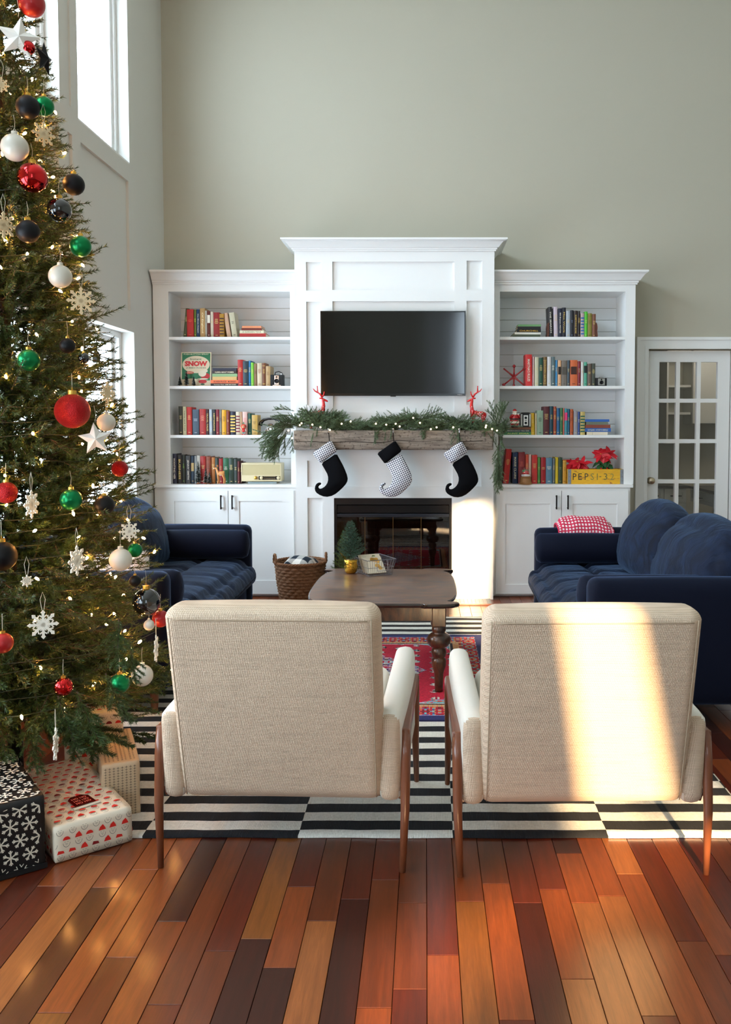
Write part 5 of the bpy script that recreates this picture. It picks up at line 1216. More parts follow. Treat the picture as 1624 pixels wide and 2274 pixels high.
def flat(key, u0, u1, v0, v1, col, label, txt=None, tcol=(230,220,190), yaw=0, pages=False, dp=.16, yo=0):
    z = SH[key][1]+sh(key, v1); h = max(.006, sh(key, v0)-sh(key, v1)-.0006); x0, x1 = sx(key, u0), sx(key, u1); w = x1-x0
    t = thing('book', label, 'book', ((x0+x1)/2, YS_+yo, z+.0004), yaw, 'books lying flat on the built-in shelves'); c = min(.003, h*.16)
    m = MB(); m.box(-w/2, w/2, 0, dp, 0, c); m.box(-w/2, w/2, 0, dp, h-c, h)
    if not pages: m.prism([(-w/2, 0), (w/2, 0), (w/2, h), (-w/2, h)], -.003, .003)
    m.build('cover', cmat(col, .5, vary=.1, vscale=25), t); MB().box(-w/2+.003, w/2-.003, .0035 if not pages else .002, dp-.003, c, h-c).build('pages', M_page, t, fix=False)
    if txt: tt = MB(); add_text(tt, txt, w*.78, h*.5, lambda u, v: (u, -.0036, h/2+v), .015); tt.build('title', cmat(tcol, .5), t, fix=False)
k = ('L',1)
flat(k, 928,1205,762,805,(190,52,54),'lying red book at the bottom of the little stack, top left shelf'); flat(k, 930,1185,732,762,(226,220,190),'lying cream book in the middle of the top left stack', txt='A GARDEN YEAR', tcol=(120,110,80)); flat(k, 948,1165,706,732,(110,44,34),'lying dark brown-red book in the top left stack'); flat(k, 955,1158,684,706,(222,140,96),'lying peach book on top of the top left stack')
k = ('L',2)
flat(k, 617,920,1282,1312,(30,30,34),'lying black book at the bottom of the second-shelf stack', txt='Americana Classic  JAMES MICHENER'); flat(k, 617,920,1247,1282,(230,110,62),'lying orange book titled In High Places', txt='IN HIGH PLACES   MORRISEY', tcol=(40,30,26)); flat(k, 636,895,1212,1247,(206,166,104),'lying sand book above the orange one', tcol=(80,60,30)); flat(k, 634,900,1180,1212,(130,164,116),'lying sage green book in the second-shelf stack'); flat(k, 636,890,1150,1180,(40,22,26),'lying black-brown book titled I Learn About Women', txt='I LEARN ABOUT WOMEN'); flat(k, 640,892,1122,1150,(24,30,52),'lying navy book on top of the second-shelf stack')
k = ('L',4)
flat(k, 1000,1305,1088,1108,(150,172,180),'lying pale blue book under the vintage radio'); 
k = ('R',1)
flat(k, 225,520,765,797,(74,82,60),'lying dark olive book at the bottom of the right top stack'); flat(k, 250,525,743,765,(226,224,214),'lying white book above the olive one, right top stack', yaw=.04); flat(k, 272,527,712,743,(24,22,22),'lying black book with gold spine label, right top stack', txt='CHURCHILL', tcol=(214,170,60)); flat(k, 280,525,682,712,(28,28,30),'lying plain black book, right top stack'); flat(k, 284,527,661,682,(110,160,104),'lying light green book crowning the right top stack')
k = ('R',3)
flat(k, 142,440,572,602,(62,122,72),'lying green book under the santa figurine, lowest', txt='AUNT ERMA', tcol=(200,200,120)); flat(k, 146,440,546,572,(30,60,72),'lying dark teal book under the santa figurine, middle', txt='BERNARD M. BARUCH  PUBLIC YEARS', tcol=(200,190,160)); flat(k, 165,438,519,546,(130,80,52),'lying brown book directly beneath the santa figurine')
flat(k, 1020,1082,570,602,(214,200,172),'lying short cream book, left foot of the right stack'); flat(k, 1084,1240,570,602,(214,202,180),'lying cream book with dark corners at the base of the right stack'); flat(k, 1000,1276,530,570,(44,90,160),'lying blue book, lower of two in the right stack', txt='ROY BLAINE   A STUDY IN EMERALD', tcol=(200,200,180)); flat(k, 1005,1270,494,530,(128,62,48),'lying russet book in the right stack'); flat(k, 1012,1246,464,494,(104,112,96),'lying grey-green book in the right stack'); flat(k, 1000,1258,437,464,(46,96,172),'lying blue book topmost of the right stack')
# ---- helpers for placing ornaments
def at(key, u, dy=0.0): return (sx(key, u), YS_+dy, SH[key][1]+.0004)
def usz(d): return d*.2094*YS_/1893.0        # length of d zoom units in metres
# tin sign
k = ('L',2); w = usz(320)/2; h = usz(362); t = thing('tin_sign', 'green vintage tin sign reading Instant Snow on the second left shelf', 'sign', at(k, 452, .02)); t.rotation_euler = (-.10, 0, 0)
MB().box(-w, w, 0, .004, 0, h).build('plate', cmat((208,192,160), .5, vary=.15, vscale=30), t)
def ply(name, pts, col, y): mb = MB(); mb.add([(x, y, z) for x, z in pts], [tuple(range(len(pts)))]); return mb.build(name, cmat(col, .5), t, fix=False)
ply('green_field', [(-w*.93, h*.17), (w*.93, h*.17), (w*.93, h*.975), (-w*.93, h*.975)], (24,104,66), -.0006)
ply('oval_panel', [(w*.9*math.cos(a), h*.64+h*.255*math.sin(a)) for a in [2*PI*q/40 for q in range(40)]], (212,196,166), -.0010)
ply('snow_bank', [(-w*.93, h*.03), (w*.93, h*.03), (w*.93, h*.16), (w*.3, h*.2), (-w*.3, h*.23), (-w*.93, h*.2)], (206,190,160), -.0008)
for s_, cx_, cz_, ww, hh_, cc, bo in (('PUSH-BUTTON SPRAY',0,.94,1.65,.035,(206,200,170),.02),('Instant',-.02,.80,.75,.06,(30,70,50),.01),('SNOW',0,.665,1.5,.155,(196,30,32),.06),('JUMBO FLAKES',0,.535,1.3,.04,(40,84,60),.02)):
    mb = MB(); add_text(mb, s_, w*ww, h*hh_, lambda u, v: (w*cx_+u, -.0014, h*cz_+v), bo); mb.build('lettering', cmat(cc, .5), t, fix=False)
ply('red_oval', [(-w*.42+w*.28*math.cos(a), h*.40+h*.04*math.sin(a)) for a in [2*PI*q/20 for q in range(20)]], (196,50,44), -.0013)
mb = MB(); add_text(mb, 'CHASE', w*.4, h*.035, lambda u, v: (-w*.42+u, -.0018, h*.40+v), .02); mb.build('lettering', cmat((220,206,170), .5), t, fix=False)
for nm, cx_, cz_, rx, rz, cc, yy in (('coat',.62,.30,.30,.085,(180,30,32),-.0013),('beard',.42,.375,.26,.085,(214,204,180),-.0016),('hat',.62,.45,.16,.04,(214,204,180),-.0015),('trousers',.45,.14,.28,.05,(180,30,32),-.0013),('fur_trim',.45,.215,.36,.02,(214,204,180),-.0017),('wreath',.45,.06,.14,.025,(30,84,50),-.0015)):
    ply(nm, [(w*(cx_+rx*math.cos(a)), h*(cz_+rz*math.sin(a)*1.1)) for a in [2*PI*q/16 for q in range(16)]], cc, yy)
# bottle-brush trees
M_brush = mat('bottle_brush', (28,44,40), .8); M_snow = cmat((220,224,222), .9)
def brush(key, u, width, height, label, dy=-.03, snow=.15):
    t = thing('bottle_brush_tree', label, 'ornament', at(key, u, dy), 0, 'bottle-brush trees on the left shelves'); h = usz(height); r = usz(width)/2; rr = random.Random(u)
    mb = MB(); mb.lathe([(r*.42,0),(r*.42,h*.03),(r*.12,h*.05),(r*.10,h*.1)], 14); mb.build('base', cmat((150,96,60), .7), t)
    mb = MB(); mb.tube([(0,0,h*.06),(0,0,h)], .0012, 5); n = 620
    sn = MB()
    for q in range(n):
        f = rr.random(); z = h*(.08+.9*f); R = r*(1-f)**.8*rr.uniform(.8,1.1)+.001; a = rr.uniform(0,2*PI); w_ = .0014; c, s = math.cos(a), math.sin(a)
        (sn if rr.random() < snow else mb).add([(-s*w_, c*w_, z), (s*w_, -c*w_, z), (R*c, R*s, z+rr.uniform(-.2,.3)*R), (0,0,z+w_*2)], [(0,1,2),(0,2,3)])
    mb.build('bristles', M_brush, t, fix=False)['kind'] = 'stuff'
    if sn.f: sn.build('frosting', M_snow, t, fix=False)['kind'] = 'stuff'
brush(('L',2), 303, 56, 100, 'small dark bottle-brush tree left of the tallest before the tin sign', snow=.05); brush(('L',2), 372, 70, 158, 'tallest dark bottle-brush tree before the tin sign', snow=.05); brush(('L',2), 448, 52, 100, 'small dark bottle-brush tree right of the tallest before the tin sign', snow=.08)
brush(('L',4), 486, 100, 245, 'large frosted bottle-brush tree on the left counter before the books', -.04); brush(('L',4), 570, 74, 175, 'middle frosted bottle-brush tree on the left counter', -.05); brush(('L',4), 613, 62, 128, 'small green bottle-brush tree beside the toy deer', -.065)
# cameras
def box_camera(key, u, wu, hu, label, front):
    w, h = usz(wu), usz(hu); t = thing('vintage_camera', label, 'camera', at(key, u, -.01), 0, 'vintage cameras on the shelves')
    rbox(-w/2, w/2, 0, w*.8, 0, h*.86, .004, 6).build('body', M_blackm, t, smooth=False)
    f = MB(); f.box(-w*front/2, w*front/2, -.003, .0, h*.10, h*.80); f.build('faceplate', M_silver, t, bevel=.001)
    m = MB(); m.lathe([(w*.16,0),(w*.17,.010),(w*.12,.012),(w*.11,.006),(.0001,.006)], 20); m.xf(Matrix.Translation((0,-.003,h*.38)) @ Matrix.Rotation(PI/2, 4, 'X')); m.build('lens', M_black, t, smooth=True)
    m = MB(); m.lathe([(w*.07,0),(w*.07,.003),(.0001,.003)], 12); m.xf(Matrix.Translation((0,-.003,h*.68)) @ Matrix.Rotation(PI/2, 4, 'X')); m.build('viewfinder', M_black, t)
    m = MB(); m.lathe([(w*.07,h*.86),(w*.07,h*.95),(w*.05,h*.97)], 12, (w*.32, w*.3, 0)); m.build('winding_knob', M_silver, t)
    return t, w, h
t, w, h = box_camera(('L',2), 1318, 135, 140, 'black box camera with carry strap right of the second left shelf books', .34)
m = MB(); m.tube([(-.2*w, w*.4, h*.86), (-.16*w, w*.4, h*1.05), (.1*w, w*.4, h*1.12), (.36*w, w*.4, h*1.0), (.42*w, w*.4, h*.82)], .004, 6); m.build('strap', M_blackm, t, smooth=True)
MB().box(-w*.32, w*.32, -.002, 0, 0, h*.08).build('nameplate', M_silver, t)
t, w, h = box_camera(('R',2), 1168, 118, 100, 'small black and silver camera at the right end of second right shelf', .6)
m = MB(); m.box(-w*.12, w*.12, w*.2, w*.5, h*.86, h*.98); m.build('finder', M_silver, t)
# rotary telephone
k = ('L',3); t = thing('rotary_telephone', 'black vintage rotary telephone at the right end of the third left shelf', 'telephone', at(k, 1242, .03)); U = usz(1)
M_bake = mat('black_bakelite', (10,12,20), .15, coat=.6)
rbox(-78*U, 78*U, -.03, .09, 0, 26*U, .006, 8).build('base', M_bake, t, smooth=True)
m = MB(); pf_ = [(-74,20),(-64,50),(-40,80),(-28,120),(28,120),(40,80),(64,50),(74,20)]; m.prism(smooth_poly([(a*U, b*U) for a, b in pf_], 2), -.015, .07); m.build('housing', M_bake, t, bevel=.004)
m = MB(); m.tube([(-116*U,.02,98*U),(-108*U,.02,130*U),(-78*U,.02,158*U),(-30*U,.02,170*U),(30*U,.02,170*U),(80*U,.02,158*U),(110*U,.02,130*U),(118*U,.02,98*U)], [21*U,20*U,15*U,13*U,13*U,15*U,20*U,21*U], 14); m.build('handset', M_bake, t, smooth=True)
m = MB()
for q in range(12):
    a = 2*PI*q/12; m.ball((33*U*math.cos(a), -.019, 62*U+24*U*math.sin(a)), 6*U, 8, 6)
m.lathe([(14*U, 0), (14*U, .003)], 14, (0,0,0)); 
m.v[-28:] = [(x, -.019-z, y*.8+62*U) for x, y, z in m.v[-28:]]; m.build('dial', cmat((214,222,220), .4), t)
# small figurine
def figure(key, u, dy, label, cat, name, parts):
    t = thing(name, label, cat, at(key, u, dy)); U = usz(1)
    for nm, col, shapes in parts:
        m = MB()
        for s in shapes:
            if s[0] == 'b': m.ball((s[1]*U, s[2]*U, s[3]*U), s[4]*U, 16, 10, s[5] if len(s) > 5 else (1,1,1))
            elif s[0] == 't': m.tube([(a*U, b*U, c*U) for a, b, c in s[1]], [r*U for r in s[2]], 10)
            elif s[0] == 'l': m.lathe([(r*U, z*U) for r, z in s[1]], 20, tuple(q*U for q in (s[2] if len(s) > 2 else (0,0,0))))
            if nm in SPLIT: m.build(SPLIT[nm], cmat(col, .35, coat=.3), t, smooth=True); m = MB()
        if m.f: m.build(nm, cmat(col, .35, coat=.3), t, smooth=True)
    return t
SPLIT = dict(arms='arm', legs='leg', boots='boot', shoes='shoe', hands='hand', eyes='eye', ears='ear')
figure(('L',3), 970, -.035, 'tiny red round-faced vintage elf figurine before the pale pink book', 'figurine', 'elf_figurine', [
 ('head', (216,70,50), [('b',0,0,88,28,(1,.9,.95))]), ('face', (236,160,120), [('b',0,-14,86,17,(1,.9,1))]), ('eyes', (30,20,20), [('b',-7,-28,92,3),('b',7,-28,92,3)]), ('stalk', (70,120,70), [('l',[(5,110),(9,122),(2,138)])]),
 ('body', (214,40,40), [('l',[(14,30),(18,45),(12,64)])]), ('legs', (120,160,150), [('t',[(-8,0,5),(-9,0,34)],[6,8]),('t',[(8,0,5),(9,0,34)],[6,8])]), ('shoes', (200,40,40), [('b',-10,-6,6,8,(1,1.5,.7)),('b',12,-6,6,8,(1,1.5,.7))]), ('arms', (230,226,214), [('t',[(-14,0,56),(-26,-6,70),(-30,-8,84)],[5,5,4]),('t',[(14,0,56),(26,-4,44)],[5,4])])])
# toy fawn (skinned body)
def skin_obj(name, verts, edges, radii, m, parent, sub=1):
    me = bpy.data.meshes.new(name); me.from_pydata(verts, edges, []); me.materials.append(m); o = bpy.data.objects.new(name, me); C.objects.link(o); o.parent = parent
    sk = o.modifiers.new('skin', 'SKIN'); sk.use_smooth_shade = True
    for v, r in zip(me.skin_vertices[0].data if me.skin_vertices else [], radii): v.radius = (r, r)
    return o, me
def skinned(name, verts, edges, radii, m, parent, sub=2):
    bm = bmesh.new(); lay = bm.verts.layers.skin.verify(); bv = []
    for i, (v, r) in enumerate(zip(verts, radii)):
        q = bm.verts.new(v); q[lay].radius = (r, r); q[lay].use_root = (i == 0); bv.append(q)
    for a, b in edges: bm.edges.new((bv[a], bv[b]))
    me = bpy.data.meshes.new(name); bm.to_mesh(me); bm.free(); me.materials.append(m)
    o = bpy.data.objects.new(name, me); C.objects.link(o); o.parent = parent; sk = o.modifiers.new('skin', 'SKIN'); sk.use_smooth_shade = True
    s = o.modifiers.new('sub', 'SUBSURF'); s.levels = sub; s.render_levels = sub; return o
k = ('L',4); U = usz(1); t = thing('toy_fawn', 'small tan plastic toy deer standing on the left counter', 'figurine', at(k, 728, -.07))
V_ = [(0,0,112),(-22,0,118),(-34,0,150),(-40,0,172),(-62,0,166),(28,0,118),(44,0,140),(-22,-8,80),(-18,-8,44),(-26,-8,5),(-14,8,78),(-12,8,44),(-14,8,5),(30,-8,86),(44,-8,54),(38,-8,5),(34,8,86),(50,8,54),(48,8,5)]
E_ = [(0,1),(1,2),(2,3),(3,4),(0,5),(5,6),(1,7),(7,8),(8,9),(1,10),(10,11),(11,12),(5,13),(13,14),(14,15),(5,16),(16,17),(17,18)]
R_ = [20,18,11,14,7,19,4,9,6,6,9,6,6,11,7,6,11,7,6]
skinned('body', [(a*U,b*U,c*U) for a,b,c in V_], E_, [r*U for r in R_], mat('fawn_tan', (214,142,78), .4, coat=.3), t)
for nm, col, shp in (('ears', (196,120,64), [(-30,-10,192,9,(.6,.5,1.3)),(-26,10,190,9,(.6,.5,1.3))]), ('muzzle', (238,214,180), [(-66,0,164,7,(1.2,1,1))]), ('nose', (30,20,18), [(-75,0,166,3.4,(1,1,1))]), ('eyes', (20,14,12), [(-50,-12,176,4,(1,.6,1)),(-50,12,176,4,(1,.6,1))]), ('belly', (240,220,190), [(0,-2,100,15,(1.6,.9,.7))])):
    m = MB()
    for a,b,c,r,s in shp:
        m.ball((a*U,b*U,c*U), r*U, 12, 8, s)
        if nm in SPLIT: m.build(SPLIT[nm], cmat(col, .35), t, smooth=True); m = MB()
    if m.f: m.build(nm, cmat(col, .35), t, smooth=True)
# vintage radio
t = thing('vintage_radio', 'cream vintage table radio with dark dial on the left counter', 'radio', (sx(k,1152), YS_-.03, SH[k][1]+usz(21))); w, h = usz(428)/2, usz(200)
M_cream = mat('cream_plastic', (214,200,162), .35)
rbox(-w, w, 0, .14, .003, h, .006, 8).build('case', M_cream, t, smooth=True)
m = MB(); relief(m, -w*.97, w*.97, h*.06, h*.96, .012, [(-w*.93, w*.93, h*.36, h*.92, .005)], lambda u,v,w_: (u, -.010+w_, v)); m.build('front_panel', M_cream, t, bevel=.001)
MB().box(-w*.92, w*.92, -.0065, -.005, h*.37, h*.91).build('grille_cloth', cmat((196,182,140), .9, bump=.3, bscale=500), t)
MB().box(-w*.12, w*.93, -.013, -.009, h*.12, h*.31).build('dial_strip', M_black, t)
for cxx, rr_ in ((-.27,.085),(.02,.085),(.85,.085)):
    m = MB(); m.lathe([(h*rr_*1.1,0),(h*rr_,.012),(h*rr_*.8,.015),(.0001,.015)], 18); m.xf(Matrix.Translation((w*cxx, -.012, h*.22)) @ Matrix.Rotation(PI/2, 4, 'X')); m.build('knob', M_cream if cxx > -.2 else M_gold, t, smooth=True)
m = MB()
for z_, n in ((.27,17),(.17,15)):
    for q in range(n): x_ = w*(.14+.58*q/n); m.add([(x_,-.0133,h*z_),(x_+.003,-.0133,h*z_),(x_+.003,-.0133,h*(z_+.02)),(x_,-.0133,h*(z_+.02))],[(0,1,2,3)])
m.build('dial_numbers', cmat((200,180,130), .5), t, fix=False)
MB().box(-w*.5, w*.55, .02, .11, -.0005, .004).build('feet', M_blackm, t)
# right side: bookends
for u, lab, s in ((604,'carved dark wood bookend left of the black tilted book',-1),(1116,'carved dark wood bookend right of the cocoa brown book',1)):
    k = ('R',1); t = thing('bookend', lab, 'bookend', at(k, u, 0)); h = usz(158); m = MB(); a = usz(9)
    m.prism(smooth_poly([(-s*a, 0), (s*a*1.3, 0), (s*a*1.1, h*.25), (s*a*.5, h*.4), (s*a*1.0, h*.62), (s*a*.6, h*.85), (-s*a*.4, h), (-s*a, h*.98)], 1), -.002, .10); m.build('carving', mat('carved_wood', (96,52,36), .5, bump=.6, bscale=60), t, bevel=.001)
# red jack
k = ('R',2); t = thing('red_jack', 'large red metal toy jack sculpture at the left of the second right shelf', 'sculpture', (sx(k,245), YS_+.0, SH[k][1])); U = usz(1); zc = 98*U
M_jack = mat('red_enamel', (150,12,22), .35, coat=.5)
for n_, (dx_, dy_, dz_) in enumerate([(0,-12,112),(0,10,-90),(-110,0,88),(110,-6,-92),(108,0,84),(-108,0,-84)]):
    e = Vector((dx_*U, dy_*U, zc+dz_*U)); m = MB(); m.tube([(0,0,zc), tuple(Vector((0,0,zc)).lerp(e, .45)), tuple(e)], [13*U, 8*U, 8*U], 10)
    if n_ not in (2, 3): m.ball(tuple(e), 17*U if n_ != 1 else 15*U, 16, 10)
    m.build('arm', M_jack, t, smooth=True)
# santa figurine
figure(('R',3), 252, -.02, 'white-bearded santa figurine in red standing on stacked books', 'figurine', 'santa_figurine', [
 ('boots', (30,28,30), [('b',-20,-6,90,17,(1.2,1.3,.7)),('b',22,-6,90,17,(1.2,1.3,.7))]), ('trousers', (176,24,30), [('l',[(30,94),(44,112),(40,135)])]), ('coat', (186,28,34), [('l',[(46,135),(50,150),(42,185),(30,215),(14,226)])]),
 ('fur_trim', (236,226,206), [('l',[(40,118),(49,120),(52,130),(49,142),(40,145)])]), ('belt', (30,26,26), [('l',[(46,158),(49,160),(48,172),(44,174)])]), ('arms', (186,28,34), [('t',[(-30,0,205),(-46,-10,180),(-34,-30,196),(-20,-34,214)],[13,12,10,9]),('t',[(30,0,205),(48,-10,180),(44,-30,200),(34,-34,214)],[13,12,10,9])]),
 ('face', (236,190,160), [('b',0,-4,236,23)]), ('beard', (238,230,214), [('b',0,-16,218,22,(1,.8,1.1)),('b',0,-18,200,14)]), ('hat', (180,26,32), [('l',[(25,242),(24,254),(14,268),(4,274)])]), ('hat_trim', (238,230,214), [('l',[(22,238),(27,241),(27,248),(22,251)])]), ('hands', (238,226,210), [('b',-18,-36,218,9),('b',34,-36,218,9)]), ('eyes', (30,24,22), [('b',-8,-26,240,2.6),('b',8,-26,240,2.6)])]).location.z -= usz(0)
k = ('R',3); U = usz(1); t = thing('vintage_projector', 'black and white metal deco mantel camera on the stacked books', 'camera', (sx(k,370), YS_-.015, SH[k][1]+sh(k,518)))
w, h = usz(52), usz(150); m = MB(); m.prism(smooth_poly([(-w,0),(w,0),(w,h*.9),(w*.7,h),(-w*.7,h),(-w,h*.9)], 0), 0, .09); m.build('body', M_blackm, t, bevel=.002)
m = MB()
for q in (-1,1):
    for e in (0,1,2): m.box(q*w*(.98-.12*e)-.0012, q*w*(.98-.12*e)+.0012, -.003, 0, h*.02, h*.9)
m.box(-w*.45, w*.45, -.003, 0, h*.10, h*.82); m.build('chrome_trim', cmat((224,222,214), .35), t)
m = MB()
for z_ in (.28,.64):
    n0 = len(m.v); m.lathe([(w*.26,0),(w*.26,.003),(.0001,.003)], 16, (0,0,0)); m.v[n0:] = [(x, -.0035-z, y+h*z_) for x, y, z in m.v[n0:]]
m.box(-w*.2, w*.2, -.0045, -.003, h*.44, h*.48); m.build('lens', M_black, t, smooth=False)
# snow globe
k = ('R',4); t = thing('snow_globe', 'glass snow globe with wooden base before the books on the right counter', 'snow globe', at(k, 363, -.07)); U = usz(1)
m = MB(); m.lathe([(68*U,0),(70*U,8*U),(62*U,22*U),(56*U,64*U),(60*U,74*U),(52*U,80*U),(.001,80*U)], 28); m.build('base', mat('gilt_wood', (150,104,54), .35, coat=.4), t, smooth=False)
m = MB(); m.ball((0,0,122*U), 62*U, 32, 20); m.build('globe', glass_mat('globe_glass', .10), t, smooth=True)
m = MB(); m.lathe([(.0001,-16*U),(40*U,-12*U),(50*U,0),(42*U,10*U),(.0001,16*U)], 20, (0,0,92*U)); m.build('snow', cmat((236,236,240), .9), t, smooth=True)
m = MB(); m.box(-30*U, 34*U, -16*U, 16*U, 106*U, 128*U); m.box(-8*U, 26*U, -14*U, 14*U, 128*U, 144*U); m.build('red_truck', cmat((186,30,34), .4), t, bevel=.002)
m = MB(); m.tube([(-34*U,0,136*U),(0,0,142*U),(34*U,0,150*U)], [12*U,11*U,2*U], 8); m.build('tree', cmat((50,120,60), .8), t)
# soda crate
t = thing('wooden_crate', 'yellow wooden soda crate stencilled PEPSI-32 on the right counter', 'crate', (sx(k,1106), YS_-.05, SH[k][1])); w, h, dpt = usz(582)/2, usz(156), .14
def crate_mat():
    m = wood_mat('worn_yellow_paint', (226,176,34), (214,158,36), (3,8,12), .7, 0, 4); nt = m.node_tree; b = nt.nodes['Principled BSDF']; src = b.inputs['Base Color'].links[0].from_socket
    tc = nd(nt,'ShaderNodeTexCoord'); mp = nd(nt,'ShaderNodeMapping'); mp.inputs['Scale'].default_value = (9,20,46); nt.links.new(tc.outputs['Object'], mp.inputs[0]); n = nd(nt,'ShaderNodeTexNoise'); n.inputs['Scale'].default_value = 1.4; n.inputs['Detail'].default_value = 7; n.inputs['Distortion'].default_value = 1.2; nt.links.new(mp.outputs[0], n.inputs['Vector'])
    cr = nd(nt,'ShaderNodeValToRGB'); e = cr.color_ramp.elements; e[0].position = .60; e[0].color = (0,0,0,1); e[1].position = .66; e[1].color = (1,1,1,1); nt.links.new(n.outputs[0], cr.inputs[0])
    mx = nd(nt,'ShaderNodeMix', data_type='RGBA'); mx.inputs['B'].default_value = (*lin((150,92,54)),1); nt.links.new(cr.outputs[0], mx.inputs['Factor']); nt.links.new(src, mx.inputs['A']); nt.links.new(mx.outputs['Result'], b.inputs['Base Color']); return m
M_crate = crate_mat()
MB().box(-w, w, 0, .012, 0, h).build('front_board', M_crate, t, bevel=.0015); MB().box(-w, w, dpt-.012, dpt, 0, h).build('back_board', M_crate, t)
for q in (-1,1): MB().box(q*w-(.012 if q > 0 else 0), q*w+(.012 if q < 0 else 0), .012, dpt-.012, 0, h).build('end_board', M_crate, t)
MB().box(-w+.012, w-.012, .012, dpt-.012, .004, .010).build('bottom_board', M_crate, t)
M_zinc = mat('worn_zinc', (150,156,164), .45, metal=.7, vary=.3, vscale=40)
for q in (-1,1):
    s_ = MB().box(q*w-(.026 if q > 0 else .002), q*w+(.026 if q < 0 else .002), -.0018, .0, .001, h-.001).build('metal_strap', M_zinc, t)
    m = MB()
    for z_ in (.2,.5,.82): m.ball((q*(w-.010), -.002, h*z_), .0022, 8, 5)
    m.build('nail', M_black, s_)
for s_, u_, cc in (('P',-.76,(44,48,40)),('E',-.56,(44,50,42)),('P',-.33,(56,62,50)),('S',-.12,(130,128,66)),('I',.06,(120,118,60)),('-',.17,(96,92,50)),('3',.36,(110,104,56)),('2',.6,(140,132,66))):
    mb = MB(); ww = usz(38) if s_ not in 'I-' else usz(9 if s_ == 'I' else 22); hh_ = h*.44 if s_ != '-' else h*.05
    add_text(mb, s_, ww, hh_, lambda u, v: (w*u_+u, -.0006, h*.5+v), 0.0); mb.build('stencil_letter', cmat(cc, .7), t, fix=False)
# poinsettias
M_red_leaf = mat('poinsettia_bract', (196,16,34), .5, vary=.15, vscale=30); M_grn_leaf = mat('poinsettia_leaf', (34,84,40), .5, vary=.25, vscale=30)
def leaf(L, w, fold=.25, curl=.2):
    mb = MB(); n = 8; vs = []
    for q in range(n+1):
        f = q/n; ww = w*(math.sin(PI*min(1, f*1.02))**.8)*(1-.35*f); x = L*f; z = -curl*L*f*f
        vs += [(x, -ww, z+fold*ww), (x, 0, z), (x, ww, z+fold*ww)]
    fs = []
    for q in range(n): a = q*3; fs += [(a,a+3,a+4,a+1),(a+1,a+4,a+5,a+2)]
    mb.add(vs, fs); return mb
lr = leaf(.092, .027).build('bract', M_red_leaf, smooth=True, fix=False); lg_ = leaf(.098, .034).build('leaf', M_grn_leaf, smooth=True, fix=False)
for q in (lr, lg_): C.objects.unlink(q)
def poinsettia(u, hz, label, seed, spread):
    t = thing('poinsettia', label, 'potted plant', (sx(k,u), YS_+.02, SH[k][1]+.0105)); rr = random.Random(seed)
    m = MB(); m.lathe([(.034,0),(.042,.07),(.046,.072),(.046,.078),(.04,.078)], 20); m.build('pot', cmat((120,60,40), .8), t)
    m = MB(); n = 22; vs = []
    for q in range(n):      # crumpled foil wrap standing above the rim
        a = 2*PI*q/n; vs.append((.044*math.cos(a), .044*math.sin(a), .002))
    for q in range(n): a = 2*PI*q/n; r_ = .048+.006*(q%2); vs.append((r_*math.cos(a), r_*math.sin(a), .075))
    for q in range(n): a = 2*PI*q/n; r_ = .054+.012*(q%2); vs.append((r_*math.cos(a), r_*math.sin(a), .098+.030*(q%3 == 0)))
    m.add(vs, [(r*n+q, r*n+(q+1)%n, (r+1)*n+(q+1)%n, (r+1)*n+q) for r in (0,1) for q in range(n)]); m.build('foil_wrap', mat('red_foil', (214,20,28), .25, metal=.4), t, fix=False)
    heads = spread
    m = MB()
    for (hx, hy, hz_) in heads: m.tube([(0,0,.07), (hx*.4, hy*.4, .07+(hz_-.07)*.55), (hx, hy, hz_)], [.003,.0025,.002], 6)
    m.build('stem', cmat((110,110,60), .7), t, smooth=True)
    for (hx, hy, hz_) in heads:
        for q in range(9):
            o = lr.copy(); C.objects.link(o); o.parent = t; a = 2*PI*q/9+rr.uniform(-.2,.2); o.location = (hx, hy, hz_+rr.uniform(-.004,.006))
            o.rotation_euler = (Matrix.Rotation(.75, 4, 'X') @ Matrix.Rotation(a, 4, 'Z') @ Matrix.Rotation(rr.uniform(-.40,.30), 4, 'Y') @ Matrix.Rotation(rr.uniform(-.6,.6), 4, 'X')).to_euler(); o.scale = (rr.uniform(.75,1.1),)*3
        m = MB()
        for q in range(6): m.ball((hx+.005*math.cos(q), hy+.005*math.sin(q), hz_+.006), .0025, 6, 4)
        m.build('flower_bud', cmat((206,190,60), .6), t)
        for q in range(6):
            o = lg_.copy(); C.objects.link(o); o.parent = t; a = 2*PI*q/6+rr.uniform(-.4,.4); f = rr.uniform(.45,.95); o.location = (hx*f, hy*f, .07+(hz_-.07)*f-.012)
            o.rotation_euler = (Matrix.Rotation(.45, 4, 'X') @ Matrix.Rotation(a, 4, 'Z') @ Matrix.Rotation(rr.uniform(.1,.6), 4, 'Y')).to_euler(); o.scale = (rr.uniform(.7,1.05),)*3
poinsettia(940, 0, 'shorter red poinsettia in foil at the left of the yellow crate', 1, [(-.01,-.01,.165),(-.05,.0,.145),(.035,-.015,.155)])
poinsettia(1200, 0, 'taller red poinsettia in foil at the right of the yellow crate', 2, [(-.02,-.01,.228),(.045,-.005,.224),(.01,.02,.205)])
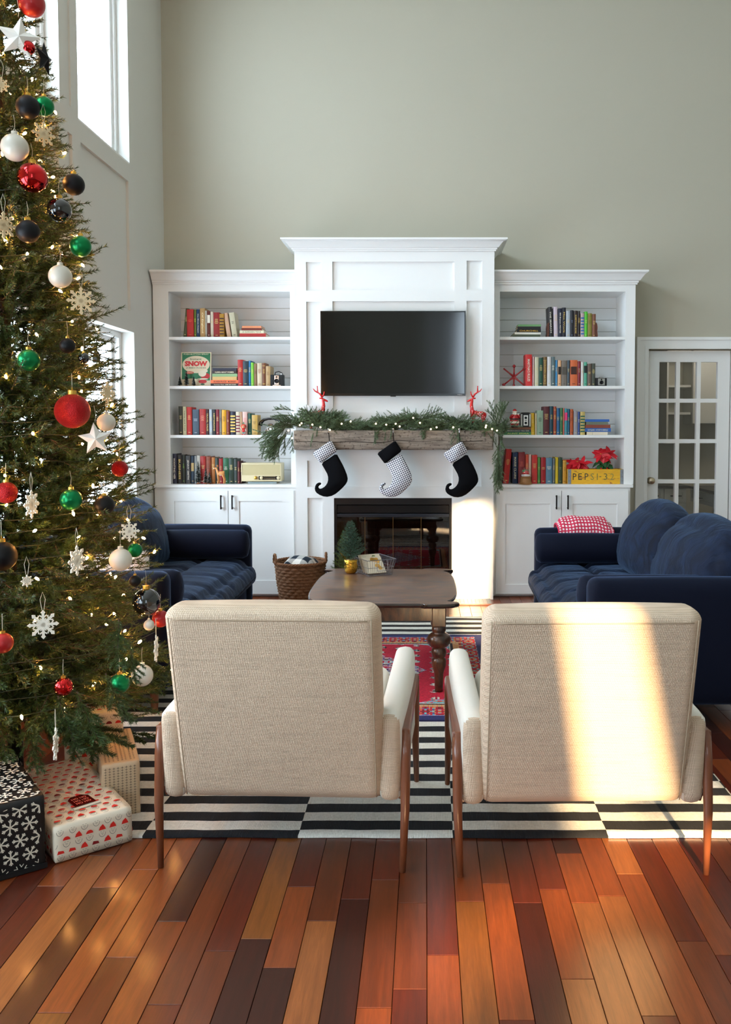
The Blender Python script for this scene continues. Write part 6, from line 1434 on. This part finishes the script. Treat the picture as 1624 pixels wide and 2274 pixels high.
# ================================================================ MANTEL DEER
M_reddeer = mat('red_lacquer', (206,16,22), .25, coat=.6); M_dot = cmat((238,214,208), .4)
def mantel_deer(px, s, label):
    """s=-1 faces left; profile read in units of 1.1 mm"""
    x0 = PX(px, YF-.10); t = thing('deer_figurine', label, 'figurine', (x0, YF-.075, MZ1), 0, 'red deer figurines on the mantel'); U = .00108
    V_ = [(-20,0,118),(-40,0,128),(-48,0,165),(-46,0,198),(-40,0,228),(-80,0,208),(30,0,118),(48,0,112),(62,0,122),(-34,-10,80),(-32,-10,8),(-30,10,80),(-28,10,8),(36,-10,78),(46,-10,44),(40,-10,6),(42,10,78),(56,10,44),(50,10,6)]
    E_ = [(0,1),(1,2),(2,3),(3,4),(4,5),(0,6),(6,7),(7,8),(1,9),(9,10),(1,11),(11,12),(7,13),(13,14),(14,15),(7,16),(16,17),(17,18)]
    R_ = [22,24,16,12,13,5,21,20,5,12,7,12,7,14,8,7,14,8,7]
    skinned('body', [((a if s < 0 else -a)*U, b*U, c*U) for a,b,c in V_], E_, [r*U for r in R_], M_reddeer, t)
    f = 1 if s < 0 else -1
    for q in (-1,1):
        m = MB(); y = 6*q; off = 0 if q < 0 else 30
        m.tube([(f*(-38+off*.1)*U, y*U, 238*U), (f*(-26+off*.2)*U, y*2*U, 262*U), (f*(-6+off*.2)*U, y*2*U, 276*U), (f*(-2)*U, y*2*U, 322*U)], [6*U,5*U,5*U,2.5*U], 7)
        m.tube([(f*(-8)*U, y*2*U, 272*U), (f*16*U, y*2*U, 286*U), (f*28*U, y*2*U, 302*U)], [5*U,4*U,2*U], 7); m.tube([(f*(-38)*U, y*U, 240*U), (f*(-50)*U, y*2*U, 262*U), (f*(-52)*U, y*2*U, 282*U)], [5*U,4*U,2.5*U], 7)
        m.build('antler', M_reddeer, t, smooth=True); m = MB(); m.ball((f*-30*U, q*14*U, 232*U), 10*U, 10, 6, (1.5,.5,.6)); m.build('ear', M_reddeer, t, smooth=True)
    m = MB(); rr = random.Random(3)
    for a, c in ((-30,110),(-44,140),(-46,170),(-20,125),(10,128),(10,108),(30,128),(34,105),(-34,95),(46,96),(0,118),(20,118),(20,100),(-8,105),(-32,70),(44,70)):
        n0 = len(m.v); m.ball((f*a*U, -21*U, c*U), 3.2*U, 8, 5, (1,.5,1))
    for q in range(8): an = q*PI/4; m.ball((f*(15+8*math.cos(an))*U, -22*U, (117+8*math.sin(an))*U), 2.4*U, 6, 4)
    m.build('painted_dots', M_dot, t, smooth=True)
mantel_deer(704, 1, 'red deer figurine facing right at the left end of the mantel')
mantel_deer(1062, -1, 'red deer figurine with white dots facing left at the right end of mantel')
# ================================================================ BASKET WITH BLANKET
bx_, by_ = PX(664, 6.5), 6.53
bk = thing('woven_basket', 'round brown woven seagrass basket standing left of the fireplace', 'basket', (bx_, by_, 0))
def woven(nr, na, prof, col):
    Vv = []; 
    for r in range(nr*4+1):
        f = r/(nr*4); rad = np.interp(f, [p[0] for p in prof], [p[1] for p in prof]); z = .355*f
        for a in range(na*4):
            th = 2*PI*a/(na*4); cell = (r//4+a//4) % 2; ph = math.sin(PI*(r%4)/4)*abs(math.sin(PI*a/4/1.0*.5+ (PI/2 if (r//4)%2 else 0)))
            d = .010*ph; Vv.append(((rad+d)*math.cos(th), (rad+d)*math.sin(th), z+.003*math.sin(a*.7+r)))
    n = na*4; fs = [(r*n+a, r*n+(a+1)%n, (r+1)*n+(a+1)%n, (r+1)*n+a) for r in range(nr*4) for a in range(n)]
    return Vv, fs
m = MB(); m.v, m.f = woven(15, 38, [(0,.135),(.1,.15),(.6,.178),(1,.192)], 0); n = 38*4
o = m.build('weave', mat('seagrass', (112,76,48), .8, vary=.5, vscale=70, bump=.5, bscale=120), bk, smooth=True); so_ = o.modifiers.new('t', 'SOLIDIFY'); so_.thickness = .006; so_.offset = -1
m = MB(); m.lathe([(.001,.004),(.135,.004),(.135,.012),(.001,.012)], 30, cap=False); m.build('bottom', cmat((96,66,42), .8), bk)
m = MB()
for q in range(3): m.tube([((.196+.004*math.cos(a*17+q*2.1))*math.cos(a), (.196+.004*math.cos(a*17+q*2.1))*math.sin(a), .356+.006*math.sin(a*17+q*2.1)) for a in [2*PI*e/120 for e in range(121)]], .0065, 6)
m.build('rim', mat('seagrass_rim', (120,80,50), .8, vary=.4, vscale=60), bk, smooth=True)
for a0 in (PI+.35, .05):
    m = MB(); cx_, cy_ = .196*math.cos(a0), .196*math.sin(a0); tx_, ty_ = -math.sin(a0), math.cos(a0)
    for q in range(2): m.tube([(cx_+tx_*.05*math.cos(b)+.004*math.cos(b*7+q*PI), cy_+ty_*.05*math.cos(b)+.004*math.sin(b*7+q*PI), .35+.072*math.sin(b)) for b in [PI*e/20 for e in range(21)]], .0065, 6)
    m.build('handle', mat('seagrass_rim', (120,80,50), .8), bk, smooth=True)
def plaid():
    m = mat('buffalo_plaid', (220,222,224), .95); nt = m.node_tree; b = nt.nodes['Principled BSDF']; L = nt.links.new; tc = nd(nt,'ShaderNodeTexCoord'); sp = nd(nt,'ShaderNodeSeparateXYZ'); mp = nd(nt,'ShaderNodeMapping'); mp.inputs['Scale'].default_value = (9,9,9); mp.inputs['Rotation'].default_value = (0,0,.5); L(tc.outputs['Object'], mp.inputs[0]); L(mp.outputs[0], sp.inputs[0]); o_ = []
    for i in (0,1): f = nd(nt,'ShaderNodeMath', operation='FRACT'); L(sp.outputs[i], f.inputs[0]); g = nd(nt,'ShaderNodeMath', operation='GREATER_THAN'); g.inputs[1].default_value = .5; L(f.outputs[0], g.inputs[0]); o_.append(g.outputs[0])
    ad = nd(nt,'ShaderNodeMath', operation='ADD'); L(o_[0], ad.inputs[0]); L(o_[1], ad.inputs[1]); hf = nd(nt,'ShaderNodeMath', operation='MULTIPLY'); hf.inputs[1].default_value = .5; L(ad.outputs[0], hf.inputs[0])
    mx = nd(nt,'ShaderNodeMix', data_type='RGBA'); mx.inputs['A'].default_value = (*lin((226,222,214)),1); mx.inputs['B'].default_value = (*lin((20,34,48)),1); L(hf.outputs[0], mx.inputs['Factor']); L(mx.outputs['Result'], b.inputs['Base Color']); return m
t = thing('plaid_blanket', 'navy and white plaid blanket folded inside the woven basket', 'blanket', (bx_, by_, .20))
rbox(-.125, .125, -.115, .115, 0, .165, .05, 22, puff=(.01,.01,.03), fn=lambda q,U: rough(q, U, 9, .018)).build('fabric', plaid(), t, smooth=True)
# ================================================================ THINGS ON THE COFFEE TABLE
px_, py_ = F(779,1273,TZ); t = thing('tabletop_tree', 'small artificial fir in a gold foil pot on the coffee table', 'potted plant', (px_, py_, TZ+.0015)); M_foil = mat('gold_foil', (226,178,70), .25, metal=1, bump=.5, bscale=60)
m = MB(); n = 28; vs = []
for z, r, a_ in ((0,.026,.001),(.01,.036,.002),(.045,.040,.003),(.068,.036,.003),(.082,.038,.005)):
    for q in range(n): th = 2*PI*q/n; rr_ = r+a_*math.cos(q*PI*.9); vs.append((rr_*math.cos(th), rr_*math.sin(th), z))
m.add(vs, [(r*n+q, r*n+(q+1)%n, (r+1)*n+(q+1)%n, (r+1)*n+q) for r in range(4) for q in range(n)]+[tuple(range(n))[::-1], tuple(range(4*n,5*n))]); m.build('foil_pot', M_foil, t, smooth=True)
m = leaf(.085, .022, .3, -.15); m.xf(Matrix.Translation((-.02,-.015,.07)) @ Matrix.Rotation(PI-.2, 4, 'Z') @ Matrix.Rotation(-.75, 4, 'Y')); m.build('foil_bow', M_foil, t, smooth=True, fix=False)
def mini_fir(t, h, r, z0, mats, seed, n=150, nl=.014):
    S = Sprigs(seed)
    S.stem([(0,0,z0-.02),(0,0,z0+h*.5),(0,0,z0+h)], .004, .001, nl, 300, .0018)
    for q in range(n):
        f = (q+.5)/n; z = z0+h*f*.97; R = r*(1-f)**.85+.012; a = q*2.4; S.stem(curve((0,0,z), (math.cos(a), math.sin(a), S.r.uniform(-.1,.35)), R*S.r.uniform(.85,1.1), (0,0,.4), 4), .0016, .0008, nl, 900, .0020)
    me = S.mesh('foliage', mats); o = bpy.data.objects.new('foliage', me); C.objects.link(o); o.parent = t; o['kind'] = 'stuff'
mini_fir(t, .235, .095, .09, [needle_mat('blue_green_needles', (24,70,52), (84,126,104)), M_twig], 5)
t = thing('small_fir', 'small potted fir standing on the floor before the firebox, behind the table', 'potted plant', (PX(765, 6.45), 6.45, .0))
m = MB(); m.lathe([(.07,0),(.09,.14),(.095,.15),(.085,.15)], 24); m.build('pot', mat('burlap', (140,110,74), .9, bump=.5, bscale=200), t)
mini_fir(t, .46, .15, .15, [needle_mat('olive_needles', (52,74,28), (104,116,44)), M_twig], 9, 120, .024)
# wire basket with cards
wx, wy = F(829,1276,TZ); t = thing('wire_basket', 'small silver wire basket holding magazines on the coffee table', 'basket', (wx, wy+.05, TZ+.0015), math.radians(28)); w0, d0, w1, d1, hh_ = .075, .10, .095, .12, .095
m = MB(); M_wire = mat('grey_wire', (150,152,160), .35, metal=.9)
def lerp2(f): return w0+(w1-w0)*f, d0+(d1-d0)*f
for f in (0, .5, 1):
    a, b = lerp2(f); z = hh_*f+.002; r_ = .0022 if f != .5 else .0013; c = [(-a,-b,z),(a,-b,z),(a,b,z),(-a,b,z),(-a,-b,z)]
    for p, q in zip(c[:-1], c[1:]): m.bar(p, q, r_*1.6)
N_ = 12
for k_ in range(N_+1):
    f = -1+2*k_/N_
    for sg in (-1,1): m.bar((f*w0, sg*d0, .002), (f*w1, sg*d1, hh_), .0014)
    m.bar((f*w0, -d0, .002), (f*w0, d0, .002), .0014)
for k_ in range(15):
    f = -1+2*k_/14
    for sg in (-1,1): m.bar((sg*w0, f*d0, .002), (sg*w1, f*d1, hh_), .0014)
m.build('wire_mesh', M_wire, t)
for sg in (-1,1):
    m = MB(); m.tube([(-.035, sg*(d1+.003), hh_), (-.035, sg*(d1+.014), hh_*.35), (.035, sg*(d1+.014), hh_*.35), (.035, sg*(d1+.003), hh_)], .0022, 6); m.build('handle', M_wire, t)
for q, (c1, lab, yo, tl) in enumerate((((206,198,178),'dark-edged magazine leaning in the wire basket, front one',-.055,.80),((214,206,186),'cream magazine with green leaf picture in the wire basket',-.025,.66),((196,180,150),'tan catalogue at the back of the wire basket',.01,.72))):
    g = thing('magazine', lab, 'magazine', tuple(t.matrix_basis @ Vector((-.002, yo, .008))), 0, 'magazines in the wire basket'); g.rotation_euler = (-tl, 0, math.radians(28)+.0)
    MB().box(-.062, .062, 0, .005, 0, .125).build('pages', M_page, g); MB().box(-.063, .063, -.0008, -.0001, 0, .126).build('cover', cmat(c1, .3), g)
    rr = random.Random(q); mb = MB()
    for e in range(7): cx_, cz_ = rr.uniform(-.045,.045), rr.uniform(.02,.11); mb.add([(cx_+.02*math.cos(a)*rr.uniform(.5,1), -.0010, cz_+.016*math.sin(a)) for a in [2*PI*b/7 for b in range(7)]], [tuple(range(7))])
    mb.build('cover_picture', cmat(((196,150,60),(86,110,50),(90,70,110))[q], .35), g, fix=False)
# ================================================================ WALL LAMP
lx_, ly_ = P(212, 765, 5.35); t = thing('wall_lamp', 'black pipe swing-arm wall lamp with bare bulb beside the left window', 'lamp', (XL+.001, 5.36, ly_)); ax = lx_-XL
m = MB(); m.lathe([(.05,0),(.05,.012),(.02,.02)], 20); m.xf(Matrix.Rotation(PI/2, 4, 'Y')); m.build('wall_plate', M_blackm, t)
m = MB(); m.tube([(.01,0,0),(ax-.012,-.0,0)], .007, 8); m.ball((ax,0,0), .014, 12, 8); m.tube([(ax,0,0),(ax,0,-.05)], .007, 8); m.build('arm', M_blackm, t, smooth=True)
m = MB(); m.lathe([(.010,-.04),(.018,-.05),(.020,-.065),(.017,-.068),(.022,-.074),(.024,-.09),(.021,-.094),(.024,-.10),(.02,-.112),(.012,-.112)], 18, (ax,0,0)); m.build('socket', M_blackm, t)
m = MB(); m.lathe([(.012,-.112),(.016,-.13),(.026,-.16),(.03,-.185),(.024,-.208),(.0001,-.218)], 20, (ax,0,0), cap=False); m.build('bulb', glass_mat('bulb_glass', .08), t, smooth=True)
m = MB(); m.tube([(ax-.006,0,-.112),(ax-.010,0,-.16),(ax,0,-.185),(ax+.010,0,-.16),(ax+.006,0,-.112)], .0012, 5); m.build('filament', M_gold, t)
# ================================================================ GIFTS
def gift(name, label, c, sx_, sy_, sz_, rz, paper, tilt=0):
    t = thing(name, label, 'gift', c, rz, 'wrapped gifts under the tree'); t.rotation_euler = (tilt, 0, rz)
    rbox(-sx_/2, sx_/2, -sy_/2, sy_/2, 0, sz_, .006, 16, fn=lambda q,U: rough(q, U, 7, .003)).build('wrapping', paper, t, smooth=True); return t
M_paper = mat('white_wrap', (232,220,198), .45); M_kraft = mat('beige_wrap', (206,180,146), .6); M_blkpaper = mat('black_wrap', (10,11,13), .5)
def surfs(sx_, sy_, sz_, e=.0042):
    """front, right, left and top faces: name, width, height, map(u,v)->xyz"""
    return [('front', sx_, sz_, lambda u,v: (u-sx_/2, -sy_/2-e, v)), ('left', sy_, sz_, lambda u,v: (-sx_/2-e, sy_/2-u, v)), ('right', sy_, sz_, lambda u,v: (sx_/2+e, u-sy_/2, v)), ('top', sx_, sy_, lambda u,v: (u-sx_/2, v-sy_/2, sz_+e))]
def inside(poly, w, h, mg=.003): return all(mg < x < w-mg and mg < y < h-mg for x, y in poly)
def santa_print(t, sx_, sy_, sz_, seed=1):
    rr = random.Random(seed); red, dk, gr = MB(), MB(), MB()
    for nm, w, h, f in surfs(sx_, sy_, sz_):
        pu, pv = .037, .041; j = 0; v = pv*.15
        while v < h+pv:
            u = -pu*(.5 if j % 2 else 0)
            while u < w+pu:
                kind = rr.randrange(3); cx_, cy_ = u+pu/2+rr.uniform(-.002,.002), v+pv/2; s_ = .0185
                hat = [(cx_-s_*.62, cy_+s_*.15), (cx_+s_*.62, cy_+s_*.15), (cx_+s_*.45, cy_+s_*.6), (cx_+s_*(.9 if kind == 0 else .1), cy_+s_*(.5 if kind == 0 else 1.15)), (cx_-s_*.4, cy_+s_*.75)]
                if kind == 2: hat = [(cx_+s_*.62*math.cos(a), cy_+s_*.15+s_*.62*math.sin(a)) for a in [PI*q/7 for q in range(8)]]
                if inside(hat, w, h): (dk if rr.random() < .18 else red).add([f(*p) for p in hat], [tuple(range(len(hat)))])
                R_ = [(cx_+s_*.6*math.cos(a), cy_-s_*.35+s_*.78*math.sin(a)) for a in [PI+PI*q/9 for q in range(10)]]
                for p, q in zip(R_[:-1], R_[1:]):
                    qd = [p, q, (q[0]*.91+cx_*.09, q[1]*.91+(cy_-s_*.35)*.09), (p[0]*.91+cx_*.09, p[1]*.91+(cy_-s_*.35)*.09)]
                    if inside(qd, w, h): gr.add([f(*p_) for p_ in qd], [(0,1,2,3)])
                for dx_, dy_, l in ((-.35,-.2,.22),(.12,-.2,.22),(-.25,-.5,.5),(-.12,-.72,.25)):
                    qd = [(cx_+dx_*s_, cy_+dy_*s_), (cx_+(dx_+l)*s_, cy_+dy_*s_), (cx_+(dx_+l)*s_, cy_+dy_*s_+.0009), (cx_+dx_*s_, cy_+dy_*s_+.0009)]
                    if inside(qd, w, h): gr.add([f(*p_) for p_ in qd], [(0,1,2,3)])
                u += pu
            v += pv; j += 1
    red.build('printed_hats', cmat((214,36,28), .5), t, fix=False)['kind'] = 'stuff'; dk.build('printed_dark_hats', cmat((130,16,20), .5), t, fix=False)['kind'] = 'stuff'; gr.build('printed_beards', cmat((70,68,70), .6), t, fix=False)['kind'] = 'stuff'
g1 = (.285, .56, .115)
A = F(121,1922); B = F(287,1872); ang = math.atan2(B[1]-A[1], B[0]-A[0]); c0 = Vector((A[0],A[1],0)); ex = Vector((math.cos(ang), math.sin(ang), 0)); ey = Vector((-math.sin(ang), math.cos(ang), 0)); g1 = ((Vector((*B,0))-c0).length+.012, .56, .118)
cc = c0+ex*g1[0]/2+ey*g1[1]/2; t = gift('santa_gift', 'flat gift in white paper printed with red santa hats, nearest the armchair', tuple(cc), *g1, ang, M_paper); t.location.z = .003; santa_print(t, *g1)
tg = thing('gift_tag', 'red and black foil house-shaped gift tag reading HO HO HO', 'gift tag', tuple(cc+Vector((0,0,g1[2]+.008))-ey*.13+ex*.0), ang+.12)
m = MB(); m.prismz([(-.035,-.042),(.035,-.042),(.035,.018),(.018,.038),(-.018,.038),(-.035,.018)], 0, .002); m.build('tag_card', mat('red_foil_tag', (120,14,16), .25, metal=.5), tg)
for q, yy in enumerate((.012,-.008,-.028)): mb = MB(); add_text(mb, 'HO HO', .05, .014, lambda u, v: (u, yy+v, .0026), .02); mb.build('lettering', cmat((206,120,100), .5), tg, fix=False)
MB().box(-.045, .045, -.062, -.050, -.003, .001).build('white_edge', cmat((234,226,212), .6), tg, bevel=.001); m = MB(); m.tube([(0,.036,.002),(-.02,.075,.004),(-.045,.115,.001)], .0016, 5); m.build('ribbon', cmat((226,206,186), .6), tg)
# taller beige gift printed with lines of black ornament
def line_print(t, sx_, sy_, sz_):
    bl = MB(); rr = random.Random(5)
    for nm, w, h, f in surfs(sx_, sy_, sz_):
        u = .012
        while u < w-.012:
            v = .008; kind = rr.randrange(3)
            while v < h-.012:
                for pl in ([(u,v),(u+.0012,v),(u+.0012,v+.008),(u,v+.008)], [(u-.004,v+.003),(u+.005,v+.003),(u+.005,v+.0042),(u-.004,v+.0042)] if kind else [(u+.003,v),(u+.006,v+.004),(u+.003,v+.008),(u+.0025,v+.004)]):
                    if inside(pl, w, h): bl.add([f(*p) for p in pl], [(0,1,2,3)])
                v += .0095
            u += .014
    bl.build('printed_lines', cmat((52,40,34), .6), t, fix=False)['kind'] = 'stuff'
t = gift('patterned_gift', 'tall beige gift printed with rows of black line ornament behind the santa gift', (F(236,1805)[0]+.0, F(236,1805)[1]+.12, .003), .13, .36, .20, ang-.25, M_kraft); line_print(t, .13, .36, .20)
# second santa gift deeper under the tree
t = gift('santa_gift', 'second santa-print gift standing deeper under the lowest branches', (-1.36, 3.46, .003), .22, .16, .24, .35, M_paper); santa_print(t, .22, .16, .24, 4)
# black gift with white snowflakes
C1 = F(106,1927); sx_, sy_, sz_ = .42, .44, .232; ang2 = math.radians(37); exx = Vector((math.cos(ang2), math.sin(ang2), 0)); eyy = Vector((-math.sin(ang2), math.cos(ang2), 0)); cc = Vector((C1[0],C1[1],0))-exx*(sx_/2+.004)+eyy*(sy_/2+.004)
t = gift('snowflake_gift', 'square black gift printed with white snowflakes at the lower left corner', tuple(cc), sx_, sy_, sz_, ang2, M_blkpaper); t.location.z = .003
wh = MB(); rr = random.Random(2)
for nm, w, h, f in surfs(sx_, sy_, sz_):
    p_ = .056; j = 0; v = .012
    while v < h+.01:
        u = .01+(p_/2 if j % 2 else 0)
        while u < w+.01:
            r_ = .0245*rr.uniform(.85,1.05); a0 = rr.uniform(0,1)
            for q in range(6):
                a = a0+q*PI/3; c, s = math.cos(a), math.sin(a)
                def R2(x, y): return (u+x*c-y*s, v+x*s+y*c)
                for pl in ([R2(0,-.0018), R2(r_,-.0026), R2(r_*1.05,0), R2(r_,.0026), R2(0,.0018)], [R2(r_*.45,0), R2(r_*.85,.0065), R2(r_*.95,.005), R2(r_*.6,0)], [R2(r_*.45,0), R2(r_*.6,0), R2(r_*.95,-.005), R2(r_*.85,-.0065)]):
                    if inside(pl, w, h, .012 if nm == 'front' else .003): wh.add([f(*p) for p in pl], [tuple(range(len(pl)))])
            u += p_
        v += p_*.86; j += 1
wh.build('printed_snowflakes', cmat((226,220,204), .6), t, fix=False)['kind'] = 'stuff'
m = MB(); m.box(-sx_/2-.003, sx_/2+.003, -sy_/2-.006, -sy_/2-.001, 0, .016); m.build('black_band', M_blkpaper, t)
